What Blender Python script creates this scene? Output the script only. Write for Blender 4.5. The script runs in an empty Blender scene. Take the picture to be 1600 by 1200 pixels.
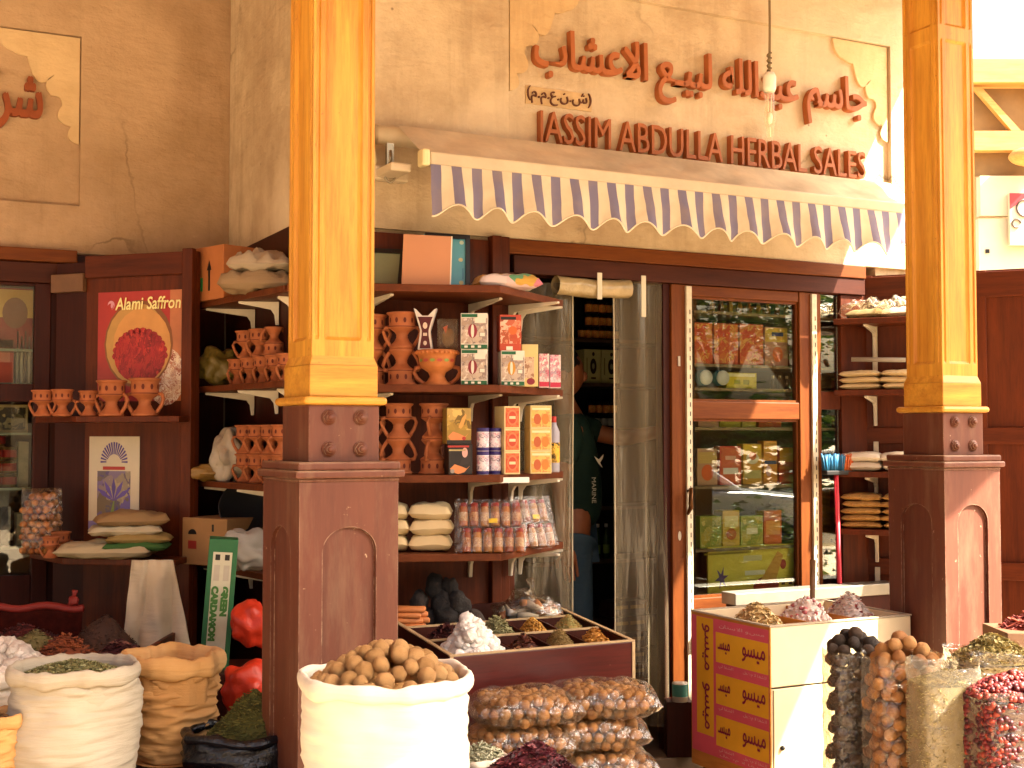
import bpy, math, random
from math import sin, cos, tan, atan, pi, radians
from mathutils import Vector, Matrix, noise
from mathutils.geometry import tessellate_polygon
SC = bpy.context.scene
COL = SC.collection
# ---------------------------------------------------------------- camera, sky, sun, exposure
# The scene's X axis runs along the shop front, Y into the shop, Z up; the camera looks at it from the street at an angle.
FPX, EYE = 2000.0, 1.6
CX, CY = -3.392, -5.005
YAW, PITCH = radians(27.0), radians(2.29)
cam_d = bpy.data.cameras.new('camera'); cam = bpy.data.objects.new('camera', cam_d); COL.objects.link(cam)
cam.location = (CX, CY, EYE); cam.rotation_euler = (pi / 2 + PITCH, 0, -YAW)
cam_d.sensor_width = 36.0; cam_d.lens = 45.0; cam_d.clip_start = 0.05; cam_d.clip_end = 800
SC.camera = cam
SUN_DIR = Vector((0.67, -0.65, 1.0)).normalized()      # towards the sun
elev = math.asin(SUN_DIR.z); azim = math.atan2(SUN_DIR.x, SUN_DIR.y)
w = bpy.data.worlds.new('World'); SC.world = w; w.use_nodes = True
sky = w.node_tree.nodes.new('ShaderNodeTexSky'); sky.sky_type = 'NISHITA'; sky.sun_disc = False
sky.sun_elevation = elev; sky.sun_rotation = azim; sky.dust_density = 10.0; sky.ozone_density = 0.0; sky.air_density = 1.0
bg = w.node_tree.nodes['Background']; w.node_tree.links.new(sky.outputs[0], bg.inputs[0]); bg.inputs[1].default_value = 0.08
sun_d = bpy.data.lights.new('sun', 'SUN'); sun_d.energy = 5.0; sun_d.angle = radians(0.5); sun_d.color = (1.0, 0.90, 0.75)
sun = bpy.data.objects.new('sun', sun_d); COL.objects.link(sun); sun.rotation_euler = SUN_DIR.to_track_quat('Z', 'Y').to_euler()
vs = SC.view_settings; vs.view_transform = 'Standard'; vs.look = 'None'; vs.gamma = 1.0; vs.use_curve_mapping = False
vs.exposure = 2.9
cy = SC.cycles
cy.max_bounces = 12; cy.diffuse_bounces = 6; cy.glossy_bounces = 4; cy.transmission_bounces = 8; cy.transparent_max_bounces = 24
cy.use_denoising = True; cy.caustics_reflective = False; cy.caustics_refractive = False; cy.sample_clamp_indirect = 6.0

# ---------------------------------------------------------------- measuring helpers: pixel of the 1600x1200 photograph -> place on a plan
RX, RY, FX, FY = cos(YAW), -sin(YAW), sin(YAW), cos(YAW)
CP, SP = cos(PITCH), sin(PITCH)
def zof(py, h): return EYE + h * tan(PITCH + atan((600 - py) / FPX))
def loc(px, z, h):
    lat = (px - 800) / FPX * (h * CP + (z - EYE) * SP)
    return Vector((CX + lat * RX + h * FX, CY + lat * RY + h * FY, z))
def P(px, py, h): return loc(px, zof(py, h), h)
def _k(px, py): return (px - 800) / FPX * (CP + tan(PITCH + atan((600 - py) / FPX)) * SP)
def onY(px, py, Y): return P(px, py, (Y - CY) / (FY + RY * _k(px, py)))
def onX(px, py, X): return P(px, py, (X - CX) / (FX + RX * _k(px, py)))
def hY(px, Y): return (Y - CY) / (FY + RY * (px - 800) / FPX)
def px_(n, h): return n / FPX * h
FR = -YAW                                    # rotation of a thing that faces the street head-on

# ---------------------------------------------------------------- scene-graph helpers
def tag(o, label=None, cat=None, group=None, kind=None):
    for k, v in (('label', label), ('category', cat), ('group', group), ('kind', kind)):
        if v: o[k] = v
    return o
def T(name, label, cat, at=(0, 0, 0), rz=0.0, group=None):
    o = bpy.data.objects.new(name, None); o.empty_display_size = 0.05; COL.objects.link(o)
    o.location = at; o.rotation_euler = (0, 0, rz)
    return tag(o, label, cat, group)
KIDS = {}
def dup(root, at, rz=None, label=None, group=None, flip=False, scale=None):
    c = root.copy(); COL.objects.link(c); c.location = at
    if rz is not None: c.rotation_euler = (pi if flip else 0, 0, rz)
    if scale: c.scale = (scale,) * 3
    if label: c['label'] = label
    if group: c['group'] = group
    for k in KIDS.get(root.name, []):
        d = k.copy(); COL.objects.link(d); d.parent = c; KIDS.setdefault(c.name, []).append(d)
        for g in KIDS.get(k.name, []):
            e = g.copy(); COL.objects.link(e); e.parent = d; KIDS.setdefault(d.name, []).append(e)
    return c

class MB:
    """collects shapes; build() links them as ONE mesh object"""
    def __init__(s): s.v = []; s.f = []; s.m = []; s.s = []
    def add(s, vs_, fs, mi=0, sm=False):
        b = len(s.v); s.v += [tuple(x) for x in vs_]
        for f in fs: s.f.append(tuple(i + b for i in f)); s.m.append(mi); s.s.append(sm)
        return s
    def box(s, c, d, mi=0, M=None):
        x, y, z = d[0] / 2, d[1] / 2, d[2] / 2
        vv = [Vector((sx * x, sy * y, sz * z)) for sz in (-1, 1) for sy in (-1, 1) for sx in (-1, 1)]
        if M is not None: vv = [M @ q for q in vv]
        vv = [q + Vector(c) for q in vv]
        return s.add(vv, [(0, 2, 3, 1), (4, 5, 7, 6), (0, 1, 5, 4), (2, 6, 7, 3), (0, 4, 6, 2), (1, 3, 7, 5)], mi)
    def bb(s, x0, x1, y0, y1, z0, z1, mi=0): return s.box(((x0 + x1) / 2, (y0 + y1) / 2, (z0 + z1) / 2), (abs(x1 - x0), abs(y1 - y0), abs(z1 - z0)), mi)
    def prism(s, poly, z0, z1, mi=0):
        n = len(poly)
        a = sum(poly[i][0] * poly[(i + 1) % n][1] - poly[(i + 1) % n][0] * poly[i][1] for i in range(n))
        if a < 0: poly = poly[::-1]
        vv = [(p[0], p[1], z0) for p in poly] + [(p[0], p[1], z1) for p in poly]
        return s.add(vv, [tuple(range(n - 1, -1, -1)), tuple(range(n, 2 * n))] + [(i, (i + 1) % n, n + (i + 1) % n, n + i) for i in range(n)], mi)
    def prismY(s, poly, y0, y1, mi=0):      # outline in x,z, thickness along y
        n = len(poly)
        a = sum(poly[i][0] * poly[(i + 1) % n][1] - poly[(i + 1) % n][0] * poly[i][1] for i in range(n))
        if a < 0: poly = poly[::-1]
        vv = [(p[0], y0, p[1]) for p in poly] + [(p[0], y1, p[1]) for p in poly]
        return s.add(vv, [tuple(range(n)), tuple(range(2 * n - 1, n - 1, -1))] + [(i, n + i, n + (i + 1) % n, (i + 1) % n) for i in range(n)], mi)
    def lathe(s, prof, seg=24, mi=0, c=(0, 0, 0), sm=True, sx=1, sy=1):
        vv = []; fs = []; n = len(prof)
        for i in range(seg):
            a = 2 * pi * i / seg
            for r, z in prof: vv.append((c[0] + r * cos(a) * sx, c[1] + r * sin(a) * sy, c[2] + z))
        for i in range(seg):
            j = (i + 1) % seg
            for k in range(n - 1):
                fs.append((i * n + k, j * n + k, j * n + k + 1, i * n + k + 1))
        return s.add(vv, fs, mi, sm)
    def tube(s, pts, r, seg=8, mi=0, cap=True):
        pts = [Vector(p) for p in pts]; n = len(pts); rr = r if isinstance(r, (list, tuple)) else [r] * n
        vv = []; fs = []; up = Vector((0.13, 0.21, 0.97))
        for i, p in enumerate(pts):
            t = (pts[min(i + 1, n - 1)] - pts[max(i - 1, 0)]).normalized()
            if abs(t.dot(up)) > 0.96: up = Vector((0.9, 0.3, 0.1))
            a = t.cross(up).normalized(); b = t.cross(a)
            for k in range(seg):
                q = 2 * pi * k / seg; vv.append(p + (a * cos(q) + b * sin(q)) * rr[i])
        for i in range(n - 1):
            for k in range(seg):
                fs.append((i * seg + k, (i + 1) * seg + k, (i + 1) * seg + (k + 1) % seg, i * seg + (k + 1) % seg))
        if cap: fs += [tuple(range(seg)), tuple(range(n * seg - 1, (n - 1) * seg - 1, -1))]
        return s.add(vv, fs, mi, True)
    def ball(s, c, r, mi=0, seg=12, rings=8, nz=0.0, ns=3.0, sc=(1, 1, 1), M=None, seed=0.0, sm=True):
        vv = []; fs = []; c = Vector(c)
        for i in range(rings + 1):
            t = pi * i / rings
            for k in range(seg):
                a = 2 * pi * k / seg
                d = Vector((sin(t) * cos(a), sin(t) * sin(a), cos(t)))
                q = 1 + (nz * noise.noise(d * ns + Vector((seed, seed * 1.7, 3.1))) if nz else 0)
                q = d * (r * q); q = Vector((q.x * sc[0], q.y * sc[1], q.z * sc[2]))
                if M is not None: q = M @ q
                vv.append(c + q)
        for i in range(rings):
            for k in range(seg):
                fs.append((i * seg + k, (i + 1) * seg + k, (i + 1) * seg + (k + 1) % seg, i * seg + (k + 1) % seg))
        return s.add(vv, fs, mi, sm)
    def quad(s, x, z, w, h, y, mi):          # a print on a face that looks along -y
        return s.add([(x - w / 2, y, z - h / 2), (x + w / 2, y, z - h / 2), (x + w / 2, y, z + h / 2), (x - w / 2, y, z + h / 2)], [(0, 1, 2, 3)], mi)
    def poly(s, pts, y, mi): return s.add([(p[0], y, p[1]) for p in pts], [tuple(range(len(pts)))], mi)
    def ell(s, x, z, rx, rz, y, mi, n=20, a0=0.0):
        return s.poly([(x + rx * cos(2 * pi * i / n), z + rz * sin(2 * pi * i / n)) for i in range(n)], y, mi)
    def grid(s, fn, nu, nv, mi=0, sm=True, cu=False):
        vv = [fn(i / nu, j / nv) for j in range(nv + 1) for i in range(nu + (0 if cu else 1))]; W_ = nu if cu else nu + 1
        fs = [(j * W_ + i, j * W_ + (i + 1) % W_, (j + 1) * W_ + (i + 1) % W_, (j + 1) * W_ + i) for j in range(nv) for i in range(nu)]
        return s.add(vv, fs, mi, sm)
    def pillow(s, c, w, d, h, mi=0, nz=0.25, seed=0.0, n=16, M=None, flat=0.5, lo=0.35, p=0.55):
        c = Vector(c)
        def fn(u, v, sg):
            a, b = 2 * u - 1, 2 * v - 1
            e = max(0.0, (1 - abs(a) ** 2.6)) ** p * max(0.0, (1 - abs(b) ** 2.6)) ** p
            q = 1 + nz * noise.noise(Vector((a * 3 + seed, b * 3 - seed, sg * 2.0 + seed)))
            q2 = 0.03 * noise.noise(Vector((a * 2.2 + seed * 3, b * 2.2, 7)))
            z = sg * e * q * h * (1 - lo if sg > 0 else lo)
            r = Vector((a * w / 2 * (1 + q2), b * d / 2 * (1 + q2), z + h * lo + 0.10 * h * noise.noise(Vector((a * 1.6 + seed, b * 1.6, seed)))))
            return c + (M @ r if M is not None else r)
        s.grid(lambda u, v: fn(u, v, 1.0), n, n, mi); s.grid(lambda u, v: fn(1 - u, v, -1.0), n, n, mi)
        return s
    def build(s, name, mats, parent=None, bev=0.0, at=None, fix=False):
        me = bpy.data.meshes.new(name); me.from_pydata(s.v, [], s.f)
        for m in (mats if isinstance(mats, (list, tuple)) else [mats]): me.materials.append(m)
        me.polygons.foreach_set('material_index', s.m); me.polygons.foreach_set('use_smooth', s.s); me.update()
        o = bpy.data.objects.new(name, me); COL.objects.link(o)
        if parent: o.parent = parent; KIDS.setdefault(parent.name, []).append(o)
        if at is not None: o.location = at
        if bev:
            b = o.modifiers.new('bevel', 'BEVEL'); b.width = bev; b.segments = 2; b.limit_method = 'ANGLE'; b.angle_limit = radians(40)
        return o
    def __len__(s): return len(s.f)
def parts(name, boxes, mat, parent, bev=0.0):
    for b in boxes: MB().bb(*b).build(name, mat, parent, bev=bev)

# ---------------------------------------------------------------- materials
def lin(h):
    h = h.lstrip('#'); r = []
    for i in (0, 2, 4):
        c = int(h[i:i + 2], 16) / 255; r.append(c / 12.92 if c <= 0.04045 else ((c + 0.055) / 1.055) ** 2.4)
    return tuple(r) + (1.0,)
class NT:
    def __init__(s, name):
        s.m = bpy.data.materials.new(name); s.m.use_nodes = True; s.t = s.m.node_tree; s.p = s.t.nodes['Principled BSDF']; s.c = None
    def n(s, typ, **kw):
        o = s.t.nodes.new('ShaderNode' + typ)
        for k, v in kw.items():
            if hasattr(o, k): setattr(o, k, v)
            else: o.inputs[k.replace('_', ' ')].default_value = v
        return o
    def l(s, a, b): s.t.links.new(a, b)
    def co(s, scale=(1, 1, 1)):
        tc = s.n('TexCoord'); mp = s.n('Mapping'); mp.inputs['Scale'].default_value = scale; s.l(tc.outputs['Object'], mp.inputs['Vector']); return mp.outputs[0]
    def noise(s, vec, scale, detail=6, rough=0.6):
        o = s.n('TexNoise'); o.inputs['Scale'].default_value = scale; o.inputs['Detail'].default_value = detail; o.inputs['Roughness'].default_value = rough
        s.l(vec, o.inputs['Vector']); return o.outputs['Fac']
    def ramp(s, fac, stops):
        o = s.n('ValToRGB'); e = o.color_ramp.elements
        while len(e) < len(stops): e.new(0.5)
        for i, (p, c) in enumerate(stops): e[i].position = p; e[i].color = c
        s.l(fac, o.inputs[0]); return o.outputs[0]
    def mix(s, fac, a, b, mode='MIX'):
        o = s.n('Mix'); o.data_type = 'RGBA'; o.blend_type = mode
        for sock, v in ((o.inputs[0], fac), (o.inputs[6], a), (o.inputs[7], b)):
            if hasattr(v, 'links'): s.l(v, sock)
            else: sock.default_value = v
        return o.outputs[2]
    def bump(s, h, strength=0.3, dist=0.01, prev=None):
        o = s.n('Bump'); o.inputs['Strength'].default_value = strength; o.inputs['Distance'].default_value = dist; s.l(h, o.inputs['Height'])
        if prev is not None: s.l(prev, o.inputs['Normal'])
        return o.outputs[0]
def k3(c, f): return (c[0] * f, c[1] * f, c[2] * f, 1)
_MC = {}
def plain(hexc, rough=0.55, var=0.18, scale=18.0, bump=0.15, bdist=0.002, spec=0.4, metal=0.0, coat=0.0):
    key = (hexc, rough, var, scale, bump, bdist, spec, metal, coat)
    if key in _MC: return _MC[key]
    N = NT('surface ' + hexc.strip('#')); c = lin(hexc); v = N.co(); f = N.noise(v, scale)
    N.l(N.ramp(f, [(0.25, k3(c, 1 - var)), (0.75, k3(c, 1 + var * 0.6))]), N.p.inputs['Base Color'])
    N.p.inputs['Roughness'].default_value = rough; N.p.inputs['Specular IOR Level'].default_value = spec; N.p.inputs['Metallic'].default_value = metal
    N.p.inputs['Coat Weight'].default_value = coat
    if bump: N.l(N.bump(N.noise(v, scale * 4, 3), bump, bdist), N.p.inputs['Normal'])
    _MC[key] = N.m; return N.m
def paper(hexc): return plain(hexc, 0.42, 0.07, 30, 0.0, spec=0.35)
def wood(name, c1, c2, axis='z', scale=1.0, rough=0.4, chips=None, coat=0.0, bump=0.15, dust=None, edge=0.0, spec=0.16):
    N = NT(name); s = {'x': (1.2, 14, 14), 'y': (14, 1.2, 14), 'z': (14, 14, 1.2)}[axis]
    v = N.co(tuple(q * scale for q in s)); v2 = N.co(tuple(q * scale * 3.1 for q in s))
    f = N.noise(v, 1.3, 8, 0.65); g = N.noise(v2, 2.0, 5, 0.7); big = N.noise(N.co(), 2.2, 3)
    col = N.ramp(f, [(0.28, lin(c1)), (0.72, lin(c2))])
    col = N.mix(N.ramp(g, [(0.45, (0, 0, 0, 1)), (0.75, (0.55, 0.55, 0.55, 1))]), col, k3(lin(c1), 0.55))
    col = N.mix(N.ramp(big, [(0.35, (0.0,) * 3 + (1,)), (0.7, (0.35,) * 3 + (1,))]), col, k3(lin(c2), 0.7))
    if chips:
        ch = N.noise(N.co(), 22, 6, 0.75); col = N.mix(N.ramp(ch, [(0.66, (0, 0, 0, 1)), (0.69, (0.8,) * 3 + (1,))]), col, lin(chips))
    if dust:      # pale dust lying on the ledges and scuffed in soft patches
        ge = N.n('NewGeometry'); sp = N.n('SeparateXYZ'); N.l(ge.outputs['True Normal'], sp.inputs[0]); du = N.noise(N.co(), 9, 5)
        ad = N.n('Math', operation='MULTIPLY'); N.l(N.ramp(sp.outputs[2], [(0.25, (0, 0, 0, 1)), (0.8, (1, 1, 1, 1))]), ad.inputs[0]); N.l(N.ramp(du, [(0.3, (.2,) * 3 + (1,)), (0.6, (.85,) * 3 + (1,))]), ad.inputs[1])
        col = N.mix(ad.outputs[0], col, lin(dust)); sc = N.noise(N.co((6, 6, 1.2)), 1.5, 7, .7); col = N.mix(N.ramp(sc, [(0.5, (0, 0, 0, 1)), (0.8, (.4,) * 3 + (1,))]), col, k3(lin(dust), .7))
    if edge:      # paint rubbed off along the edges
        be = N.n('Bevel'); be.samples = 4; be.inputs['Radius'].default_value = edge; g0 = N.n('NewGeometry'); dt = N.n('VectorMath', operation='DOT_PRODUCT'); N.l(be.outputs[0], dt.inputs[0]); N.l(g0.outputs['Normal'], dt.inputs[1])
        em = N.ramp(dt.outputs['Value'], [(0.80, (1, 1, 1, 1)), (0.97, (0, 0, 0, 1))]); en = N.ramp(N.noise(N.co(), 16, 6, .75), [(0.42, (0, 0, 0, 1)), (0.62, (.85,) * 3 + (1,))])
        mm = N.n('Math', operation='MULTIPLY'); N.l(em, mm.inputs[0]); N.l(en, mm.inputs[1]); col = N.mix(mm.outputs[0], col, lin(chips or '#b09070'))
    N.p.inputs['Specular IOR Level'].default_value = spec
    N.l(col, N.p.inputs['Base Color']); N.p.inputs['Roughness'].default_value = rough; N.p.inputs['Coat Weight'].default_value = coat; N.p.inputs['Coat Roughness'].default_value = 0.3
    N.l(N.bump(g, bump, 0.003), N.p.inputs['Normal']); return N.m
def plaster(name, c1, c2, c3, rough=0.9, bump=0.5):
    N = NT(name); v = N.co(); a = N.noise(v, 1.1, 8, 0.65); b = N.noise(v, 6.0, 8, 0.7); c = N.noise(v, 45, 4, 0.7)
    col = N.ramp(a, [(0.3, lin(c1)), (0.55, lin(c2)), (0.8, lin(c3))])
    col = N.mix(N.ramp(b, [(0.35, (0.5,) * 3 + (1,)), (0.6, (0, 0, 0, 1))]), col, k3(lin(c1), 0.82))
    col = N.mix(N.ramp(b, [(0.66, (0, 0, 0, 1)), (0.74, (0.45,) * 3 + (1,))]), col, k3(lin(c3), 1.15))
    vr = N.n('TexVoronoi'); vr.inputs['Scale'].default_value = 5.5; N.l(v, vr.inputs['Vector'])
    st = N.noise(N.co((5, 5, .5)), 1.6, 6, .7); col = N.mix(N.ramp(st, [(.52, (0, 0, 0, 1)), (.75, (.5,) * 3 + (1,))]), col, k3(lin(c1), .62))
    pa = N.noise(N.co(), .75, 2, .4); col = N.mix(N.ramp(pa, [(.52, (0, 0, 0, 1)), (.56, (.4,) * 3 + (1,))]), col, k3(lin(c3), 1.08))
    ck = N.n('TexVoronoi'); ck.feature = 'DISTANCE_TO_EDGE'; ck.inputs['Scale'].default_value = .9; wob = N.n('TexNoise'); wob.inputs['Scale'].default_value = 3.0; wob.inputs['Detail'].default_value = 8; N.l(v, wob.inputs['Vector']); N.l(N.mix(.35, v, wob.outputs['Color']), ck.inputs['Vector'])
    ckm = N.n('Math', operation='MULTIPLY'); N.l(N.ramp(ck.outputs['Distance'], [(.0, (1, 1, 1, 1)), (.008, (0, 0, 0, 1))]), ckm.inputs[0]); N.l(N.ramp(N.noise(N.co(), .9, 3), [(.5, (0, 0, 0, 1)), (.62, (.75,) * 3 + (1,))]), ckm.inputs[1]); col = N.mix(ckm.outputs[0], col, k3(lin(c1), .3))
    pit = N.ramp(vr.outputs['Distance'], [(0.02, (0.7,) * 3 + (1,)), (0.045, (0, 0, 0, 1))])
    col = N.mix(pit, col, k3(lin(c1), 0.35))
    N.l(col, N.p.inputs['Base Color']); N.p.inputs['Roughness'].default_value = rough; N.p.inputs['Specular IOR Level'].default_value = 0.15
    h = N.n('Math', operation='ADD'); N.l(b, h.inputs[0]); N.l(c, h.inputs[1])
    wv = N.noise(N.co((1.6, 1.6, 3.5)), 2.6, 4)
    N.l(N.bump(h.outputs[0], bump, 0.006, N.bump(wv, 0.35, 0.05)), N.p.inputs['Normal']); return N.m
def film(name, tint, gloss=0.25, rough=0.08, opac=0.0, dcol='#d8d0c0', wr=8.0, bstr=0.8, stretch=(1, 1, 1), power=3.0):
    """thin clear plastic: see-through, with creased highlights and a little milkiness"""
    N = NT(name); tr = N.n('BsdfTransparent'); tr.inputs[0].default_value = lin(tint)
    gl = N.n('BsdfGlossy'); gl.inputs['Roughness'].default_value = rough; gl.inputs[0].default_value = (1, 1, 1, 1)
    v = N.co(stretch); b = N.bump(N.noise(v, wr, 4, 0.6), bstr, 0.03); N.l(b, gl.inputs['Normal'])
    lw = N.n('LayerWeight'); lw.inputs[0].default_value = 0.5; N.l(b, lw.inputs['Normal']); pw = N.n('Math', operation='POWER'); N.l(lw.outputs['Facing'], pw.inputs[0]); pw.inputs[1].default_value = power
    ma = N.n('Math', operation='MULTIPLY_ADD'); N.l(pw.outputs[0], ma.inputs[0]); ma.inputs[1].default_value = 0.28 * gloss + 0.08; ma.inputs[2].default_value = gloss * 0.022; ma.use_clamp = True
    m1 = N.n('MixShader'); N.l(ma.outputs[0], m1.inputs[0]); N.l(tr.outputs[0], m1.inputs[1]); N.l(gl.outputs[0], m1.inputs[2])
    out = m1.outputs[0]
    if opac:
        df = N.n('BsdfDiffuse'); df.inputs[0].default_value = lin(dcol); m2 = N.n('MixShader'); m2.inputs[0].default_value = opac
        N.l(out, m2.inputs[1]); N.l(df.outputs[0], m2.inputs[2]); out = m2.outputs[0]
    N.l(out, N.t.nodes['Material Output'].inputs['Surface']); N.t.nodes.remove(N.p); return N.m
def glassy(name, refl=0.18, tint='#f8faf4'):
    N = NT(name); tr = N.n('BsdfTransparent'); tr.inputs[0].default_value = lin(tint); gl = N.n('BsdfGlossy'); gl.inputs['Roughness'].default_value = 0.005
    fr = N.n('Fresnel'); fr.inputs[0].default_value = 1.5
    ma = N.n('Math', operation='ADD'); N.l(fr.outputs[0], ma.inputs[0]); ma.inputs[1].default_value = refl; ma.use_clamp = True
    m1 = N.n('MixShader'); N.l(ma.outputs[0], m1.inputs[0]); N.l(tr.outputs[0], m1.inputs[1]); N.l(gl.outputs[0], m1.inputs[2])
    N.l(m1.outputs[0], N.t.nodes['Material Output'].inputs['Surface']); N.t.nodes.remove(N.p); return N.m
def cloth(name, c1, c2, scale=260.0, rough=0.85, fold=0.3, weave=0.35):
    N = NT(name); v = N.co(); a = N.noise(v, 3.5, 6)
    N.l(N.ramp(a, [(0.3, lin(c1)), (0.7, lin(c2))]), N.p.inputs['Base Color']); N.p.inputs['Roughness'].default_value = rough; N.p.inputs['Specular IOR Level'].default_value = 0.2
    wv = N.n('TexChecker'); wv.inputs['Scale'].default_value = scale; N.l(v, wv.inputs['Vector'])
    hor = N.noise(N.co((3, 3, 26)), 1.6, 3)
    N.l(N.bump(wv.outputs['Fac'], weave, 0.0008, N.bump(hor, fold, 0.02)), N.p.inputs['Normal']); return N.m

M_PLASTER = plaster('sand plaster', '#a89276', '#c5b497', '#d6c9b0')
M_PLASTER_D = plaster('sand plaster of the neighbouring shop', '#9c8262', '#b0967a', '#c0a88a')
M_ORN = plaster('carved plaster', '#b89c74', '#ccb48c', '#d8c49e', bump=0.25)
M_RED = wood('red brown wood upright', '#3a1507', '#642c10', 'z', 1.0, 0.5, coat=0.02)
M_REDX = wood('red brown wood lengthwise', '#3a1507', '#642c10', 'x', 1.0, 0.5, coat=0.02)
M_ORG = wood('orange brown wood lengthwise', '#54240a', '#744016', 'x', 1.0, 0.5)
M_ORGZ = wood('orange brown wood upright', '#54240a', '#744016', 'z', 1.0, 0.5)
M_DARK = wood('dark brown wood', '#280c05', '#3e150a', 'z', 1.0, 0.5)
M_DARKX = wood('dark beam wood', '#36160c', '#4e2516', 'x', 1.0, 0.55)
M_GOLD = wood('golden pillar wood', '#a0621a', '#dba640', 'z', 0.8, 0.45, coat=0.1, spec=.3, edge=.004, chips='#8a5a24')
M_GOLDX = wood('golden pillar block wood', '#a0621a', '#dba640', 'x', 0.8, 0.45, coat=0.1, spec=.3, edge=.004, chips='#8a5a24')
M_BPAINT = wood('dark brown paint', '#52281a', '#673826', 'z', 0.4, 0.55, chips='#b59a80', coat=0.0, bump=0.06, dust='#a08468', edge=.006, spec=.35)
M_SHELF = wood('shelf edge wood', '#4c220f', '#6c381b', 'x', 1.0, 0.5, chips='#a8794e', edge=.004)
M_WHITE = plain('#cfc6b2', 0.45, 0.12, 14, 0.05)
M_TERRA = plain('#a05c34', 0.75, 0.22, 22, 0.25)
M_TERRA_D = plain('#5a2214', 0.8, 0.2, 22, 0.1)
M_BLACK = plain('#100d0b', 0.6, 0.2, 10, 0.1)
M_GLASS = glassy('door glass', 0.0)
M_GLASS2 = glassy('cabinet glass', 0.02)
# ================================================================ SETTING
def struct(name, mb, mats, **k): return tag(mb.build(name, mats, **k), kind='structure')
def m_paving():
    N = NT('dusty paving'); v = N.co(); br = N.n('TexBrick'); br.inputs['Scale'].default_value = 2.2; br.inputs['Mortar Size'].default_value = 0.012
    br.inputs['Color1'].default_value = lin('#b8a284'); br.inputs['Color2'].default_value = lin('#a89274'); br.inputs['Mortar'].default_value = lin('#7a6448')
    N.l(v, br.inputs['Vector']); f = N.noise(v, 1.3, 7)
    N.l(N.mix(N.ramp(f, [(0.35, (0.4,) * 3 + (1,)), (0.65, (0, 0, 0, 1))]), br.outputs[0], lin('#927c5e')), N.p.inputs['Base Color']); N.p.inputs['Roughness'].default_value = 0.85
    N.l(N.bump(N.noise(v, 40, 4), 0.3, 0.005), N.p.inputs['Normal']); return N.m
M_PAVE = m_paving()
struct('ground', MB().bb(-150, 150, -150, 150, -0.3, 0.0), M_PAVE)
struct('shop_floor', MB().bb(-7.0, 2.3, -0.09, 3.4, 0.004, 0.13), plain('#6f5c47', 0.8, 0.25, 6, 0.3))

XL, YL, XRET, XEND = -7.0, 1.17, -1.80, 1.78      # left end of wall, plane of the neighbour's front, return wall, right end
HEAD = onY(1050, 392, 0.0).z                       # underside of the plaster over the shop opening
XJ = onY(793, 500, 0.0).x                          # left jamb
XH = onY(1347, 500, 0.0).x                         # right end of the opening
ZTOP = 4.30
sg0 = onY(795, 60, 0.0).x; q = onY(1391, 72, 0.0); sg1, sgt = q.x, q.z; sgb = onY(1391, 300, 0.0).z
# ---- the shop itself
SHOP = T('shop_building', 'sand plastered spice shop with brown wooden front and raised orange lettering', 'shop', (0, 0, 0))
w_ = MB()
w_.bb(XRET, sg0, 0, 0.03, HEAD, ZTOP); w_.bb(sg1, XEND, 0, 0.03, HEAD, ZTOP)
w_.bb(sg0, sg1, 0, 0.03, HEAD, sgb); w_.bb(sg0, sg1, 0, 0.03, sgt, ZTOP)
w_.bb(XRET + 0.001, XEND - 0.001, 0.03, 0.35, HEAD + 0.001, ZTOP)
w_.bb(XRET + 0.3, XJ, 0.03, 0.30, 0.0, HEAD); w_.bb(XH + 0.12, XEND, 0.03, 0.35, 0.0, HEAD)
w_.build('plaster_wall', M_PLASTER, SHOP)
MB().bb(XRET, XRET + 0.3, 0.032, YL, 0.0, ZTOP).build('return_wall', M_PLASTER, SHOP)
def scallop(flipx):
    pts = []
    arcs = [(0.00, -0.02, .0), (0.07, -0.10, .018), (0.13, -0.115, .004), (0.145, -0.165, .0), (0.25, -0.185, .055), (0.235, -0.285, .03), (0.285, -0.325, -.02), (0.325, -0.42, .04), (0.36, -0.50, .03)]
    pts.append((0, 0))
    for i in range(len(arcs) - 1):
        x0, z0, _ = arcs[i]; x1, z1, b = arcs[i + 1]
        for k in range(7):
            t = k / 7; nx, nz = (z1 - z0), -(x1 - x0); L = math.hypot(nx, nz)
            o = 4 * t * (1 - t) * b; pts.append((x0 + (x1 - x0) * t + nx / L * o, z0 + (z1 - z0) * t + nz / L * o))
    pts.append((0.36, -0.50)); pts.append((0.36, 0)); return [(x * flipx, z) for x, z in pts]
def ornament(xc, zt, flip, parent, y, name='corner_ornament', mat=M_ORN, s=1.0):
    pts = [(xc + (x - 0.36 * flip) * s, zt + z * s) for x, z in scallop(flip)]
    tri = tessellate_polygon([[Vector((x, z, 0)) for x, z in pts]]); m = MB(); n = len(pts)
    m.add([(x, y - .016, z) for x, z in pts], [t if (Vector((pts[t[1]][0] - pts[t[0]][0], pts[t[1]][1] - pts[t[0]][1])).cross(Vector((pts[t[2]][0] - pts[t[0]][0], pts[t[2]][1] - pts[t[0]][1])))) > 0 else t[::-1] for t in tri])
    m.add([(x, y - .016, z) for x, z in pts] + [(x, y, z) for x, z in pts], [(i, (i + 1) % n, n + (i + 1) % n, n + i) for i in range(n)])
    o = m.build(name, mat, parent); return o
ornament(sg1 - 0.012, sgt - 0.006, 1, SHOP, 0.030)
ornament(sg0 + 0.012, sgt - 0.006, -1, SHOP, 0.030)
b_ = MB(); b_.bb(XJ - 0.02, XH + 0.02, -0.012, 0.05, HEAD - 0.068, HEAD - 0.002); b_.build('lintel_trim', M_ORG, SHOP, bev=0.004)
b_ = MB(); b_.bb(XJ + 0.03, XH + 0.02, -0.004, 0.10, HEAD - 0.152, HEAD - 0.070); b_.build('lintel_beam', M_DARKX, SHOP, bev=0.004)
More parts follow.
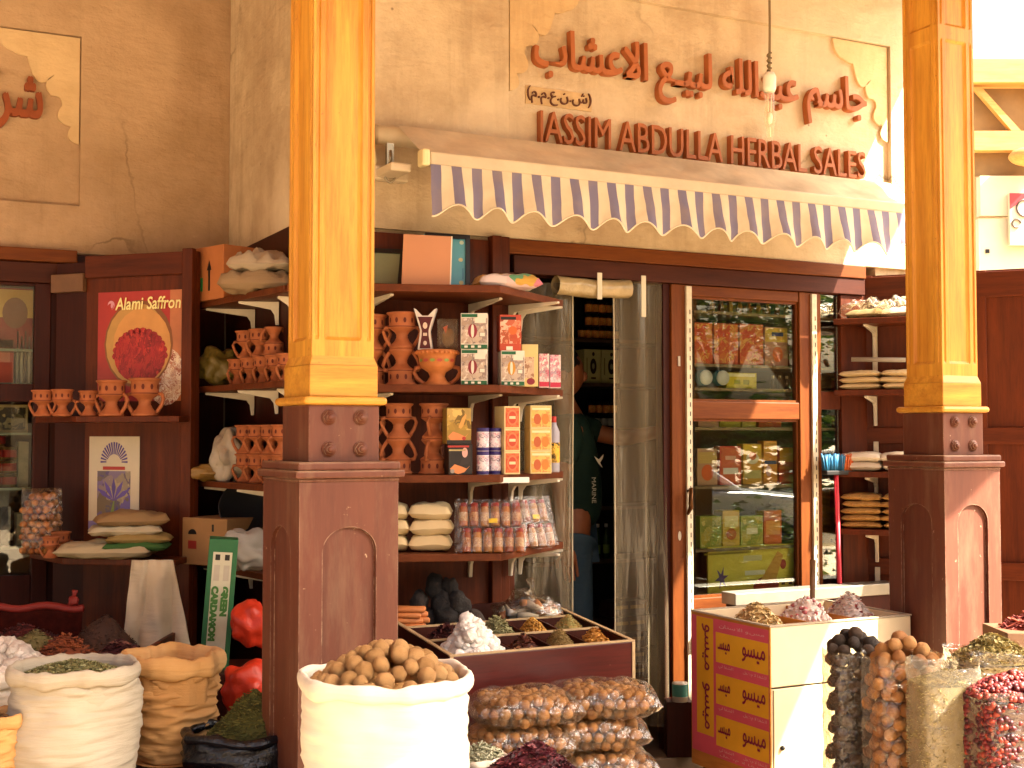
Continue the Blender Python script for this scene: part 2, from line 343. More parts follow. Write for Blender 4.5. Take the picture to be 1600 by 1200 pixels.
b_ = MB(); b_.bb(XJ + 0.03, XH, 0.10, 0.34, HEAD - 0.12, HEAD - 0.002); b_.build('lintel_soffit', M_DARKX, SHOP)
ZH = HEAD - 0.152                                    # head of the opening
# wooden lining of the pier, its corner post and jamb
p_ = MB(); p_.bb(XRET + 0.0, XJ - 0.10, -0.018, -0.002, 0.13, HEAD - 0.02)
p_.build('back_panel', M_RED, SHOP)
p_ = MB(); p_.bb(XRET - 0.016, XRET - 0.002, 0.0, YL - 0.02, 0.13, HEAD + 0.0); p_.build('side_panel', M_DARK, SHOP)
p_ = MB(); p_.bb(XJ - 0.098, XJ - 0.052, -0.05, 0.0, 0.13, HEAD - 0.001); p_.bb(XJ - 0.048, XJ - 0.004, -0.032, 0.0, 0.13, HEAD - 0.001)
p_.build('corner_post', M_RED, SHOP, bev=0.004)
p_ = MB(); p_.bb(XJ - 0.003, XJ + 0.025, -0.02, 0.30, 0.13, ZH - 0.001); p_.build('door_jamb', M_RED, SHOP, bev=0.003)
# dark room behind the door
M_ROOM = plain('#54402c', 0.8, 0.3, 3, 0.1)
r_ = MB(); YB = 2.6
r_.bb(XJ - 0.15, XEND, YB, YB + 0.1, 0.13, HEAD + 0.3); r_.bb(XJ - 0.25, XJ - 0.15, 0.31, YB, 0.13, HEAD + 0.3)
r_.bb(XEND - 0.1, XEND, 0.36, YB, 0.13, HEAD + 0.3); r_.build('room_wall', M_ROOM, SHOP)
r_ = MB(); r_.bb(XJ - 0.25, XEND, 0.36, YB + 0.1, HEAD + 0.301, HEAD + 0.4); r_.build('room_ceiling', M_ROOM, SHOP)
# ---- the neighbouring shop on the left, set back
NB = T('neighbour_building', 'darker plastered shop set back at the left with wood framed cabinet windows', 'shop', (0, YL, 0))
n0 = onY(128, 57, YL); n1 = onY(120, 322, YL); NX, NT_, NBOT = n0.x, n0.z, n1.z
LZ = onY(60, 392, YL).z
XNL = -6.0
w_ = MB()
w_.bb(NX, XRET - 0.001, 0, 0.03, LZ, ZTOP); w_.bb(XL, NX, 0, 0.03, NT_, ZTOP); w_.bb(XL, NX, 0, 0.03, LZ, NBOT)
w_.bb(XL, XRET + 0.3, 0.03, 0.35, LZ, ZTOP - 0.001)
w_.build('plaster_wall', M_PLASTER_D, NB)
ornament(NX - 0.006, NT_ - 0.006, 1, NB, 0.030, mat=M_ORN)
cap_x = onY(118, 400, YL).x
b_ = MB(); b_.bb(XL, cap_x, -0.06, 0.0, LZ - 0.055, LZ + 0.004); b_.build('lintel_trim', M_ORG, NB, bev=0.005)
b_ = MB(); b_.bb(XL, cap_x - 0.03, -0.035, 0.0, LZ - 0.15, LZ - 0.057); b_.build('lintel_beam', M_DARKX, NB, bev=0.004)
wx = onY(53, 500, YL).x; wx2 = onY(78, 500, YL).x; zt_ = onY(30, 447, YL).z; zm1 = onY(30, 600, YL).z; zm0 = onY(30, 628, YL).z; zb_ = onY(30, 898, YL).z
f_ = MB(); f_.bb(wx, wx2, -0.03, 0.03, 0.13, LZ - 0.152); f_.bb(XL, wx, -0.025, 0.03, zt_, LZ - 0.152); f_.bb(XL, wx, -0.025, 0.03, zm0, zm1); f_.bb(XL, wx, -0.025, 0.03, 0.13, zb_)
f_.bb(wx2, XRET - 0.02, -0.012, 0.03, 0.13, LZ - 0.006)
f_.build('window_frame', M_DARK, NB, bev=0.004)
g_ = MB(); g_.bb(XL, wx + 0.005, -0.003, 0.003, zm1 - 0.005, zt_ + 0.005); g_.bb(XL, wx + 0.005, -0.003, 0.003, zb_ - 0.005, zm0 + 0.005); g_.build('window_pane', M_GLASS2, NB)
c_ = MB(); c_.bb(XL, wx2, 0.42, 0.45, 0.13, LZ); c_.bb(wx2, XRET, 0.031, 0.05, 0.13, LZ - 0.006); c_.bb(XL, wx2, 0.031, 0.42, LZ - 0.01, LZ - 0.002); c_.bb(wx2 - 0.02, wx2, 0.031, 0.42, 0.13, LZ - 0.012)
c_.build('cabinet_back', plain('#4a4438', 0.6, 0.2, 6, 0.05), NB)
c_ = MB(); 
NSH = [onY(30, y, YL + 0.2).z for y in (548, 600, 676, 760, 850)]
for z in NSH: c_.bb(XL, wx2 - 0.025, 0.06, 0.40, z - 0.012, z)
c_.build('glass_shelf', plain('#7d8a7c', 0.2, 0.1, 8, 0), NB)

# ---- canopy over the pavement (above the picture; it shades the shop front)
YCAN = -4.4
CAN = T('canopy_roof', 'timber canopy over the pavement carried by the two golden pillars', 'canopy', (0, 0, 0))
e0 = 1.153 + (ZTOP - 2.87) * 0.57
MB().prism([(-9, 1.8), (XRET + .35, 1.8), (XRET + .35, 0.36), (e0 - 0.18, 0.36), (e0, 0), (e0 + 0.15 * 2.6, -2.6), (2.86, -2.62), (2.86, -2.92), (2.62, -3.12), (e0 + 0.15 * 3.13, -3.13), (e0 + 0.15 * -YCAN, YCAN), (-9, YCAN)], ZTOP + 0.002, ZTOP + 0.12).build('roof_boards', plain('#9a7144', 0.7, 0.2, 5, 0.1), CAN)  # unseen tongue on the right edge is added to shade the right pillar
parts('rafter', [(-8.5 + i * 0.8, -8.42 + i * 0.8, YCAN + 0.02, -0.002, ZTOP - 0.12, ZTOP) for i in range(13)], M_GOLDX, CAN)
# ================================================================ PILLARS
def pillar(label, corner, rz, wb):
    """stepped pillar: brown painted plinth with arched panels, brown bolted block, golden wooden shaft"""
    R = Matrix.Rotation(rz, 3, 'Z'); c = Vector(corner) + R @ Vector((wb / 2, wb / 2, 0))
    t = T('wooden_pillar', label, 'pillar', (c.x, c.y, 0), rz)
    h = wb / 2; zc = 1.455; ct = 0.045
    m = MB(); d = 0.014
    # plinth core, with arched recesses on its faces made by a raised face layer round each arch
    m.bb(-h + d, h - d, -h + d, h - d, 0, zc)
    n = 16; ax = h * 0.54; zs = 1.24; arch = [(ax * cos(pi * i / n), zs + ax * 0.85 * sin(pi * i / n)) for i in range(n + 1)]
    for k in range(4):
        Rk = Matrix.Rotation(k * pi / 2, 3, 'Z'); y0 = -h; y1 = -h + d; e = h - 0.0005 * (k % 2)
        fv = []; ff = []
        def face(pts):
            b = len(fv)
            for x, z in pts: fv.append(Rk @ Vector((x, y0, z)))
            ff.append(tuple(range(b, b + len(pts))))
        face([(-e, 0), (-ax, 0), (-ax, zs), (-e, zs)]); face([(ax, 0), (e, 0), (e, zs), (ax, zs)])
        top = [(e * (1 - 2 * i / n), zc) for i in range(n + 1)]
        face([(ax, zs), (e, zs), (e, zc)]); face([(-e, zs), (-ax, zs), (-e, zc)])
        for i in range(n): face([arch[i], top[i], top[i + 1], arch[i + 1]])
        # the step from face layer down to the panel
        loop = [(ax, 0.0)] + arch + [(-ax, 0.0)]
        for i in range(len(loop) - 1):
            b = len(fv); (xa, za), (xb, zb) = loop[i], loop[i + 1]
            for x, y, z in ((xa, y0, za), (xb, y0, zb), (xb, y1 + .001, zb), (xa, y1 + .001, za)): fv.append(Rk @ Vector((x, y, z)))
            ff.append((b, b + 1, b + 2, b + 3))
        m.add(fv, ff, 0)
    m.build('plinth', M_BPAINT, t)
    m = MB(); m.bb(-h - .004, h + .004, -h - .004, h + .004, zc, zc + 0.012)
    q = h + .017; m.bb(-q, q, -q, q, zc + 0.012, zc + 0.036)
    q = h + .006; m.bb(-q, q, -q, q, zc + 0.036, zc + 0.062); m.build('cap_moulding', M_BPAINT, t, bev=0.009)
    z0, z1 = zc + 0.062, 1.695; hb = wb * 0.36
    m = MB().bb(-hb, hb, -hb, hb, z0 - .002, z1); m.build('steel_block', M_BPAINT, t, bev=0.004)
    for k in range(4):
        Rk = Matrix.Rotation(k * pi / 2, 3, 'Z')
        if k in (1, 2): continue
        for bx in (-.44, .46):
            for bz in (0.22, 0.78):
                if k == 3: continue
                m = MB(); p0 = Rk @ Vector((bx * hb, -hb - .001, z0 + (z1 - z0) * bz)); dn = Rk @ Vector((0, -1, 0))
                m.tube([p0, p0 + dn * 0.004], 0.024, 14); m.tube([p0 + dn * .004, p0 + dn * 0.011], 0.019, 6); m.tube([p0 + dn * .011, p0 + dn * 0.018], 0.010, 10)
                m.build('bolt', M_BPAINT, t)
    # collar
    q = hb + 0.022; m = MB()
    m.bb(-q, q, -q, q, z1, z1 + 0.026); m.build('collar', M_GOLDX, t, bev=0.012)
    # golden foot block with a chamfer up to the shaft
    hs = hb * 0.885; hf = hb * 0.97; zf = z1 + 0.026; m = MB(); m.bb(-hf, hf, -hf, hf, zf, zf + 0.10)
    a = [(-hf, -hf), (hf, -hf), (hf, hf), (-hf, hf)]; b = [(-hs, -hs), (hs, -hs), (hs, hs), (-hs, hs)]
    m.add([(x, y, zf + .10) for x, y in a] + [(x, y, zf + .128) for x, y in b], [(i, (i + 1) % 4, 4 + (i + 1) % 4, 4 + i) for i in range(4)])
    m.build('foot_block', M_GOLDX, t, bev=0.003)
    # shaft: each side a framed panel with bead mouldings and a beaded corner
    zs0, zs1 = zf + 0.128, ZTOP - 0.002; m = MB(); pr = []
    side = [(-1.0, 0.0), (-0.90, 0.0), (-0.87, .055), (-0.80, .055), (-0.77, 0.0), (-0.60, 0.0), (-0.55, .06), (-0.48, .10), (.48, .10), (.55, .06), (.60, 0), (.77, 0), (.80, .055), (.87, .055), (.90, 0)]
    for k in range(4):
        Rk = Matrix.Rotation(k * pi / 2, 2)
        for s_, dd in side: v = Rk @ Vector((s_ * hs, -hs + dd * hs)); pr.append((v.x, v.y))
    plain_sq = []
    for k in range(4):
        Rk = Matrix.Rotation(k * pi / 2, 2)
        for s_, dd in side: v = Rk @ Vector((s_ * hs, -hs)); plain_sq.append((v.x, v.y))
    N_ = len(pr); rings = [(plain_sq, zs0), (plain_sq, zs0 + .05), (pr, zs0 + .062), (pr, 3.26), (plain_sq, 3.272), (plain_sq, 3.33), (pr, 3.342), (pr, 3.66), (plain_sq, 3.67), (plain_sq, zs1)]
    vv = []; ff = []
    for rg, z in rings: vv += [(x, y, z) for x, y in rg]
    for r in range(len(rings) - 1):
        for i in range(N_): ff.append((r * N_ + i, r * N_ + (i + 1) % N_, (r + 1) * N_ + (i + 1) % N_, (r + 1) * N_ + i))
    m.add(vv, ff, 0); m.build('shaft', M_GOLD, t)
    return t
pillar('golden wooden pillar on dark brown plinth, left, behind the walnut sack', loc(463, 0, 3.9), radians(3.0), 0.33)
pillar('golden wooden pillar on dark brown plinth, right, partly sunlit beside the clear spice bags', loc(1483, 0, 5.24), radians(0.5), 0.318)

# ================================================================ AWNING
def m_valance():
    N = NT('striped awning cloth'); tc = N.n('TexCoord'); sp = N.n('SeparateXYZ'); N.l(tc.outputs['Object'], sp.inputs[0])
    a = N.n('Math', operation='MULTIPLY'); N.l(sp.outputs[0], a.inputs[0]); a.inputs[1].default_value = 1 / 0.0905
    b = N.n('Math', operation='FRACT'); N.l(a.outputs[0], b.inputs[0]); c = N.n('Math', operation='LESS_THAN'); N.l(b.outputs[0], c.inputs[0]); c.inputs[1].default_value = 0.5
    st = N.noise(N.co(), 7, 5); col = N.mix(c.outputs[0], lin('#e2d8be'), lin('#7c7894'))
    col = N.mix(N.ramp(st, [(.45, (0, 0, 0, 1)), (.75, (.35,) * 3 + (1,))]), col, lin('#b09a78'))
    N.l(col, N.p.inputs['Base Color']); N.p.inputs['Roughness'].default_value = 0.85
    tl = N.n('BsdfTranslucent'); N.l(col, tl.inputs[0]); mx = N.n('MixShader'); mx.inputs[0].default_value = 0.3; N.l(N.p.outputs[0], mx.inputs[1]); N.l(tl.outputs[0], mx.inputs[2])
    N.l(mx.outputs[0], N.t.nodes['Material Output'].inputs['Surface']); return N.m
ax0, ax1 = -1.394, 1.27; AZ = 2.70; AY = -0.35
AW = T('shop_awning', 'retracted awning with blue and white striped scalloped valance under the sign letters', 'awning', (ax0, 0, AZ))
L = ax1 - ax0
M_BAR = plain('#bdae92', 0.45, 0.15, 9, 0.05); M_AWTOP = plain('#cabc9e', 0.8, 0.38, 4, 0.5, .006)
m = MB(); m.bb(0.0, L, AY - 0.02, AY + 0.03, -0.028, 0.028); m.build('front_bar', M_BAR, AW, bev=0.008)
m = MB(); m.bb(-0.035, 0.0, AY - 0.026, AY + 0.036, -0.034, 0.036); m.build('end_cap', plain('#d8cc9c', .4, .1, 9, 0), AW, bev=0.01)
def fab(u, v):
    x = -0.03 + u * (L + 0.03); y = -0.10 + (AY + 0.11) * v
    sag = -0.012 * sin(pi * v) + 0.010 * noise.noise(Vector((x * 2.2, v * 2.5, 1))) * sin(pi * v) + 0.012 * abs(sin(x * 9 + 3 * v + 4 * noise.noise(Vector((x, v, 5))))) * sin(pi * v)
    return Vector((x, y, 0.185 - 0.155 * v ** 1.0 + sag))
m = MB().grid(fab, 120, 10); m.build('roof_cloth', M_AWTOP, AW)
m = MB(); m.tube([(-0.12, -0.085, 0.14), (L, -0.085, 0.14)], 0.042, 14); m.build('roller_tube', M_BAR, AW)
m = MB(); m.prismY([(-0.185, -0.07), (-0.155, -0.06), (-0.135, 0.02), (-0.15, 0.10), (-0.19, 0.115), (-0.205, 0.09), (-0.19, 0.02), (-0.21, -0.05)], -0.14, -0.002); m.build('wall_bracket', plain('#d0c090', .45, .12, 9, 0), AW, bev=0.006)
m = MB(); m.bb(-0.15, 0.0, -0.15, -0.10, -0.06, 0.0); m.bb(-0.14, -0.05, -0.30, -0.1, -0.05, -0.015); m.build('folding_arm', M_BAR, AW, bev=0.008)
m = MB(); m.bb(-.105, -.075, -.17, -.15, 0.0, .09); m.tube([(-.09 + .024 * cos(t * pi / 8), -.165, -.035 + .035 * sin(t * pi / 8)) for t in range(17)], 0.005, 8); m.tube([(-.09, -.165, .0), (-.09, -.16, .06)], .012, 8)
m.build('crank_ring', plain('#8f8672', .3, .1, 9, 0, metal=.7), AW)
H = 0.185; per = 0.181
def val(u, v):
    x = u * L; edge = H + 0.025 * cos(2 * pi * x / per) * 1.0
    z = -0.026 - v * edge
    fold = 0.028 * v * sin(x * 2 * pi / per * 1.0 + 0.6 + 1.2 * noise.noise(Vector((x * 1.2, 3, 0)))) + 0.010 * noise.noise(Vector((x * 5, v * 3, 2))) * (0.3 + v)
    drift = -0.03 * v
    return Vector((x + 0.012 * v * sin(x * 11), AY - 0.022 + fold * 0.7 + drift, z))
m = MB().grid(val, 260, 14); m.build('valance', m_valance(), AW)
m = MB(); m.tube([val(i / 260, 1.0) for i in range(261)], 0.0038, 5); m.build('valance_piping', plain('#ded3ba', .7, .1, 9, 0), AW)

# ================================================================ SIGN LETTERS
FORMS = {'ا': ('FE8D', 'FE8E', 'FE8D', 'FE8E'), 'ب': ('FE8F', 'FE90', 'FE91', 'FE92'), 'ج': ('FE9D', 'FE9E', 'FE9F', 'FEA0'), 'س': ('FEB1', 'FEB2', 'FEB3', 'FEB4'), 'ش': ('FEB5', 'FEB6', 'FEB7', 'FEB8'),
         'م': ('FEE1', 'FEE2', 'FEE3', 'FEE4'), 'ع': ('FEC9', 'FECA', 'FECB', 'FECC'), 'د': ('FEA9', 'FEAA', 'FEA9', 'FEAA'), 'ذ': ('FEAB', 'FEAC', 'FEAB', 'FEAC'), 'ل': ('FEDD', 'FEDE', 'FEDF', 'FEE0'),
         'ه': ('FEE9', 'FEEA', 'FEEB', 'FEEC'), 'ي': ('FEF1', 'FEF2', 'FEF3', 'FEF4'), 'و': ('FEED', 'FEEE', 'FEED', 'FEEE'), 'ر': ('FEAD', 'FEAE', 'FEAD', 'FEAE'), 'ك': ('FED9', 'FEDA', 'FEDB', 'FEDC'),
         'ة': ('FE93', 'FE94', 'FE93', 'FE94'), 'ن': ('FEE5', 'FEE6', 'FEE7', 'FEE8'), 'ت': ('FE95', 'FE96', 'FE97', 'FE98'), 'ف': ('FED1', 'FED2', 'FED3', 'FED4')}
def shape_ar(s):
    s = s.replace('لا', '\u0001'); out = []
    for i, c in enumerate(s):
        pv, nx = (s[i - 1] if i else ' '), (s[i + 1] if i + 1 < len(s) else ' ')
        pj = pv == 'ـ' or (pv in FORMS and pv not in 'ادذروة'); nj = nx in FORMS or nx in '\u0001ـ'
        if c == '\u0001': out.append(chr(0xFEFC if pj else 0xFEFB)); continue
        if c not in FORMS: out.append({'(': ')', ')': '('}.get(c, c) if c not in '()' else {'(': ')', ')': '('}[c]); continue
        nj = nj and c not in 'ادذروة'; out.append(chr(int(FORMS[c][3 if pj and nj else 2 if nj else 1 if pj else 0], 16)))
    return ''.join(reversed(out))
def letters(name, text, size, mat, parent, width=None, height=None, extrude=0.0, bold=0.0, fat=0.0, at=(0, 0, 0), rot=None, align='LEFT', slant=0.0):
    """text as a mesh: x to the right, z up, facing -y; glyph by glyph nudged in depth so joined letters do not share a plane"""
    cu = bpy.data.curves.new(name, 'FONT'); cu.body = text; cu.size = size; cu.resolution_u = 3; cu.offset = bold; cu.shear = slant
    tmp = bpy.data.objects.new(name + ' tmp', cu); COL.objects.link(tmp)
    bpy.context.view_layer.update(); dg = bpy.context.evaluated_depsgraph_get(); me = bpy.data.meshes.new_from_object(tmp.evaluated_get(dg))
    bpy.data.objects.remove(tmp); bpy.data.curves.remove(cu)
    n = len(me.vertices); par = list(range(n))
    def find(a):
        while par[a] != a: par[a] = par[par[a]]; a = par[a]
        return a
    for e in me.edges:
        a, b = find(e.vertices[0]), find(e.vertices[1])
        if a != b: par[a] = b
    isl = {}
    for v in me.vertices: isl.setdefault(find(v.index), []).append(v.index)
    for k, ids in enumerate(sorted(isl.values(), key=lambda q: min(me.vertices[i].co.x for i in q))):
        for i in ids: me.vertices[i].co.z += (k % 3) * 0.0011
    xs = [v.co.x for v in me.vertices]; ys = [v.co.y for v in me.vertices]; x0, x1, y0, y1 = min(xs), max(xs), min(ys), max(ys)
    sx = width / (x1 - x0) if width else 1.0; sy = height / (y1 - y0) if height else (sx if width else 1.0)
    ox = {'LEFT': x0, 'CENTER': (x0 + x1) / 2, 'RIGHT': x1}[align]
    for v in me.vertices: x, y, z = v.co; v.co = ((x - ox) * sx, -z, (y - y0) * sy)
    if extrude:   # give the flat glyph outlines their depth: front faces plus walls along the open edges
        cnt = {}
        for p in me.polygons:
            vs2 = list(p.vertices)
            for i in range(len(vs2)): a, b = vs2[i], vs2[(i + 1) % len(vs2)]; cnt.setdefault((min(a, b), max(a, b)), []).append((a, b))
        b0 = [tuple(v.co) for v in me.vertices]; f0 = [tuple(p.vertices) for p in me.polygons]; n = len(b0)
        vv = b0 + [(x, y + 2 * extrude, z) for x, y, z in b0]; ff = list(f0)
        for e, l in cnt.items():
            if len(l) == 1: a, b = l[0]; ff.append((b, a, a + n, b + n))
        bpy.data.meshes.remove(me); me = bpy.data.meshes.new(name); me.from_pydata(vv, [], ff)
    if fat:       # heavier strokes: the same outlines laid again a little to the side and up, each at its own depth
        b0 = [tuple(v.co) for v in me.vertices]; f0 = [tuple(p.vertices) for p in me.polygons]; n = len(b0); vv = []; ff = []
        for q, (dx, dz) in enumerate(((0, 0), (fat, 0), (0, fat), (fat, fat), (fat * .5, fat * .5))):
            vv += [(x + dx, y - .00035 * q, z + dz) for x, y, z in b0]; ff += [tuple(i + q * n for i in f) for f in f0]
        bpy.data.meshes.remove(me); me = bpy.data.meshes.new(name); me.from_pydata(vv, [], ff)
    if rot is not None:
        for v in me.vertices: v.co = rot @ v.co
    me.materials.append(mat); o = bpy.data.objects.new(name, me); COL.objects.link(o); o.location = at
    if parent: o.parent = parent; KIDS.setdefault(parent.name, []).append(o)
    return o
M_LET = plain('#a05c30', 0.6, 0.2, 9, 0.1); M_LETD = plain('#5a3320', 0.7, 0.2, 9, 0.1)
a0 = onY(829, 95, 0.03); a1 = onY(1345, 170, 0.03); e0_ = onY(833, 222, 0.03); e1_ = onY(1345, 278, 0.03)
SIGN = T('shop_sign', 'raised orange Arabic and English shop name letters on the plaster above the awning', 'sign', (a0.x, 0.03, e0_.z))
letters('arabic_name', shape_ar('جاسم عبدالله لبيـع الاعشاب'), 0.3, M_LET, SIGN, width=a1.x - a0.x, height=0.265, extrude=0.018, fat=.006, at=(0, -0.037, 3.165 - e0_.z))
t0 = onY(822, 160, 0.03); t1 = onY(922, 163, 0.03)
m = MB().bb(-0.004, t1.x - t0.x + .004, -0.006, -0.001, -0.005, 0.075); m.build('company_plate', M_ORN, SIGN, at=(t0.x - a0.x, 0, t0.z - e0_.z))
letters('company_form', shape_ar('(ش.ن.ع.م.م)'), 0.1, M_LETD, SIGN, width=t1.x - t0.x, height=0.078, extrude=0.006, at=(t0.x - a0.x, -0.014, t0.z - e0_.z - 0.002))
letters('english_name', 'JASSIM ABDULLA HERBAL SALES', 0.2, M_LET, SIGN, width=e1_.x - e0_.x, height=0.185, extrude=0.018, at=(e0_.x - a0.x, -0.037, -0.045))
s0 = onY(-62, 190, YL + .03); s1 = onY(62, 190, YL + .03)
letters('neighbour_sign', shape_ar('شركة'), 0.3, plain('#8a4522', 0.6, 0.2, 9, 0.1), None, width=s1.x - s0.x, height=0.27, extrude=0.015, fat=.010, at=(s0.x, YL + 0.0, onY(40, 207, YL + .03).z))
tag(bpy.data.objects['neighbour_sign'], 'brown Arabic letters cut off by the left edge on the darker wall', 'sign')

# ================================================================ HANGING LAMP
lz = zof(220, 4.6); c = loc(1203, lz, 4.6); LMP = T('hanging_lamp', 'bare clear bulb hanging on a twisted flex before the sign', 'lamp', c)
px1 = 4.6 / 2000
m = MB(); m.tube([(0.004 * sin(i * .5), 0, 110 * px1 + i * (ZTOP - lz - 110 * px1) / 20) for i in range(21)], 0.005, 6)
m.tube([(0.007 * cos(i), 0.007 * sin(i), 108 * px1 + i * 0.003) for i in range(26)], 0.004, 6); m.build('flex', plain('#6b5a3c', .7, .1, 9, 0), LMP)
m = MB().lathe([(0, .0), (0.020, 0), (0.024, .012), (0.024, .055), (0.017, .07), (0, .072)], 16, 0, (0, 0, 78 * px1)); m.build('socket', plain('#d6cfbd', .4, .1, 9, 0), LMP)
m = MB().lathe([(0, -.004), (0.011, 0), (.013, .02), (.014, .05), (.021, .065), (.023, .085), (.020, .105), (.0175, .13), (.0175, .178)], 18); m.build('bulb', film('bulb glass', '#fbf6ea', .5, .03, .08, '#ffffff', 6, .1), LMP)
m = MB(); m.tube([(0, 0, .015), (0, 0, .05)], .004, 6); m.lathe([(0, .06), (.008, .065), (.011, .085), (.008, .10), (0, .105)], 12); m.tube([(-.006, 0, .105), (-.008, 0, .17)], .0015, 5); m.tube([(.006, 0, .105), (.008, 0, .17)], .0015, 5)
m.build('burner_tube', plain('#e8e0cc', .3, .05, 9, 0), LMP)
# ================================================================ SHELVES AND GOODS BESIDE THE DOOR
def printed(name, cols, scale=22.0, rough=0.4, stretch=(1, 1, 1)):
    N = NT('print ' + name); v = N.co(stretch); a = N.n('TexVoronoi'); a.inputs['Scale'].default_value = scale; nz = N.noise(v, scale * .4, 3)
    mx = N.mix(0.25, v, nz); N.l(mx, a.inputs['Vector']); sp = N.n('SeparateColor'); N.l(a.outputs['Color'], sp.inputs[0])
    n = len(cols); col = N.ramp(sp.outputs[0], [((i + .5) / n, lin(c)) for i, c in enumerate(cols)])
    N.l(col, N.p.inputs['Base Color']); N.p.inputs['Roughness'].default_value = rough; N.p.inputs['Specular IOR Level'].default_value = .3; return N.m
WB = MB
def bracket(parent, root, tip, zt, drop=0.11, mat=None):
    r, t = Vector(root), Vector(tip); d = (t - r); d.z = 0; L_ = d.length; d.normalize(); n = Vector((-d.y, d.x, 0)); w2 = 0.008
    m = MB(); O = Vector(parent.location); s = 0.012
    def pr(pts):
        a = [r + d * x + Vector((0, 0, z - r.z)) - O for x, z in pts]
        vv = [p - n * w2 for p in a] + [p + n * w2 for p in a]; k = len(pts)
        m.add(vv, [tuple(range(k)), tuple(range(2 * k - 1, k - 1, -1))] + [(i, k + i, k + (i + 1) % k, (i + 1) % k) for i in range(k)])
    pr([(0, zt - .001), (L_, zt - .001), (L_, zt - .010), (0.035, zt - .034), (0.020, zt - .055), (0.014, zt - drop), (0, zt - drop)])
    return m.build('bracket', mat or M_WHITE, parent, bev=0.002)
def shelf(label, poly, z, th=0.028, brs=(), mat=None, group=None, drop=0.11):
    o = Vector((poly[0][0], poly[0][1], z)); t = T('wall_shelf', label, 'shelf', o, 0, group)
    m = MB().prism([(p[0] - o.x, p[1] - o.y) for p in poly], -th, 0); m.build('board', mat or M_SHELF, t, bev=0.003)
    for r, q in brs: bracket(t, (r[0], r[1], z), (q[0], q[1], z), z - th, drop)
    return t
PA, PB, PC, PD, PE = loc(303, 1.6, 5.72), loc(445, 1.6, 5.0), loc(576, 1.6, 5.0), loc(782, 1.6, 5.06), loc(880, 1.6, 5.62)
YW = -0.022; XW = XRET - 0.02
ZC = [zof(445, 5.05), zof(601, 5.05), zof(742, 5.05), zof(865, 5.05)]
ZL = [2.19, 1.815, 1.40, 1.045]
GS = 'shelves beside the shop door'
names_c = ['top brown shelf beside the door carrying picture frames', 'brown shelf beside the door with burners and small cartons', 'brown shelf beside the door with boxes of three colours', 'lowest brown shelf beside the door with cream bags and bottle packs']
bx = onY(734, 470, YW).x; bxl = onY(600, 470, YW).x
for i, z in enumerate(ZC):
    shelf(names_c[i], [PB + Vector((.003, 0, 0)), PC, PD, PE, (PE.x, YW), (XW + .02, YW)], z, 0.03,
          [((bx, YW), (bx, YW - .30)), ((bxl - .06, YW), (bxl - .06, YW - .24)), ((XJ - .02, YW - .035), (XJ + .09, -.30)), ((XJ + .04, YW - .005), (PE.x - .02, -.13))], group=GS)
names_l = ['top shelf of the dark alcove with a carton and sacking', 'second shelf of the dark alcove with rows of burners', 'third shelf of the dark alcove with stacked burner trays', 'bottom shelf of the dark alcove with a brown carton']
for i, z in enumerate(ZL):
    yb = PB.y + .015
    shelf(names_l[i], [PA, (PB.x - .003, yb), (XW, yb + .02), (XW, PA.y + .05)], z, 0.026,
          [((XW, .62), (PA.x + .03, .66)), ((XW, .25), (PA.x + .08, .30)), ((XW, .02), (PB.x + .02, .03))], group=GS, mat=M_SHELF, drop=0.10)

# ---- incense burners
def burner_proto():
    t = T('incense_burner', 'proto', 'incense burner', (0, 0, 0))
    prof = [(0, 0), (.048, 0), (.050, .006), (.046, .012), (.030, .030), (.022, .046), (.024, .050), (.022, .054), (.030, .066), (.050, .080), (.054, .084), (.054, .088), (.052, .092), (.052, .130), (.056, .134), (.061, .138), (.061, .143), (.053, .145), (.048, .120), (.040, .112), (0, .110)]
    MB().lathe(prof, 22).build('bowl', M_TERRA, t)
    m = MB()
    for k in range(10):
        a = 2 * pi * k / 10 + .2; R = Matrix.Rotation(a, 3, 'Z'); pts = [(0.006 * cos(2 * pi * i / 8), 0.011 * sin(2 * pi * i / 8)) for i in range(8)]
        m.add([R @ Vector((x, -.0532, .111 + z)) for x, z in pts], [tuple(range(8))])
    m.lathe([(.0548, .085), (.0552, .0865), (.0548, .088)], 22)
    m.build('painted_marks', M_TERRA_D, t)
    for s_ in (-1, 1):
        pts = [(s_ * .049, 0, .086), (s_ * .066, 0, .083), (s_ * .073, 0, .066), (s_ * .064, 0, .040), (s_ * .050, 0, .018), (s_ * .044, 0, .010)]
        MB().tube(pts, [.008, .008, .0075, .0075, .008, .008], 8).build('handle', M_TERRA, t)
    return t
BUR = burner_proto(); BH = 0.145; _first = [True]
def burner(px, z, h, label, group, flip=False, s=1.0, turn=0.0):
    p = loc(px, z, h); p.z = z + (BH * s if flip else 0); rz = FR + turn
    if _first[0]:
        _first[0] = False; BUR.location = p; BUR.rotation_euler = (pi if flip else 0, 0, rz); BUR.scale = (s,) * 3; BUR['label'] = label; BUR['group'] = group; return BUR
    return dup(BUR, p, rz, label, group, flip, s)
G1 = 'terracotta incense burners on the shelf beside the door'
def stack(px, z, h, who, s=1.0, turn=0.0, top=True):
    burner(px, z, h, 'upside-down lower terracotta burner of ' + who, G1, True, s, turn)
    if top: burner(px + 1, z + BH * s + .001, h, 'upright upper terracotta burner of ' + who, G1, False, s, turn + .1)
h1 = 5.16
stack(627, ZC[1], h1, 'the burner stack next to the hourglass box', 1.02)
stack(581, ZC[1], h1 + .04, 'the burner stack half hidden behind the golden pillar', 1.0)
stack(622, ZC[2], h1, 'the burner stack nearest the brown plinth, third shelf', 0.98, .15)
stack(677, ZC[2], h1, 'the burner stack touching the yellow hand box', 0.98, 1.2)
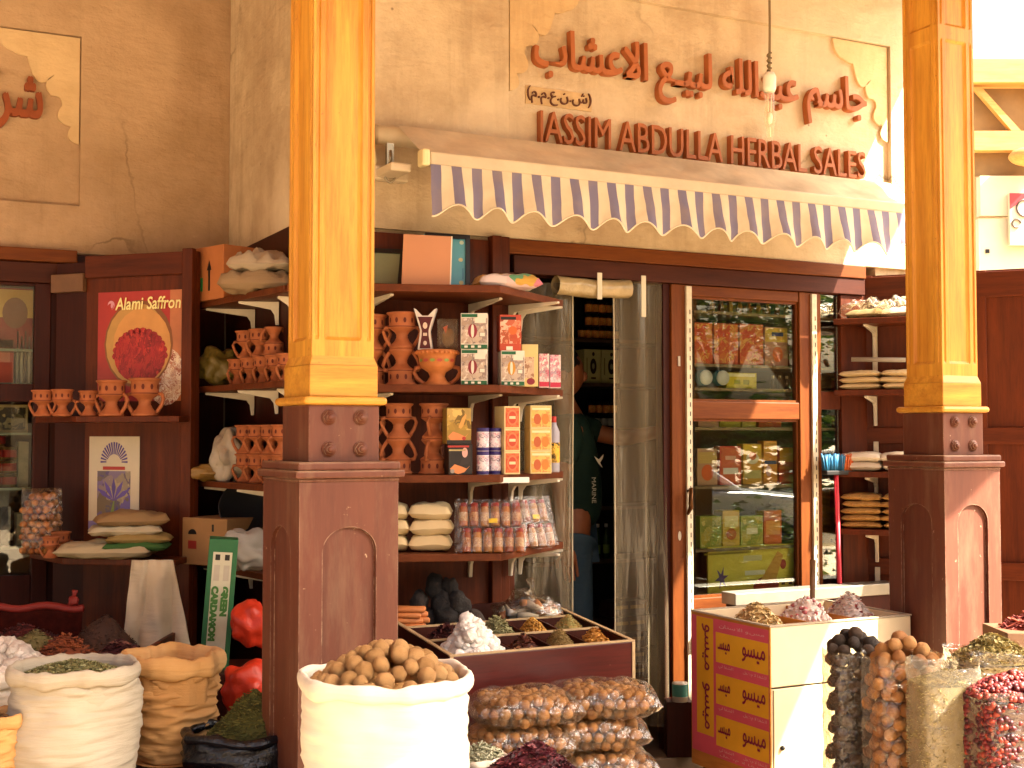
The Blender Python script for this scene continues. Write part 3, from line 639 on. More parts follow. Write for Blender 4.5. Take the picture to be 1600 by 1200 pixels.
stack(572, ZC[2], h1 + .04, 'the burner stack mostly hidden by the bolted block', 0.98, 0)
# the wide two-handled pot
pw = T('clay_pot', 'wide two-handled orange clay pot with a crimped rim on the shelf', 'pot', loc(683, ZC[1], 5.13), FR)
MB().lathe([(0, 0), (.055, 0), (.056, .006), (.040, .018), (.030, .036), (.036, .052), (.062, .068), (.070, .082), (.074, .108), (.078, .120), (.084, .124), (.086, .132), (.084, .140), (.074, .142), (.068, .120), (0, .1)], 28).build('bowl', plain('#b8703a', .75, .22, 22, .25), pw)
m = MB()
for k in range(28): a = 2 * pi * k / 28; m.ball((.0855 * cos(a), .0855 * sin(a), .130), .0065, 0, 6, 5)
m.build('crimped_rim', plain('#b8703a', .75, .22, 22, .25), pw)
for s_ in (-1, 1): MB().tube([(s_ * .066, 0, .074), (s_ * .086, 0, .070), (s_ * .092, 0, .052), (s_ * .080, 0, .028), (s_ * .062, 0, .012), (s_ * .05, 0, .006)], .009, 8).build('handle', M_TERRA, pw)
m = MB()
for k, c_ in enumerate((0, 1, 0, 1, 0, 1)):
    a = -pi / 2 + (k - 2.5) * .38; R = Matrix.Rotation(a + pi / 2, 3, 'Z'); m.add([R @ Vector((x, -.0765, .098 + z)) for x, z in [(.012 * cos(i), .007 * sin(i)) for i in range(6)]], [tuple(range(6))], c_)
m.build('painted_marks', [plain('#7d8a3c'), plain('#a04030')], pw)
# hourglass shaped box and the bag standing on the pot
zpot = ZC[1] + .143
hg = T('hourglass_box', 'dark red hourglass-shaped box edged in white standing on the clay pot', 'box', loc(665, zpot, 5.13), FR)
m = MB(); pr_ = [(-.030, 0), (-.022, .055), (-.020, .075), (-.034, .125), (-.046, .165), (-.036, .160), (-.012, .135), (.012, .135), (.036, .160), (.046, .165), (.034, .125), (.020, .075), (.022, .055), (.030, 0)]
m.prismY(pr_, -.03, .03); m.build('card_body', plain('#cfc6bc', .5, .1, 9, 0), hg)
m = MB(); m.prismY([(-.022, .004), (-.014, .055), (-.013, .075), (-.024, .115), (-.030, .130), (.030, .130), (.024, .115), (.013, .075), (.014, .055), (.022, .004)], -.0325, -.0305)
m.ell(0, .025, .007, .009, -.0335, 1); m.ell(0, .095, .009, .013, -.0335, 1); m.quad(0, .06, .016, .012, -.0335, 1); m.build('printed_front', [plain('#4d0f14', .4, .2, 20, 0), plain('#c9b8a6', .5, .3, 40, 0)], hg)
M_FILM = film('clear bag film', '#efe9dc', .45, .10, .07, '#d8ccb4', 16, .9)
bg_ = T('clear_bag', 'clear bag with an orange patch standing on the clay pot', 'bag', loc(700, zpot, 5.14), FR)
m = MB().pillow((0, 0, .062), .085, .125, .05, 0, .4, 3.0, 14, Matrix.Rotation(radians(90), 3, 'X')); m.build('film', M_FILM, bg_)
m = MB().ball((.002, 0, .05), .026, 0, 12, 8, .35, 3, (1, .6, 1.5)); m.prismY([(-.02, .09), (0, .10), (-.008, .065)], -.014, -.010, 1); m.build('contents', [plain('#8a6a48', .7, .3, 30, .2), plain('#b8481c')], bg_)

# ---- cartons with printed faces
def art(m, w, hh, d, dec, mats):
    y = -d / 2 - .0008
    for k, e in enumerate(dec):
        kind = e[0]; mt = e[-1]
        if mt not in mats: mats.append(mt)
        mi = mats.index(mt); yy = y - .0004 * k
        if kind == 'r': m.quad(e[1] * w / 2, e[2] * hh, e[3] * w, e[4] * hh, yy, mi)
        elif kind == 'e': m.ell(e[1] * w / 2, e[2] * hh, e[3] * w, e[4] * hh, yy, mi)
        elif kind == 'p': m.poly([(a * w / 2, b * hh) for a, b in e[1]], yy, mi)
        elif kind == 's':                # print on the right-hand side face
            b = len(m.v); m.add([(w / 2 + .0008, -d / 2 + d * (e[1] - e[3] / 2), hh * (e[2] - e[4] / 2)), (w / 2 + .0008, -d / 2 + d * (e[1] + e[3] / 2), hh * (e[2] - e[4] / 2)), (w / 2 + .0008, -d / 2 + d * (e[1] + e[3] / 2), hh * (e[2] + e[4] / 2)), (w / 2 + .0008, -d / 2 + d * (e[1] - e[3] / 2), hh * (e[2] + e[4] / 2))], [(0, 1, 2, 3)], mi)
def carton(name, label, cat, px0, px1, py0, py1, h, z, d, base, dec, group=None, turn=0.0, bev=.0015):
    wd, hh = px_(px1 - px0, h), px_(py1 - py0, h)
    t = T(name, label, cat, loc((px0 + px1) / 2, z, h + d / 2), FR + turn, group)
    mats = [base if not isinstance(base, str) else paper(base)]
    m = MB().bb(-wd / 2, wd / 2, -d / 2, d / 2, 0, hh); m.build('carton', mats[0], t, bev=bev)
    if dec:
        m = MB(); mm = []; art(m, wd, hh, d, dec, mm); m.build('printed_face', mm, t)
    return t, hh
c_ = paper
WHT, GRN, RED_, ORA, YEL, BLK, PUR, CRM, GRY = c_('#d9d2c4'), c_('#1f5a3a'), c_('#9c2a24'), c_('#c8602a'), c_('#c9a43c'), c_('#17120f'), c_('#2c2060'), c_('#d8c79a'), c_('#8a8078')
PHOTO = printed('kitchen scene', ['#b8a898', '#8c7a74', '#d2c8bc', '#6a5a58', '#a89484', '#c6b8ae'], 40)
def ovenbox(bulb):
    return [('r', 0, .5, .96, .72, PHOTO), ('r', 0, .06, .98, .12, GRN), ('r', -.35, .93, .6, .09, GRN), ('e', -.12, .5, .17, .20, bulb), ('e', -.12, .5, .06, .19, WHT), ('r', -.12, .77, .05, .20, GRY), ('r', .45, .80, .42, .16, WHT), ('r', .62, .40, .24, .14, GRY), ('r', .62, .40, .18, .10, WHT),
            ('r', -.6, .06, .12, .06, WHT), ('r', -.1, .06, .12, .06, WHT), ('r', .4, .06, .12, .06, WHT), ('s', .5, .5, .9, .9, PHOTO), ('s', .5, .06, .98, .12, GRN)]
MAR = c_('#7c2230'); AMB = c_('#b8842a')
z2 = ZC[1]; GB = 'burner cartons on the second shelf'
_, q1 = carton('burner_carton', 'lower white and green carton with a maroon burner picture left of the bracket', 'carton', 721, 762, 545, 601, 5.07, z2, .12, '#d8d2c6', ovenbox(MAR), GB)
carton('burner_carton', 'upper white and green carton stacked on the maroon burner carton left of the bracket', 'carton', 720.5, 762.5, 487, 543, 5.065, z2 + q1 + .001, .12, '#d8d2c6', ovenbox(c_('#86283a')), GB)
_, q1 = carton('burner_carton', 'white and green carton with an amber burner picture under the orange carton', 'carton', 780, 817, 546, 601, 5.15, z2, .12, '#d8d2c6', ovenbox(AMB), GB, .12)
REDP = printed('orange scene', ['#a8462c', '#c98a6a', '#d8b8a0', '#8c3a24', '#b86a48'], 36)
carton('orange_carton', 'orange red photo carton stacked on the amber burner carton', 'carton', 778, 812, 489, 545, 5.155, z2 + q1 + .001, .12, '#a8402a', [('r', 0, .52, .95, .66, REDP), ('r', -.2, .90, .7, .08, BLK), ('e', .2, .56, .2, .12, ORA), ('r', -.1, .06, .3, .1, WHT), ('s', .5, .5, .95, .95, printed('dark side', ['#4a1c14', '#6a2a1c', '#3a1410'], 40))], None, .12)
carton('cream_carton', 'tall cream yellow carton behind the small pink packets', 'carton', 812, 838, 535, 601, 5.24, z2, .10, '#c9b478', [('r', -.1, .45, .6, .5, printed('cream scene', ['#b8a088', '#8a6048', '#c8b49a'], 40)), ('e', .1, .12, .25, .08, MAR)], None, .15)
PK = printed('pink print', ['#d8ccd0', '#c05a78', '#8a8494', '#d8d0d0', '#a8305a', '#e0dcd8'], 60)
for i, (a, b) in enumerate(((841, 857), (858, 875))):
    carton('charcoal_packet', ('left' if i == 0 else 'right') + ' small pink and white packet at the outer end of the second shelf', 'packet', a, b, 553 + i, 606, 5.36 + .06 * i, z2, .06, '#d0c0c4', [('r', 0, .55, .96, .9, PK), ('r', 0, .1, .98, .14, c_('#b02848'))], 'pink packets on the second shelf', .1)
# the pale edging strip on the second shelf's outer end and the label on the third
z3 = ZC[2]; YP = printed('gold scene', ['#a8883a', '#8a6c2c', '#c8a860', '#6a5424'], 26); HAND = c_('#c87c48')
hand_pts = [(-.9, .20), (-.5, .34), (0.0, .28), (.5, .20), (.8, .30), (.3, .08), (-.2, .02), (-.7, .10)]
tube_pts = [(-.05, .46), (.25, .72), (.55, .84), (.6, .78), (.35, .50), (.15, .42)]
_, q1 = carton('henna_box', 'black henna box with a hand picture under the yellow one', 'box', 697, 735, 697, 745, 5.06, z3, .09, '#1a1210', [('p', hand_pts, HAND), ('p', [(-.1, .3), (.3, .75), (.7, .95), (.9, .5), (.6, .35)], c_('#251c1c')), ('e', .35, .72, .12, .16, c_('#c89a90')), ('r', -.2, .92, .9, .06, RED_), ('r', -.3, .80, .7, .05, c_('#a09060')), ('s', .5, .5, .9, .8, printed('black side', ['#241814', '#8a5a3a', '#1a1210'], 40)), ('e', -.7, .12, .09, .07, GRY)], None, .25)
carton('henna_box', 'yellow henna box with a hand picture stacked on the black one', 'box', 694, 733, 642, 698, 5.055, z3 + q1 + .001, .09, '#8f7430', [('r', 0, .68, .98, .60, YP), ('p', hand_pts, HAND), ('p', tube_pts, c_('#c89048')), ('r', 0, .05, .99, .1, BLK), ('e', .4, .15, .08, .05, RED_), ('s', .5, .6, .95, .75, YP), ('s', .5, .08, .99, .16, BLK), ('s', .5, .3, .7, .15, HAND)], None, .25)
PU = printed('purple print', ['#d8ccd4', '#a8486a', '#d8d4d8', '#3a2a5c', '#d6c8c0'], 60)
for i, (a, b, lab) in enumerate(((745, 764, 'inner'), (763, 783, 'outer'))):
    for j in range(2):
        hh = px_(36, 5.1); hz = z3 + j * (hh + .001)
        t = T('round_tin', '%s %s purple and white printed tin beside the henna boxes' % (('lower', 'upper')[j], lab), 'tin', loc((a + b) / 2, hz, 5.06 + .05 * i + .03), FR, 'purple tins on the third shelf'); r = px_(b - a, 5.1) / 2
        MB().lathe([(0, 0), (r, 0), (r, hh * .12), (r, hh * .85), (r, hh), (0, hh)], 24).build('can', c_('#d6ccd4'), t)
        m = MB(); m.lathe([(r + .0006, hh * .14), (r + .0006, hh * .80)], 24, 0); m.lathe([(r + .0009, 0.002), (r + .0009, hh * .16)], 24, 1); m.lathe([(r + .0009, hh * .84), (r + .0009, hh)], 24, 1); m.build('wrapper', [PU, PUR], t)
OR2 = printed('orange emblem', ['#b8502c', '#c8683a', '#a84024'], 50); YR = printed('yellow red', ['#c8a858', '#d0b878', '#b06a3a', '#cdb46a', '#c09040'], 34)
for i, (a, b) in enumerate(((779, 806), (823, 858))):
    zz = z3
    for j in range(3):
        wd = ('bottom', 'middle', 'top')[j]
        if i == 0: dec = [('r', 0, .5, .86, .86, OR2), ('e', 0, .5, .33, .36, c_('#c86a44')), ('e', 0, .5, .25, .27, c_('#a83c20')), ('r', 0, .5, .4, .12, c_('#d8b890')), ('s', .5, .5, .9, .92, YR)]
        else: dec = [('r', 0, .5, .92, .9, YR), ('e', -.35, .4, .17, .24, c_('#a8542c')), ('e', .4, .4, .17, .24, c_('#b87430')), ('r', 0, .85, .85, .1, c_('#d8caa0')), ('s', .5, .5, .9, .9, YR)]
        _, q1 = carton('soap_box', wd + (' orange soap box with cream side' if i == 0 else ' cream soap box with brown figures') + ' in the tall pile on the third shelf', 'box', a, b, 640, 675.2, 5.12 + .10 * i, zz, .10 if i == 0 else .08, '#cdbb86', dec, 'soap boxes on the third shelf', .42 if i == 0 else .30)
        zz += q1 + .0008
bt = T('spray_bottle', 'grey bottle with red cap and yellow label at the shelf end', 'bottle', loc(865, z3, 5.44), FR)
MB().lathe([(0, 0), (.024, 0), (.026, .01), (.026, .17), (.013, .20), (.013, .21), (0, .21)], 18).build('body', c_('#9a98a4'), bt)
MB().lathe([(0, 0), (.012, 0), (.012, .03), (0, .032)], 14, 0, (0, 0, .205)).build('cap', c_('#b0322c'), bt); MB().lathe([(.0266, .04), (.0266, .125)], 18).build('wrapper', printed('yellow wrap', ['#c89a2c', '#d8b040', '#3a2c1c'], 50), bt)
nt = T('price_card', 'white card strip taped along the front edge of the third shelf', 'card', loc(803, z3 - .033, 5.115), FR + .42); MB().bb(-.062, .062, -.012, -.010, 0, .022).build('card', c_('#d8d4cc'), nt)

# ---- cream flour bags and bottle packs on the lowest shelf
z4 = ZC[3]; CRB = plain('#c8b48a', .5, .10, 7, .25, .004, spec=.4); GC = 'cream bags on the lowest shelf'
for i, (pc, ln) in enumerate(((606, 'inner'), (673, 'outer'))):
    for j in range(3):
        p = loc(pc + 2 * (j % 2), z4 + .001 + j * .062, 5.16); t = T('flour_bag', '%s cream powder bag of the %s pile beside the bottle pack' % (('bottom', 'middle', 'top')[j], ln), 'bag', p, FR, GC)
        MB().pillow((0, 0, 0), .172, .15, .072, 0, .12, i * 3 + j * 1.3, 14, None, lo=.4, p=.33).build('bag', CRB, t)
SHR = film('shrink wrap', '#f2eee4', 1.8, .05, .02, '#d8d0c0', 12, 1.0, power=2.4)
def bottlepack(label, px, h, turn, n, sw):
    t = T('bottle_pack', label, 'bottle pack', loc(px, z4 + .001, h), FR + turn, 'shrink wrapped bottle packs'); tilt = Matrix.Rotation(radians(-20), 3, 'X')
    for row in range(2):
        for k in range(n):
            b0 = Vector(((k - (n - 1) / 2) * .042 + .012 * row, 0, .004 + (1 - row) * .105)); cols = ('#a05a2c', '#8e4424', '#a8763e', '#946634', '#a86a38', '#843a20')
            m = MB(); prf = [(0, 0), (.017, 0), (.018, .004), (.018, .072), (.015, .078), (.015, .079)]; m.lathe(prf, 12, 0); m.lathe([(.0185, .018), (.0185, .055)], 12, 1); m.lathe([(.0165, .078), (.0165, .094), (0, .095)], 12, 2)
            m.v = [tuple(tilt @ (Vector(q) + b0)) for q in m.v]
            m.build('bottle', [plain(cols[(k + row) % 6], .35, .2, 60, 0), printed('bottle label', ['#b88a6a', '#8e5a40', '#c0a080', '#804830'], 90) if (k + row) % 2 else printed('bottle label two', ['#b89a80', '#9a7058', '#c8b498'], 90), c_('#8a1f18')], t)
    w2 = n * .021 + .014; m = MB()
    def wrap(u, v):
        a = 2 * pi * u; x = w2 * max(-1, min(1, 1.5 * cos(a))); y = .024 * max(-1, min(1, 1.6 * sin(a))) * (1 + .25 * noise.noise(Vector((u * 9, v * 6, sw))))
        return tilt @ Vector((x * (1 + .02 * noise.noise(Vector((v * 9, u, sw)))), y, .0 + v * .214))
    m.grid(wrap, 48, 16, 0, True, True); m.build('shrink_film', SHR, t)
    MB().box(tilt @ Vector((.012, -.026, .125)), (.034, .001, .018), 0, tilt).build('price_sticker', c_('#c8a820'), t)
bottlepack('shrink-wrapped pack of red-capped spice bottles leaning beside the cream bags', 766, 5.06, .05, 6, 1.0)
bottlepack('shrink-wrapped spice bottle pack at the curved end of the lowest shelf', 838, 5.31, .55, 4, 5.0)

# ---- things on the top shelf
z1 = ZC[0]
def board(name, label, cat, p0, p1, y0, y1, h, base, frame=None, lean=8, skew=0.0, turn=0.0, dec=()):
    wd, hh = px_(p1 - p0, h), px_(y1 - y0, h) / cos(radians(lean)); t = T(name, label, cat, loc((p0 + p1) / 2, z1 + .002, h), FR + turn); R = Matrix.Rotation(radians(-lean), 3, 'X') @ Matrix.Rotation(skew, 3, 'Y')
    m = MB().bb(-wd / 2, wd / 2, -.010, .010, 0, hh); m.v = [tuple(R @ Vector(v)) for v in m.v]; m.build('panel', base, t, bev=.002)
    if frame:
        m = MB(); e = .018
        for a in ((-wd / 2, -wd / 2 + e, 0, hh), (wd / 2 - e, wd / 2, 0, hh), (-wd / 2 + e, wd / 2 - e, 0, e), (-wd / 2 + e, wd / 2 - e, hh - e, hh)): m.bb(a[0], a[1], -.018, -.0102, a[2], a[3])
        m.v = [tuple(R @ Vector(v)) for v in m.v]; m.build('frame', frame, t)
    if dec:
        m = MB(); mm = []
        for k, e in enumerate(dec):
            if e[-1] not in mm: mm.append(e[-1])
            if e[0] == 'e': m.ell(e[1] * wd / 2, e[2] * hh, e[3] * wd, e[4] * hh, -.0112, mm.index(e[-1]))
            else: m.quad(e[1] * wd / 2, e[2] * hh, e[3] * wd, e[4] * hh, -.0108, mm.index(e[-1]))
        m.v = [tuple(R @ Vector(v)) for v in m.v]; m.build('painted_marks', mm, t)
board('picture_frame', 'black framed turquoise picture standing behind the pink board', 'picture', 662, 734, 353, 442, 5.26, plain('#4f94a0', .35, .12, 9, 0), BLK, 6, 0.02, .25, [('e', .62, .14, .05, .035, c_('#a8a070')), ('e', .60, .55, .05, .035, c_('#b8b080')), ('e', .64, .86, .05, .035, c_('#a8b8a0')), ('r', .25, .92, .3, .02, c_('#2a6a88')), ('r', .7, .3, .02, .2, c_('#2a6a88'))])
board('pink_board', 'flat salmon pink board with a white edge leaning on the top shelf', 'board', 627, 704, 363, 445, 5.12, plain('#b8825e', .6, .06, 5, .05), None, 10, 0.04, 0.1, [('r', .985, .5, .025, 1.0, WHT)])
board('picture_frame', 'dull green glazed picture leaning behind the golden pillar', 'picture', 572, 628, 377, 441, 5.22, plain('#7d8468', .2, .12, 6, 0), BLK, 18, 0.05, 0)
fb = T('floral_bag', 'colourful flower-printed plastic bag lying on the top shelf end', 'bag', loc(790, z1, 5.22), FR + .3)
m = MB().pillow((0, 0, 0), .27, .17, .062, 0, .3, 2.0, 18, None, lo=.3, p=.3); m.build('bag', printed('flower plastic', ['#b8a048', '#c8884a', '#d8ccc0', '#b85a78', '#d0c8c0', '#5a9470', '#d8d0c4'], 9, .3), fb)
# ================================================================ HEAPS, SACKS, BAGS (builders)
def grains(m, rnd, n, place, kind, size, nm):
    for _ in range(n):
        p = place(rnd); mi = rnd.randrange(nm); R = Matrix.Rotation(rnd.uniform(0, 6.28), 3, 'Z') @ Matrix.Rotation(rnd.uniform(-.9, .9), 3, 'X') @ Matrix.Rotation(rnd.uniform(-.6, .6), 3, 'Y'); s = size * rnd.uniform(.6, 1.35)
        if kind == 'flake':
            q = [Vector((-s, -s * .5, 0)), Vector((s * .3, -s * .6, s * .25)), Vector((s, s * .4, 0)), Vector((-s * .4, s * .6, s * .3))]
            m.add([p + R @ a for a in q], [(0, 1, 2), (0, 2, 3)], mi)
        elif kind == 'stick': m.box(p, (s * 2.6, s * .34, s * .34), mi, R)
        elif kind == 'ball': m.ball(p, s, mi, 7, 5, .15, 2, (1, 1, .85), R, rnd.random() * 9)
        else: m.ball(p, s, mi, 10, 7, .38, 1.5, (1, .85, .8), R, rnd.random() * 9, rnd.random() < .5)
def heap(name, label, at, rx, ry, h, kind, n, size, cols, rz=FR, seed=1, pw=1.3, base=None, group=None, cat='spice heap', rough=.8):
    rnd = random.Random(seed); t = Vector(at); mats = [plain(c, rough, .25, 70, .2) for c in cols]
    def prof(x, y):
        r = min(1.0, math.hypot(x, y)); return h * (1 - r ** pw) * (1 + .18 * noise.noise(Vector((x * 2 + seed, y * 2, 1))))
    m = MB()
    def dome(u, v): a = 2 * pi * u; return Vector((v * rx * cos(a), v * ry * sin(a), prof(v * cos(a), v * sin(a)) - .004 + .0 * u))
    m.grid(dome, 28, 12, 0, True, True); m.f = [f[::-1] for f in m.f]
    def place(r):
        a = r.uniform(0, 6.28); q = math.sqrt(r.random()) * .98; x, y = q * cos(a), q * sin(a); return Vector((x * rx, y * ry, prof(x, y) + size * .1))
    grains(m, rnd, n, place, kind, size, len(mats))
    o = m.build(name, mats, None); o.location = t; o.rotation_euler = (0, 0, rz); return tag(o, label, cat, group)
def sack(label, at, r, ht, mat, rimmat=None, seed=0, bulge=.06, taper=.9, roll=.018, group=None, wr=.012, dip=.0):
    t = T('open_sack', label, 'sack', at, 0, group)
    def nz(a, z, f, k): return noise.noise(Vector((cos(a) * f, sin(a) * f, z * k + seed)))
    def fn(u, v):
        a = 2 * pi * u; z = v * ht
        q = r * (taper + (1 - taper) * v ** .7 + bulge * sin(pi * min(1, v * 1.05)) ** 1.0) if v < 1 else r
        q += wr * (nz(a, v * 15, 2.4, 1.0) + .5 * nz(a, v * 31, 4.0, 1.0)) * (.4 + v) + .03 * r / .2 * nz(a, v * 2, 1.0, 1.0) + .006 * nz(a, v * 50, 2.2, 1.0)
        if v < .06: q *= .86 + .14 * math.sqrt(v / .06)
        return Vector((q * cos(a), q * sin(a), z + dip * nz(a, 3, .8, 1) * v))
    m = MB().grid(fn, 72, 54, 0, True, True)
    m.grid(lambda u, v: Vector((r * .86 * (1 - v) * cos(2 * pi * u), r * .86 * (1 - v) * sin(2 * pi * u), .002)), 24, 2, 0, True, True)
    def inn(u, v): a = 2 * pi * u; p = fn(u, 1.0); k = .985 - .06 * v; return Vector((p.x * k, p.y * k, p.z - v * .12))
    m.grid(inn, 72, 5, 0, True, True); m.build('sack_cloth', mat, t)
    m = MB()
    def rim(u, v):
        a = 2 * pi * u; p = fn(u, 1.0); b = 2 * pi * v; k = roll * (1 + .45 * nz(a, 1, 2.1, 1.0) + .25 * nz(a, 5, 6, 1)); d = Vector((cos(a), sin(a), 0))
        return p + d * (k * .8 * cos(b) + .002) + Vector((0, 0, k * 1.5 * sin(b) + .008 * nz(a, 9, 1.5, 1)))
    m.grid(rim, 96, 12, 0, True, True); m.build('rolled_rim', rimmat or mat, t); return t
def ballpack(m, rnd, w, d, h, r, nm, inside, seg=9, rings=6, nz=.12):
    z = r; k = 0
    while z < h:
        y = -d / 2 + r
        j = 0
        while y < d / 2:
            x = -w / 2 + r + (r if (j + k) % 2 else 0)
            while x < w / 2:
                p = Vector((x, y, z)) + Vector((rnd.uniform(-1, 1), rnd.uniform(-1, 1), rnd.uniform(-1, 1))) * r * .25
                if inside(p): m.ball(p, r * rnd.uniform(.86, 1.06), rnd.randrange(nm), seg, rings, nz, 2.2, (1, 1, .94), Matrix.Rotation(rnd.uniform(0, 3), 3, 'X'), rnd.random() * 20)
                x += r * 2.02
            y += r * 1.8; j += 1
        z += r * 1.72; k += 1
NUT = [plain(c, .7, .4, 34, .9, .006) for c in ('#c8985e', '#d2a46a', '#b88a52', '#cc9c62')]
DNUT = [plain(c, .65, .35, 34, .9, .006) for c in ('#3a2a1c', '#4a3524', '#2e2117')]
ONUT = [plain(c, .65, .35, 34, .9, .006) for c in ('#b98248', '#a8703a', '#c89358')]
CELLO = film('cellophane', '#f2ece0', 2.2, .04, .02, '#d8ccb4', 13, 1.0, power=2.3)
CELLO2 = film('tall bag film', '#f0eadc', 2.6, .04, .025, '#e0d8c6', 7, 1.0, (1, 1, 2.6), power=2.2)
def single_nuts(name, label, group, spots, r, mats, seed):
    rnd = random.Random(seed); me = []
    for q in range(5):
        m = MB().ball((0, 0, 0), 1.0, 0, 16, 11, .14, 1.6, (1, 1, .93), None, q * 3.1)
        o = m.build(name, mats[q % len(mats)], None); me.append(o)
    for i, p in enumerate(spots):
        o = me[i] if i < 5 else me[i % 5].copy()
        if i >= 5: COL.objects.link(o)
        o.location = p; s = r * rnd.uniform(.84, 1.12); o.scale = (s, s, s * rnd.uniform(.9, 1)); o.rotation_euler = (rnd.uniform(0, 3), rnd.uniform(0, 3), rnd.uniform(0, 6)); tag(o, label, name.replace('_', ' '), group)
def pile_spots(c, rx, ry, h, r, n, seed, pw=1.6):
    """balls settled on a mound, kept apart"""
    rnd = random.Random(seed); out = []
    for _ in range(6000):
        if len(out) >= n: break
        a = rnd.uniform(0, 6.283); q = math.sqrt(rnd.random()); x, y = q * cos(a), q * sin(a); z = h * (1 - q ** pw)
        p = Vector((x * rx, y * ry, z + rnd.uniform(0, .3) * r))
        if all((p - o).length > 1.72 * r for o in out): out.append(p)
    return [Vector(c) + p for p in out]
def stand(label, pts, ztop, mat=M_DARKX, zb=0.002):
    o = Vector((pts[0][0], pts[0][1], 0)); t = T('display_stand', label, 'stand', o); pl = [(p[0] - o.x, p[1] - o.y) for p in pts]
    MB().prism(pl, ztop - .03, ztop).build('stand_top', mat, t, bev=.003)
    cx = sum(p[0] for p in pl) / len(pl); cy_ = sum(p[1] for p in pl) / len(pl)
    m = MB().prism([(cx + (x - cx) * .94, cy_ + (y - cy_) * .94) for x, y in pl], zb, ztop - .0305); m.build('stand_body', mat, t); return t
def rect(px0, px1, h0, h1): return [loc(px0, 0, h0), loc(px1, 0, h0), loc(px1, 0, h1), loc(px0, 0, h1)]
SACKW = cloth('white woven sack', '#a89e8a', '#b6ad9a'); SACKT = cloth('tan woven sack', '#b98a52', '#cfa068', weave=.5); SACKO = cloth('thin white bag', '#c8bfae', '#d8d0c0', 400, weave=.1)

# ================================================================ LEFT: SHUTTER LEAF, POSTERS, CABINET, ALCOVE
H0, H1 = 5.76, 5.58; L0, L1 = loc(128, 0, H0), loc(301, 0, H1); LV = L1 - L0; LL = LV.length; LRZ = math.atan2(LV.y, LV.x)
def lf(px, py, off=0.0):
    k = (px - 800) / FPX; l0, l1 = -.336 * H0, -.2495 * H1; t = (k * H0 - l0) / ((l1 - l0) - k * (H1 - H0)); h = H0 + (H1 - H0) * t; return t * LL, zof(py, h)
leaf = T('shutter_door', 'dark red wooden shutter opened at the left carrying two saffron posters', 'shutter', (L0.x, L0.y, 0), LRZ)
zlt = lf(200, 398)[1]
m = MB().bb(0, LL, -.012, .02, .14, zlt); m.build('panel', M_RED, leaf)
xs0 = lf(284.5, 500)[0]; m = MB(); m.bb(xs0, LL, -.045, -.0125, .14, zlt + .01); m.build('stile', M_RED, leaf, bev=.004)
m = MB(); m.bb(0, xs0 - .001, -.030, -.0125, lf(200, 433)[1], zlt - .0); m.build('top_rail', M_REDX, leaf, bev=.004)
a, b = loc(80, 0, 5.82), loc(127.5, 0, H0); fl = T('shutter_door', 'narrow dark shutter leaf folded beside the cabinet window', 'shutter', (a.x, a.y, 0), math.atan2(b.y - a.y, b.x - a.x)); q = (b - a).length
m = MB().bb(0, q, -.01, .015, .14, 2.38); m.build('panel', M_DARK, fl); m = MB().bb(-.01, q, -.04, -.0105, zof(458, 5.8), zof(430, 5.8)); m.build('cross_board', plain('#6a4a30', .5, .3, 12, .1), fl, bev=.003)
def poster(name, label, px0, px1, py0, py1, mats, fill, y=-.0135):
    x0, zt = lf(px0, py0); x1, _ = lf(px1, py0); _, zb = lf((px0 + px1) / 2, py1); wx, hz = x1 - x0, zt - zb
    R = Matrix.Rotation(LRZ, 3, 'Z'); o = Vector((L0.x, L0.y, 0)) + R @ Vector(((x0 + x1) / 2, y, zb)); t = T(name, label, 'poster', o, LRZ)
    MB().bb(-wx / 2, wx / 2, -.002, 0, 0, hz).build('sheet', mats[0], t); m = MB(); fill(m, wx, hz); m.build('printed_picture', mats, t); return t, wx, hz
SAFF = printed('saffron threads', ['#8a1a1c', '#a82426', '#6a1014', '#b83428', '#7c1418'], 60, stretch=(1, 1, .5)); SPK = printed('white petals', ['#d8c8b0', '#a85a40', '#c8b098', '#8a3a2c', '#d8ccbc'], 55)
def fill1(m, w_, h_):
    y = -.0026
    m.quad(w_ * .42, h_ * .5, w_ * .16, h_, y, 5); m.ell(w_ * .30, h_ * .22, w_ * .22, h_ * .26, y - .0004, 4)
    m.ell(-.02 * w_, h_ * .52, w_ * .40, h_ * .40, y - .0008, 3); m.ell(-.04 * w_, h_ * .52, w_ * .36, h_ * .37, y - .0012, 1); m.ell(.02 * w_, h_ * .50, w_ * .335, h_ * .345, y - .0016, 6)
    m.ell(0.0 * w_, h_ * .41, w_ * .30, h_ * .245, y - .002, 2)
    for k in range(14): a = k * pi / 13; m.ell(.30 * w_ * .92 * cos(a), h_ * (.41 + .225 * sin(a)), w_ * .05, h_ * .035, y - .0024, 2, 8)
t, w_, h_ = poster('saffron_poster', 'red poster with a white bowl of saffron threads on the open shutter', 147, 283, 458, 627, [plain('#9c2418', .4, .3, 5, 0), c_('#b08848'), SAFF, c_('#7a4a22'), SPK, plain('#b06a40', .4, .3, 6, 0), plain('#c08a48', .4, .25, 6, 0)], fill1)
letters('lettering', 'Alami Saffron', .05, c_('#e8dc98'), t, width=w_ * .76, height=h_ * .115, at=(-w_ * .29, -.008, h_ * .83), bold=.0008, slant=.15)
m = MB(); m.ell(-w_ * .345, h_ * .88, .018, .020, -.003, 0); m.ell(-w_ * .35, h_ * .868, .016, .014, -.0034, 1); m.ell(-w_ * .335, h_ * .875, .006, .012, -.0038, 2); m.build('emblem', [c_('#c890a0'), plain('#9c2418', .4, .3, 5, 0), c_('#c890a0')], t)
FLW = printed('crocus picture', ['#6a5a48', '#4a3c78', '#8a7a60', '#5c4890', '#a09070', '#3c3454'], 22)
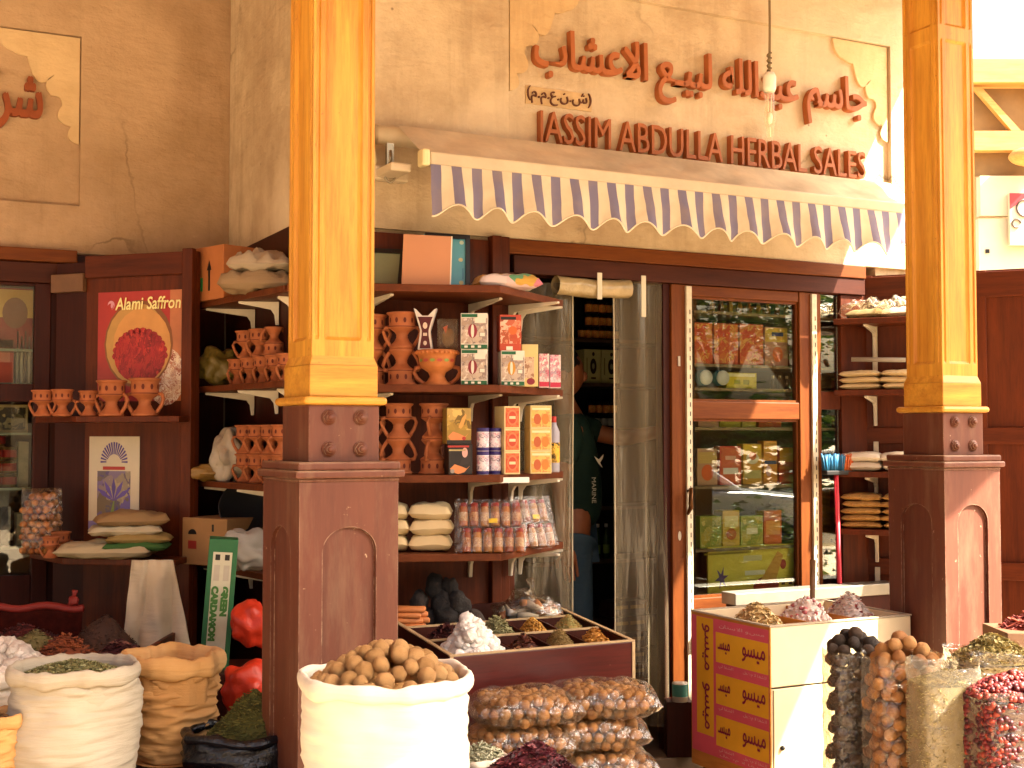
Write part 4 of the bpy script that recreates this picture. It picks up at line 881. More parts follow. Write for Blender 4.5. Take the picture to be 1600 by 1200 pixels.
def fill2(m, w_, h_):
    y = -.0026; m.quad(0, h_ * .06, w_, h_ * .12, y, 1); m.quad(0, h_ * .38, w_ * .66, h_ * .52, y - .0004, 2)
    for k in range(17):
        a = pi * k / 16; c, s_ = cos(a), sin(a); r0, r1 = w_ * .13, w_ * .27; n = Vector((-s_, c)) * .0045
        p0, p1 = (c * r0, h_ * .735 + s_ * r0), (c * r1, h_ * .735 + s_ * r1 * 1.25); m.poly([(p0[0] - n.x * .5, p0[1] - n.y * .5), (p1[0] - n.x, p1[1] - n.y), (p1[0] + n.x, p1[1] + n.y), (p0[0] + n.x * .5, p0[1] + n.y * .5)], y - .0004, 3)
    m.quad(0, h_ * .735, w_ * .30, h_ * .05, y - .0006, 0); m.quad(0, h_ * .67, w_ * .44, h_ * .035, y - .0008, 4)
    for ang, px_o in ((-1.0, 0), (-.5, .01), (0, .0), (.5, -.01), (1.0, 0)):
        c, s_ = sin(ang), cos(ang); L_ = h_ * .24; b = (0, h_ * .33); n = (s_ * .011, -c * .011); mid = (b[0] + c * L_ * .6, b[1] + s_ * L_ * .6); m.poly([b, (mid[0] - n[0], mid[1] - n[1]), (b[0] + c * L_, b[1] + s_ * L_), (mid[0] + n[0], mid[1] + n[1])], y - .001 - abs(ang) * .0006, 5 if ang else 3)
    m.poly([(-.02, h_ * .16), (0, h_ * .33), (.006, h_ * .33), (.002, h_ * .14)], y - .0022, 6)
poster('crocus_poster', 'cream paper poster with purple crocus flower under a rayed arch', 136, 215, 682, 832, [plain('#c2b59c', .5, .1, 9, 0), c_('#8a78a0'), FLW, c_('#4a3a7c'), RED_, c_('#5a4690'), c_('#6a7a3a')], fill2)
# shelves on the shutter
def lsh(label, pts, z, th): return shelf(label, pts, z, th, (), M_RED)
zA = zof(650, 5.42); zB = zof(874, 5.40)
lsh('brown shelf on the open shutter with a row of five burners', [loc(46, 0, 5.66), loc(110, 0, 5.45), loc(273, 0, 5.38), loc(288, 0, 5.52), L0 + Vector((0, -.015, 0)), loc(84, 0, 5.76)], zA, .026)
lsh('lower shelf on the open shutter with folded sacking', [loc(40, 0, 5.74), loc(92, 0, 5.45), loc(268, 0, 5.36), loc(288, 0, 5.52), L0 + Vector((0, -.015, 0)), loc(84, 0, 5.77)], zB, .026)
G2 = 'terracotta burners in a row on the shutter shelf'
for px, s, lab in ((66, .78, 'small wide terracotta burner at the window end of the row'), (97, .80, 'small terracotta burner second from the window end of the row'), (139, .76, 'smallest slim terracotta burner beside the poster edge'), (174, 1.06, 'large terracotta burner standing in front of the saffron bowl picture'), (226, 1.12, 'largest terracotta burner at the stile end of the row')):
    burner(px, zA, 5.50 if px < 150 else 5.46, lab, G2, False, s, .3 * sin(px))
# lower shelf: bag of dried lumps, small burner trays, folded sacks, hanging cloth
db = T('clear_bag', 'clear bag full of amber dried lumps leaning at the cabinet', 'bag', loc(62, zB + .001, 5.62), FR)
rnd = random.Random(5); m = MB(); ballpack(m, rnd, .16, .09, .27, .017, 3, lambda p: abs(p.x + .02 - p.z * .12) < .075 - max(0, p.z - .18) * .4, 7, 5, .4); m.build('dried_lumps', [plain(c, .45, .25, 30, .2) for c in ('#a8682c', '#8a5220', '#b87c3c')], db)
m = MB(); m.pillow((0.02, 0, .145), .175, .29, .075, 0, .35, 4.0, 14, Matrix.Rotation(radians(90), 3, 'X') , lo=.5); m.build('film', CELLO, db)
for i, (px, hh, lab) in enumerate(((79, 5.47, 'small terracotta burner before the bag of amber lumps'), (95, 5.56, 'small red clay cup beside the bag of amber lumps'))): burner(px, zB, hh, lab, 'small burners on the lower shutter shelf', False, .62 + .1 * i, .4)
for i, (pc, zz, w_, d_, hh, col, lab) in enumerate(((168, 0, .40, .20, .07, '#a89878', 'crumpled pale plastic sacking at the bottom of the folded pile'), (215, .030, .26, .18, .045, '#3a5a2c', 'folded green cloth in the sacking pile'), (218, .062, .27, .18, .045, '#8a7444', 'folded olive sack in the sacking pile'), (196, .095, .30, .18, .05, '#b0a284', 'folded off-white sack near the top of the pile'), (205, .135, .30, .18, .06, '#8a6e4a', 'folded brown sack topmost on the sacking pile'))):
    o = MB().pillow((0, 0, 0), w_, d_, hh, 0, .5, i * 2.7 + 1, 20, None, lo=.4, p=.3).build('folded_sack', cloth('folded sack %d' % i, col, col, 300, weave=.3), None); o.location = loc(pc, zB + .002 + zz, 5.46); o.rotation_euler = (0, 0, FR + .1 * i); tag(o, lab, 'sack', 'folded sacks on the lower shutter shelf')
hc = T('hanging_sack', 'empty white cloth sack hanging below the shutter shelf', 'sack', loc(238, zof(1012, 5.28), 5.28), FR)
def hang(u, v, s_):
    wv = .085 + .055 * v; x = (2 * u - 1) * wv + .035 * v; y = s_ * (.02 + .03 * v) * (1 - (2 * u - 1) ** 2) - .055 * abs(sin(u * 6.3 + v * 1.6 + .4)) ** .7 * (.45 + .55 * v) + .02 * noise.noise(Vector((u * 4, v * 3, s_)))
    return Vector((x, y, px_(136, 5.28) * (1 - v)))
m = MB().grid(lambda u, v: hang(u, v, -1), 44, 30); m.grid(lambda u, v: hang(1 - u, v, .4), 44, 30); m.build('cloth', cloth('hanging sack cloth', '#bfae90', '#d0c2a6', 300), hc)
# behind the cabinet glass
YC = YL + .17
def cab(name, label, cat, x0, x1, y0, y1, base, dec=(), depth=.12):
    a = onY(x0, y1, YC); b = onY(x1, y0, YC); wd, hh = b.x - a.x, onY(x0, y0, YC).z - a.z; zz = min((z for z in NSH + [.13]), key=lambda z: abs(z - a.z)); t = T(name, label, cat, ((a.x + b.x) / 2, YC + depth / 2, zz), 0)
    MB().bb(-wd / 2, wd / 2, -depth / 2, depth / 2, 0, hh).build('carton', base, t, bev=.002)
    if dec: m = MB(); mm = []; art(m, wd, hh, depth, list(dec), mm); m.build('printed_face', mm, t)
cab('tea_box', 'red and yellow picture box on the top glass shelf of the cabinet', 'box', -30, 52, 450, 548, plain('#8a2018', .4, .2, 9, 0), [('r', 0, .75, 1, .45, c_('#c8a050')), ('e', .3, .6, .25, .25, c_('#7a4a30'))])
cab('red_box', 'plain orange red box on the second glass shelf of the cabinet', 'box', -20, 22, 528, 598, plain('#b83a24', .4, .2, 9, 0), [('r', 0, .6, .7, .25, c_('#c86a50'))])
for i, x in enumerate((25, 31, 37, 43)): cab('book', ('grey', 'pale', 'brown', 'white')[i] + ' thin book standing on the second glass shelf of the cabinet', 'book', x, x + 5, 515 + 8 * (i % 2), 598, (c_('#8a8a80'), c_('#a8a490'), c_('#6a5a48'), c_('#b0aca0'))[i])
cab('photo_card', 'cream card with dark leaves printed in the lower cabinet', 'card', -10, 44, 632, 676, plain('#b8a478', .5, .1, 9, 0), [('r', 0, .5, .86, .8, printed('leaves', ['#2a2a22', '#a89868', '#4a4434', '#1c1c18'], 30))], .05)
for i, (x, y, l) in enumerate(((14, 742, 'front'), (-4, 742, 'rear'))):
    for j in range(3 if i == 0 else 4):
        a = onY(x, y, YC + .03 * i); t = T('red_tin', '%s red and gold tin of the %s pile in the lower cabinet' % (('bottom', 'second', 'third', 'top')[j], l), 'tin', (a.x, YC + .03 * i, NSH[3] + j * .0625), 0, 'tins in the lower cabinet'); r = .034
        MB().lathe([(0, 0), (r, 0), (r, .06), (0, .06)], 18).build('can', plain('#b89a60', .25, .1, 20, 0, metal=.8), t); MB().lathe([(r + .0006, .012), (r + .0006, .046)], 18).build('wrapper', c_('#8a1c16'), t)
for i, (x, y0, y1, c) in enumerate(((6, 700, 850, '#5a5a50'), (36, 690, 760, '#8a8468'), (8, 790, 850, '#8c8c84'), (34, 800, 848, '#a89c80'), (42, 860, 898, '#8a8068'))):
    cab('packet', ('tall grey packet', 'olive card packet', 'small silver packet', 'pale square packet', 'cream packet lowest')[i] + ' among the jars behind the lower cabinet glass', 'packet', x - 8, x + 9, y0, y1, plain(c, .4, .3, 20, .1))
# ---- alcove shelves
def alc(px, z, h): return loc(px, z + .001, h)
ab = T('cardboard_carton', 'orange brown carton with a black arrow on the top alcove shelf', 'carton', alc(352, ZL[0], 5.68), -pi / 2 + .35)
CARD = plain('#a8683a', .8, .15, 6, .2)
wq = .29; MB().bb(-wq / 2, wq / 2, -.11, .13, 0, .235).build('carton', CARD, ab, bev=.003); m = MB(); m.poly([(.03, .04), (.045, .04), (.045, .13), (.056, .13), (.0375, .175), (.019, .13), (.03, .13)], -.1106, 0); m.quad(-.06, .07, .10, .06, -.1108, 1); m.build('printed_face', [BLK, c_('#1f7a3a')], ab)
for i, (px, dz, w_, h_, col, lab) in enumerate(((405, 0, .30, .09, '#8a7458', 'crumpled brown sacking on the top alcove shelf'), (412, .085, .26, .075, '#a0927c', 'crumpled grey plastic sheet on top of the brown sacking'))):
    o = MB().pillow((0, 0, 0), w_, .26, h_, 0, 1.0, 4 + i * 3, 22, None, lo=.3, p=.3).build('crumpled_sacking', cloth('sacking %d' % i, col, col, 200), None); o.location = loc(px, ZL[0] + .002 + dz, 5.33); o.rotation_euler = (0, 0, FR); tag(o, lab, 'sacking')
G3 = 'terracotta burners massed on the alcove shelves'; k = 0
ordn = ['first', 'second', 'third', 'fourth', 'fifth', 'sixth']
for i, px in enumerate((372, 392, 412, 431, 449)): burner(px, ZL[1], 5.58 - i * .10, 'upside-down burner, %s from the left in the lower row of the second alcove shelf' % ordn[i], G3, False, .80, .9)
for i, px in enumerate((385, 406, 428)): burner(px, ZL[1] + .118, 5.54 - i * .10, 'burner, %s from the left in the upper row of the second alcove shelf' % ordn[i], G3, i == 2, .82, .5)
for r in range(2):
    for i, px in enumerate((385, 404, 424, 441)): burner(px, ZL[2] + r * .122, 5.48 - i * .09, 'painted burner, %s from the left in the %s row of the third alcove shelf' % (ordn[i], ('lower', 'upper')[r]), G3, False, .84, .2 * i)
def crumple(name, label, at, r, sc, col, seed, mat=None, cat='bag', n=(34, 24), nz=.5):
    o = MB().ball((0, 0, r * sc[2]), r, 0, n[0], n[1], nz, 1.9, sc, None, seed).build(name, mat or plain(col, .4, .2, 14, .4, .01), None); o.location = at; return tag(o, label, cat)
crumple('crumpled_bag', 'olive paper bag behind the burners on the second alcove shelf', alc(346, ZL[1], 5.72), .085, (1.2, .8, 1.0), '#6a5a24', 1.5)
crumple('plastic_bag', 'crumpled pale grey plastic bag beside the burners on the third alcove shelf', alc(362, ZL[2], 5.6), .085, (1, .8, 1.3), '#a89c88', 2.6, plain('#a89c88', .25, .15, 14, .5, .01))
crumple('paper_bag', 'yellowish torn paper bag at the end of the third alcove shelf', alc(333, ZL[2], 5.62), .07, (1.5, .9, .55), '#8a6a34', 7.7)
bc = T('cardboard_carton', 'brown carton with worn printing on the bottom alcove shelf', 'carton', alc(345, ZL[3], 5.56), -pi / 2 + .55)
MB().bb(-.13, .13, -.10, .12, 0, .20).build('carton', plain('#9a7448', .8, .15, 6, .2), bc, bev=.003); m = MB(); m.poly([(-.07 + .025 * cos(a * .35), .13 + .022 * sin(a * .35)) for a in range(10)], -.1006, 0); m.quad(-.07, .085, .05, .035, -.1006, 1); m.quad(.05, .16, .012, .03, -.1006, 0); m.build('printed_face', [BLK, c_('#8a2c24')], bc)
dd = T('black_tray', 'round black tray leaning behind the brown carton', 'tray', alc(385, ZL[3] + .19, 5.56), FR + .2); m = MB(); R = Matrix.Rotation(radians(62), 3, 'X')
m.lathe([(0, 0), (.10, 0), (.115, .015), (.12, .015), (.12, .01), (.105, -.008), (0, -.008)], 32, 0, (0, 0, 0)); m.v = [tuple(R @ Vector(v) + Vector((0, 0, .05))) for v in m.v]; m.build('tray', plain('#1a1a1c', .35, .2, 12, .1), dd)
crumple('plastic_bag', 'knotted white plastic bag in front of the brown carton', alc(383, ZL[3], 5.25), .085, (1.15, .8, .95), '#b8b0a0', 3.3, film('white carrier film', '#d8d4cc', .6, .15, .45, '#cfc8bc', 12, .9))
# green cardamom carton and the orange-red bundle
gc = T('cardamom_carton', 'tall green and white cardamom carton leaning beside the plinth', 'carton', loc(334, .70, 5.02), FR + .22); R = Matrix.Rotation(radians(4), 3, 'Y'); hh = .50; M_GR = plain('#1f5c34', .5, .2, 12, .1)
m = MB().bb(-.055, .055, -.07, .07, 0, hh); m.v = [tuple(R @ Vector(v)) for v in m.v]; m.build('carton', M_GR, gc, bev=.003)
m = MB(); m.quad(0, hh * .47, .072, hh * .86, -.0708, 0)
for i, x in enumerate((-.018, .018)): m.quad(x, hh * .86, .018, .022, -.0712, 1); m.quad(x, hh * .74, .022, .06, -.0712, 2)
m.v = [tuple(R @ Vector(v)) for v in m.v]; m.build('printed_face', [c_('#b8b49c'), BLK, c_('#a8a090')], gc)
RT = Matrix.Rotation(radians(90), 3, 'Y')
letters('green_lettering', 'GREEN', .05, c_('#3a6a2c'), gc, width=.115, height=.028, bold=.004, at=tuple(R @ Vector((.004, -.0735, hh * .64))), rot=R @ RT)
letters('cardamom_lettering', 'CARDAMOM', .05, c_('#3a6a2c'), gc, width=.21, height=.028, bold=.004, at=tuple(R @ Vector((-.033, -.0735, hh * .64))), rot=R @ RT)
crb = T('wooden_crate', 'low dark crate under the cardamom carton and the red bundles', 'crate', loc(360, .004, 5.0), FR); MB().bb(-.20, .24, -.14, .2, 0, .695).build('crate', M_DARK, crb, bev=.004)
REDB = plain('#b83018', .45, .2, 9, .35, .01)
crumple('red_bundle', 'upper bright orange red plastic bundle beside the cardamom carton', loc(394, .80, 4.88), .092, (.85, .8, 1.0), '#b83018', 4.4, REDB, 'bundle', nz=.3); crumple('red_bundle', 'lower orange red plastic bundle behind the black bag of herbs', loc(388, .58, 4.72), .10, (1.0, .8, .95), '#b83018', 9.1, REDB, 'bundle', nz=.3)
stand('low dark plank stand under the lower red bundle', rect(352, 410, 4.6, 4.84), .575)

# ================================================================ LEFT FOREGROUND: SPICE TRAYS AND SACKS
LT = T('spice_table', 'dark wooden table of loose spices at the bottom left', 'table', loc(90, 0, 4.98), FR); MB().bb(-.62, .36, -.28, .30, .0, .74).build('table_body', M_DARK, LT); m = MB()
for a in ((-.62, .36, -.30, -.282), (-.62, .36, .302, .32), (-.64, -.622, -.30, .32), (.362, .38, -.30, .32)): m.bb(*a, .70, .80)
for x in (-.32, -.02): m.bb(x, x + .012, -.281, .30, .742, .79)
m.build('tray_rim', M_RED, LT, bev=.002)
tz = .745
heap('spice_heap', 'dark red dried chillies heap at the back of the left table', loc(35, tz, 5.15), .20, .13, .10, 'stick', 420, .012, ['#4a1512', '#5c1c18', '#34100e'], seed=2)
heap('spice_heap', 'grey green powder heap on the left table', loc(52, tz, 4.90), .17, .12, .115, 'flake', 700, .006, ['#6a6038', '#5a5230', '#7a6c44'], seed=3)
heap('spice_heap', 'rust brown cinnamon sticks heap on the left table', loc(100, tz, 4.86), .13, .10, .10, 'stick', 260, .016, ['#7a3a1c', '#8c4822', '#5c2a14'], seed=4)
heap('spice_heap', 'dark brown powder cone on the left table', loc(160, tz, 5.05), .16, .14, .15, 'flake', 900, .004, ['#3a2216', '#2e1a10', '#452a1a'], seed=5)
heap('spice_heap', 'dark purple dried petals heap beside the hanging sack', loc(190, tz, 4.84), .13, .11, .085, 'flake', 500, .011, ['#4a1a1a', '#3a1214', '#6a4034'], seed=6)
rb = T('mesh_bag', 'dark red knotted net bag at the back of the left table', 'bag', loc(45, .745, 5.24), FR); m = MB(); m.tube([(-.22 + .44 * i / 12, .0, .155 + .008 * sin(i)) for i in range(13)], .016, 8); m.ball((.18, 0, .18), .022, 0, 10, 8, .5, 3); m.tube([(.18, 0, .19), (.185, 0, .225)], [.006, .014], 6); m.build('rolled_edge', plain('#7a2018', .6, .2, 12, .2), rb)
m = MB().grid(lambda u, v: Vector((-.22 + .44 * u, -.005 - .03 * v, .15 * (1 - v) + .0)), 20, 6); m.build('net', plain('#34100b', .95, .5, 40, .4, .006, spec=.05), rb)
stand('low dark stand under the sacks at the bottom left', rect(-160, 418, 3.66, 4.62), .50)
ws = sack('white woven sack open at the left filled with pale green herbs', loc(112, .505, 4.0), .183, .365, SACKW, seed=3, bulge=.10, taper=1.02, roll=.017, wr=.008)
heap('herb_heap', 'pale green dried herb filling the left white sack', loc(112, .855, 4.0), .168, .168, .05, 'flake', 1500, .006, ['#7a7648', '#8c8656', '#6a6840', '#969066'], seed=7, cat='herb heap')
ts = sack('tan woven sack rolled open between the white sack and the black bag', loc(270, .512, 4.36), .152, .325, SACKT, cloth('tan sack rim', '#c39558', '#d8ae78'), seed=9, bulge=.02, taper=.74, roll=.024, wr=.02, dip=.012)
m = MB(); 
for k, (x, z) in enumerate(((.12, .23), (.13, .10))): m.quad(x, z, .03, .05, 0, 0)
o = MB().ball((0, 0, 0), .13, 0, 20, 10, .3, 3, (1, 1, .3)).build('folded_lining', SACKT, ts); o.location = (0, 0, .27)
ds = sack('tan woven sack cut off by the left edge', loc(-20, .502, 3.86), .105, .25, SACKT, seed=12, bulge=.04, taper=.95, roll=.012)
heap('spice_heap', 'brown powder filling the sack at the left edge', loc(-20, .73, 3.86), .1, .1, .05, 'flake', 300, .005, ['#6a4a2c', '#7a5634'], seed=13)
heap('salt_heap', 'heap of white rock salt lumps at the left edge', loc(8, .79, 4.42), .135, .12, .10, 'rock', 70, .030, ['#c8c0b4', '#d4ccc0', '#bfb4a8'], seed=14, cat='salt heap', rough=.5)
o = sack('white bag under the rock salt lumps at the left edge', loc(8, .504, 4.42), .15, .28, SACKO, seed=15, bulge=.06)
bb = T('black_bag', 'black plastic bag rolled open around green herbs', 'bag', loc(384, .505, 4.22), FR); BP = plain('#14151a', .25, .3, 14, .6, .01)
def blk(u, v): a = 2 * pi * u; q = .17 + .02 * sin(pi * v) + .02 * noise.noise(Vector((cos(a) * 2.5, sin(a) * 2.5, v * 5))); return Vector((q * cos(a) * 1.08, q * sin(a) * .9, .13 * v + .02 * noise.noise(Vector((cos(a) * 1.5, sin(a) * 1.5, 4))) * v))
m = MB().grid(blk, 60, 14, 0, True, True); m.build('bag_side', BP, bb)
def blr(u, v): p = blk(u, 1.0); a = 2 * pi * u; b = 2 * pi * v; k_ = .017 * (1 + .5 * noise.noise(Vector((cos(a) * 4, sin(a) * 4, 9)))); return p + Vector((cos(a) * k_ * cos(b), sin(a) * k_ * cos(b), k_ * sin(b)))
m = MB().grid(blr, 80, 10, 0, True, True); m.build('rolled_rim', BP, bb)
heap('herb_heap', 'heap of dark green herb in the black bag', loc(396, .60, 4.24), .165, .14, .165, 'stick', 1500, .007, ['#4a4a1c', '#5c5a26', '#3c3c16', '#6a6630'], seed=16, pw=1.1, cat='herb heap')
# ================================================================ CENTRE: SPICE BIN AND CLEAR BAGS
bx0, bx1, by0, by1 = -1.518, -0.755, -0.85, -0.10; bz = lambda y: .818 + (y - by0) * .096
M_BINF = wood('bin mahogany', '#3a0e0a', '#54170f', 'x', 1.0, .38, chips='#8a6a50', coat=.3)
M_EDGE = plain('#a88e68', .7, .3, 24, .2)
SB = T('spice_bin', 'dark mahogany spice bin with sloping rows of compartments beside the door', 'bin', (bx0, by0, 0)); Wd, Dp = bx1 - bx0, by1 - by0
def slop(m, x0, x1, y0, y1, t0, t1, mi=0):
    """a board following the slope of the bin top, from t0 below to t1 above it"""
    vv = [(x, y, bz(y + by0) + (t0 if k == 0 else t1)) for k in (0, 1) for y in (y0, y1) for x in (x0, x1)]
    m.add(vv, [(0, 2, 3, 1), (4, 5, 7, 6), (0, 1, 5, 4), (2, 6, 7, 3), (0, 4, 6, 2), (1, 3, 7, 5)], mi)
m = MB(); m.bb(0, Wd, .0, .018, .0, bz(by0) - .001); m.build('front_panel', M_BINF, SB, bev=.003)
for x in (0, Wd - .018):
    m = MB(); vv = [(x, .0185, 0), (x + .018, .0185, 0), (x + .018, Dp, 0), (x, Dp, 0), (x, .0185, bz(by0)), (x + .018, .0185, bz(by0)), (x + .018, Dp, bz(by1)), (x, Dp, bz(by1))]
    m.add(vv, [(0, 3, 2, 1), (4, 5, 6, 7), (0, 1, 5, 4), (1, 2, 6, 5), (2, 3, 7, 6), (3, 0, 4, 7)]); m.build('side_panel', M_DARK, SB)
m = MB(); slop(m, .0185, Wd - .0185, .0185, Dp, -.085, -.075); m.build('tray_floor', M_DARK, SB)
m = MB(); m.bb(-.004, Wd + .004, -.003, .016, bz(by0) - .0005, bz(by0) + .006)
slop(m, -.003, .0145, .0165, Dp, .001, .006); slop(m, Wd - .0145, Wd + .003, .0165, Dp, .001, .006)
m.bb(-.004, .010, -.004, -.001, .45, bz(by0) - .001); m.bb(Wd - .010, Wd + .004, -.004, -.001, .1, bz(by0) - .001); m.build('worn_edge', M_EDGE, SB, bev=.002)
rows = (0.018, .235, .45, Dp); cw = [(0.018, .265), (.275, .43), (.44, .585), (.595, Wd - .018)]
m = MB(); m2 = MB()
for y in rows[1:3]: slop(m, .0185, Wd - .0185, y - .005, y + .005, -.0745, -.004); slop(m2, .0185, Wd - .0185, y - .006, y + .006, -.0035, .002)
for r in (0, 1):
    for x in (cw[0][1], cw[1][1], cw[2][1]): slop(m, x, x + .009, rows[r] + .006, rows[r + 1] - .006, -.0745, -.006); 
slop(m, .0185, Wd - .0185, Dp - .012, Dp, -.0745, .0)
m.build('divider', M_DARK, SB); m2.build('divider_edge', M_EDGE, SB)
def binheap(ci, r, label, h, kind, n, size, cols, seed, cat='spice heap', kx=1.0, rough=.8, pw=1.3):
    x = (cw[ci][0] + cw[ci][1]) / 2; y = (rows[r] + rows[r + 1]) / 2; rx = (cw[ci][1] - cw[ci][0]) / 2 * kx; ry = (rows[r + 1] - rows[r]) / 2
    return heap('spice_heap', label, (bx0 + x, by0 + y, bz(by0 + y) - .066), rx, ry * .97, h, kind, n, size, cols, 0, seed, pw, cat=cat, rough=rough)
binheap(0, 0, 'white rock salt mound in the front corner of the spice bin', .175, 'rock', 130, .024, ['#d6d2ca', '#dcd8d2', '#cec8c0'], 21, 'salt heap', 1.05, .45, 1.1)
binheap(1, 0, 'brown star anise heap in the front row of the spice bin', .092, 'flake', 320, .010, ['#4a2014', '#6a3420', '#3a180e', '#8a5a3a'], 22)
binheap(2, 0, 'greenish brown seed cone in the front row of the spice bin', .10, 'stick', 900, .0042, ['#7c6436', '#8e7444', '#6a5428'], 23, pw=1.25)
binheap(3, 0, 'orange yellow petals heap at the front right corner of the spice bin', .092, 'flake', 420, .008, ['#b07a30', '#c49040', '#946224'], 24)
binheap(0, 1, 'dark red hibiscus heap in the second row of the spice bin', .092, 'flake', 420, .012, ['#3a1214', '#4c1a1a', '#2c0e10', '#5a2a20'], 25)
binheap(1, 1, 'grey green sage leaves heap in the second row of the spice bin', .11, 'stick', 420, .011, ['#7c7850', '#8e8a62', '#6a6642'], 26)
binheap(2, 1, 'golden seed heap in the second row of the spice bin', .092, 'ball', 520, .005, ['#a8782c', '#b88a3a', '#94682a'], 27)
binheap(3, 1, 'pale green seed cone at the right end of the second row of the spice bin', .10, 'stick', 1100, .0045, ['#988c50', '#a89a60', '#887a44', '#b08444'], 28, pw=1.25)
# back row: pumice stones, orange sticks, bag of twists
STN = [plain(c, .9, .3, 30, .8, .006) for c in ('#2c2622', '#3a302a', '#241f1c')]
sp = [(668, 985, 5.24, .05), (640, 0, 5.26, .045), (700, 0, 5.2, .055), (727, 0, 5.2, .050), (655, 1, 5.25, .048), (690, 1, 5.24, .055), (716, 1, 5.22, .05), (743, 0, 5.16, .042), (680, 2, 5.26, .05), (704, 2, 5.25, .04)]
for i, (px, lev, h, r) in enumerate(sp):
    lev = 0 if lev == 985 else lev; zt = bz(-.2) - .072; wd = ('bottom', 'middle', 'top')[lev]
    o = MB().ball((0, 0, 0), r, 0, 16, 11, .35, 1.8, (1.1, .9, .8), None, i * 4.4).build('pumice_stone', STN[i % 3], None); o.location = loc(px, zt + .045 + lev * .062, h); o.rotation_euler = (.3 * i, .2 * i, i); tag(o, 'dark grey rough stone heaped on the back of the spice bin', 'stone', 'dark stones at the back of the spice bin')
for i in range(10):
    o = MB().tube([(-.075, 0, 0), (-.07, 0, 0), (.07, 0, .002), (.075, 0, .002)], [.007, .012, .012, .007], 10).build('orange_stick', plain('#b8703c', .6, .2, 20, .2), None)
    o.location = loc(628 + 8 * (i % 2) + (i % 3) * 3, bz(-.3) - .06 + .015 + (i // 2) * .022, 5.06 + .03 * (i % 2)); o.rotation_euler = (0, .02, FR + .12 * sin(i * 2)); tag(o, 'thick orange stick in the bundle beside the dark stones', 'stick', 'orange sticks on the spice bin')
tb = T('clear_bag', 'clear tied bag of white and orange twists at the back of the spice bin', 'bag', loc(828, bz(-.2) - .074, 5.32), FR + .1)
rnd = random.Random(8); m = MB()
for i in range(26):
    a = rnd.uniform(0, 6.28); q = math.sqrt(rnd.random()); p = Vector((.105 * q * cos(a), .07 * q * sin(a), .03 + .075 * (1 - q) * rnd.random() + .02)); d = Vector((rnd.uniform(-1, 1), rnd.uniform(-.5, .5), rnd.uniform(-.4, .6))).normalized() * .045
    m.tube([p - d, p, p + d], [.004, .014, .016], 8, i % 3)
m.build('twists', [plain('#c8c2b8', .4, .1, 20, 0), plain('#b07a50', .5, .2, 20, 0), plain('#a8a49c', .4, .2, 20, 0)], tb)
m = MB().ball((0, 0, .055), .14, 0, 30, 20, .5, 2.5, (.95, .65, .62), None, 6.0); m.tube([(0, 0, .13), (.01, 0, .165), (.0, .01, .20)], [.022, .008, .020], 10); m.build('film', CELLO, tb)
# pillow bags of walnuts stacked before the bin
BNUT = [plain(c, .7, .35, 34, .6, .005) for c in ('#9a6e3e', '#a87a48', '#8c6034')]
G5 = 'clear bags of walnuts stacked before the spice bin'; pz = [.155, .27, .385, .50, .61]
stand('low dark plank under the stacked walnut bags', [(-1.45, -1.22), (-.74, -1.22), (-.74, -.87), (-1.45, -.87)], .15)
for c, (pc, hh) in enumerate(((814, 4.42), (932, 4.56))):
    for l in range(5):
        p = loc(pc + (-8 if l % 2 else 4) + (6 if c and l == 4 else 0), pz[l] + .002, hh); rz = FR + .12 + .06 * sin(l * 2 + c * 3)
        t = T('walnut_bag', '%s clear cellophane bag of walnuts in the %s pile before the spice bin' % (('lowest', 'second', 'third', 'fourth', 'topmost')[l], ('left', 'right')[c]), 'bag', p, rz, G5); rnd = random.Random(40 + l + c * 7); m = MB()
        W2, D2, H2 = .335, .25, .118
        ballpack(m, rnd, W2 * .95, D2 * .95, H2, .0205, 3, lambda q: abs((q.z - .058) / .056) < (1 - abs(q.x / .165) ** 3.0) ** .5 * (1 - abs(q.y / .12) ** 3) ** .5 if abs(q.x) < .165 and abs(q.y) < .12 else False, 9, 6)
        m.build('walnuts', BNUT, t); m = MB().pillow((0, 0, 0), W2 * 1.14, D2 * 1.1, H2 * 1.06, 0, .22, l + c * 5, 26, None, lo=.48, p=.36); m.build('film', CELLO, t)
# walnut sack in front of the pillar
wc = loc(601, 0, 3.30)
stand('low dark stand under the walnut sack', rect(440, 950, 3.02, 3.86), .40)
big = sack('big white cloth sack full of walnuts in front of the left pillar', (wc.x, wc.y, .402), .208, .575, cloth('white cotton sack', '#c8c0ae', '#d2cbbb', 420, weave=.15, fold=.15), seed=21, bulge=.035, taper=.96, roll=.015, wr=.005)
ws_ = pile_spots((wc.x, wc.y, .968), .175, .175, .09, .0225, 120, 5)
MB_ = MB().grid(lambda u, v: Vector((.17 * v * cos(2 * pi * u), .17 * v * sin(2 * pi * u), .06 * (1 - v * v))), 24, 6, 0, True, True); o = MB_.build('walnut_filling', NUT[2], big); o.location = (0, 0, .54)
single_nuts('walnut', 'brown walnut heaped on top of the big white sack', 'walnuts on the white sack', ws_, .0235, NUT, 3)
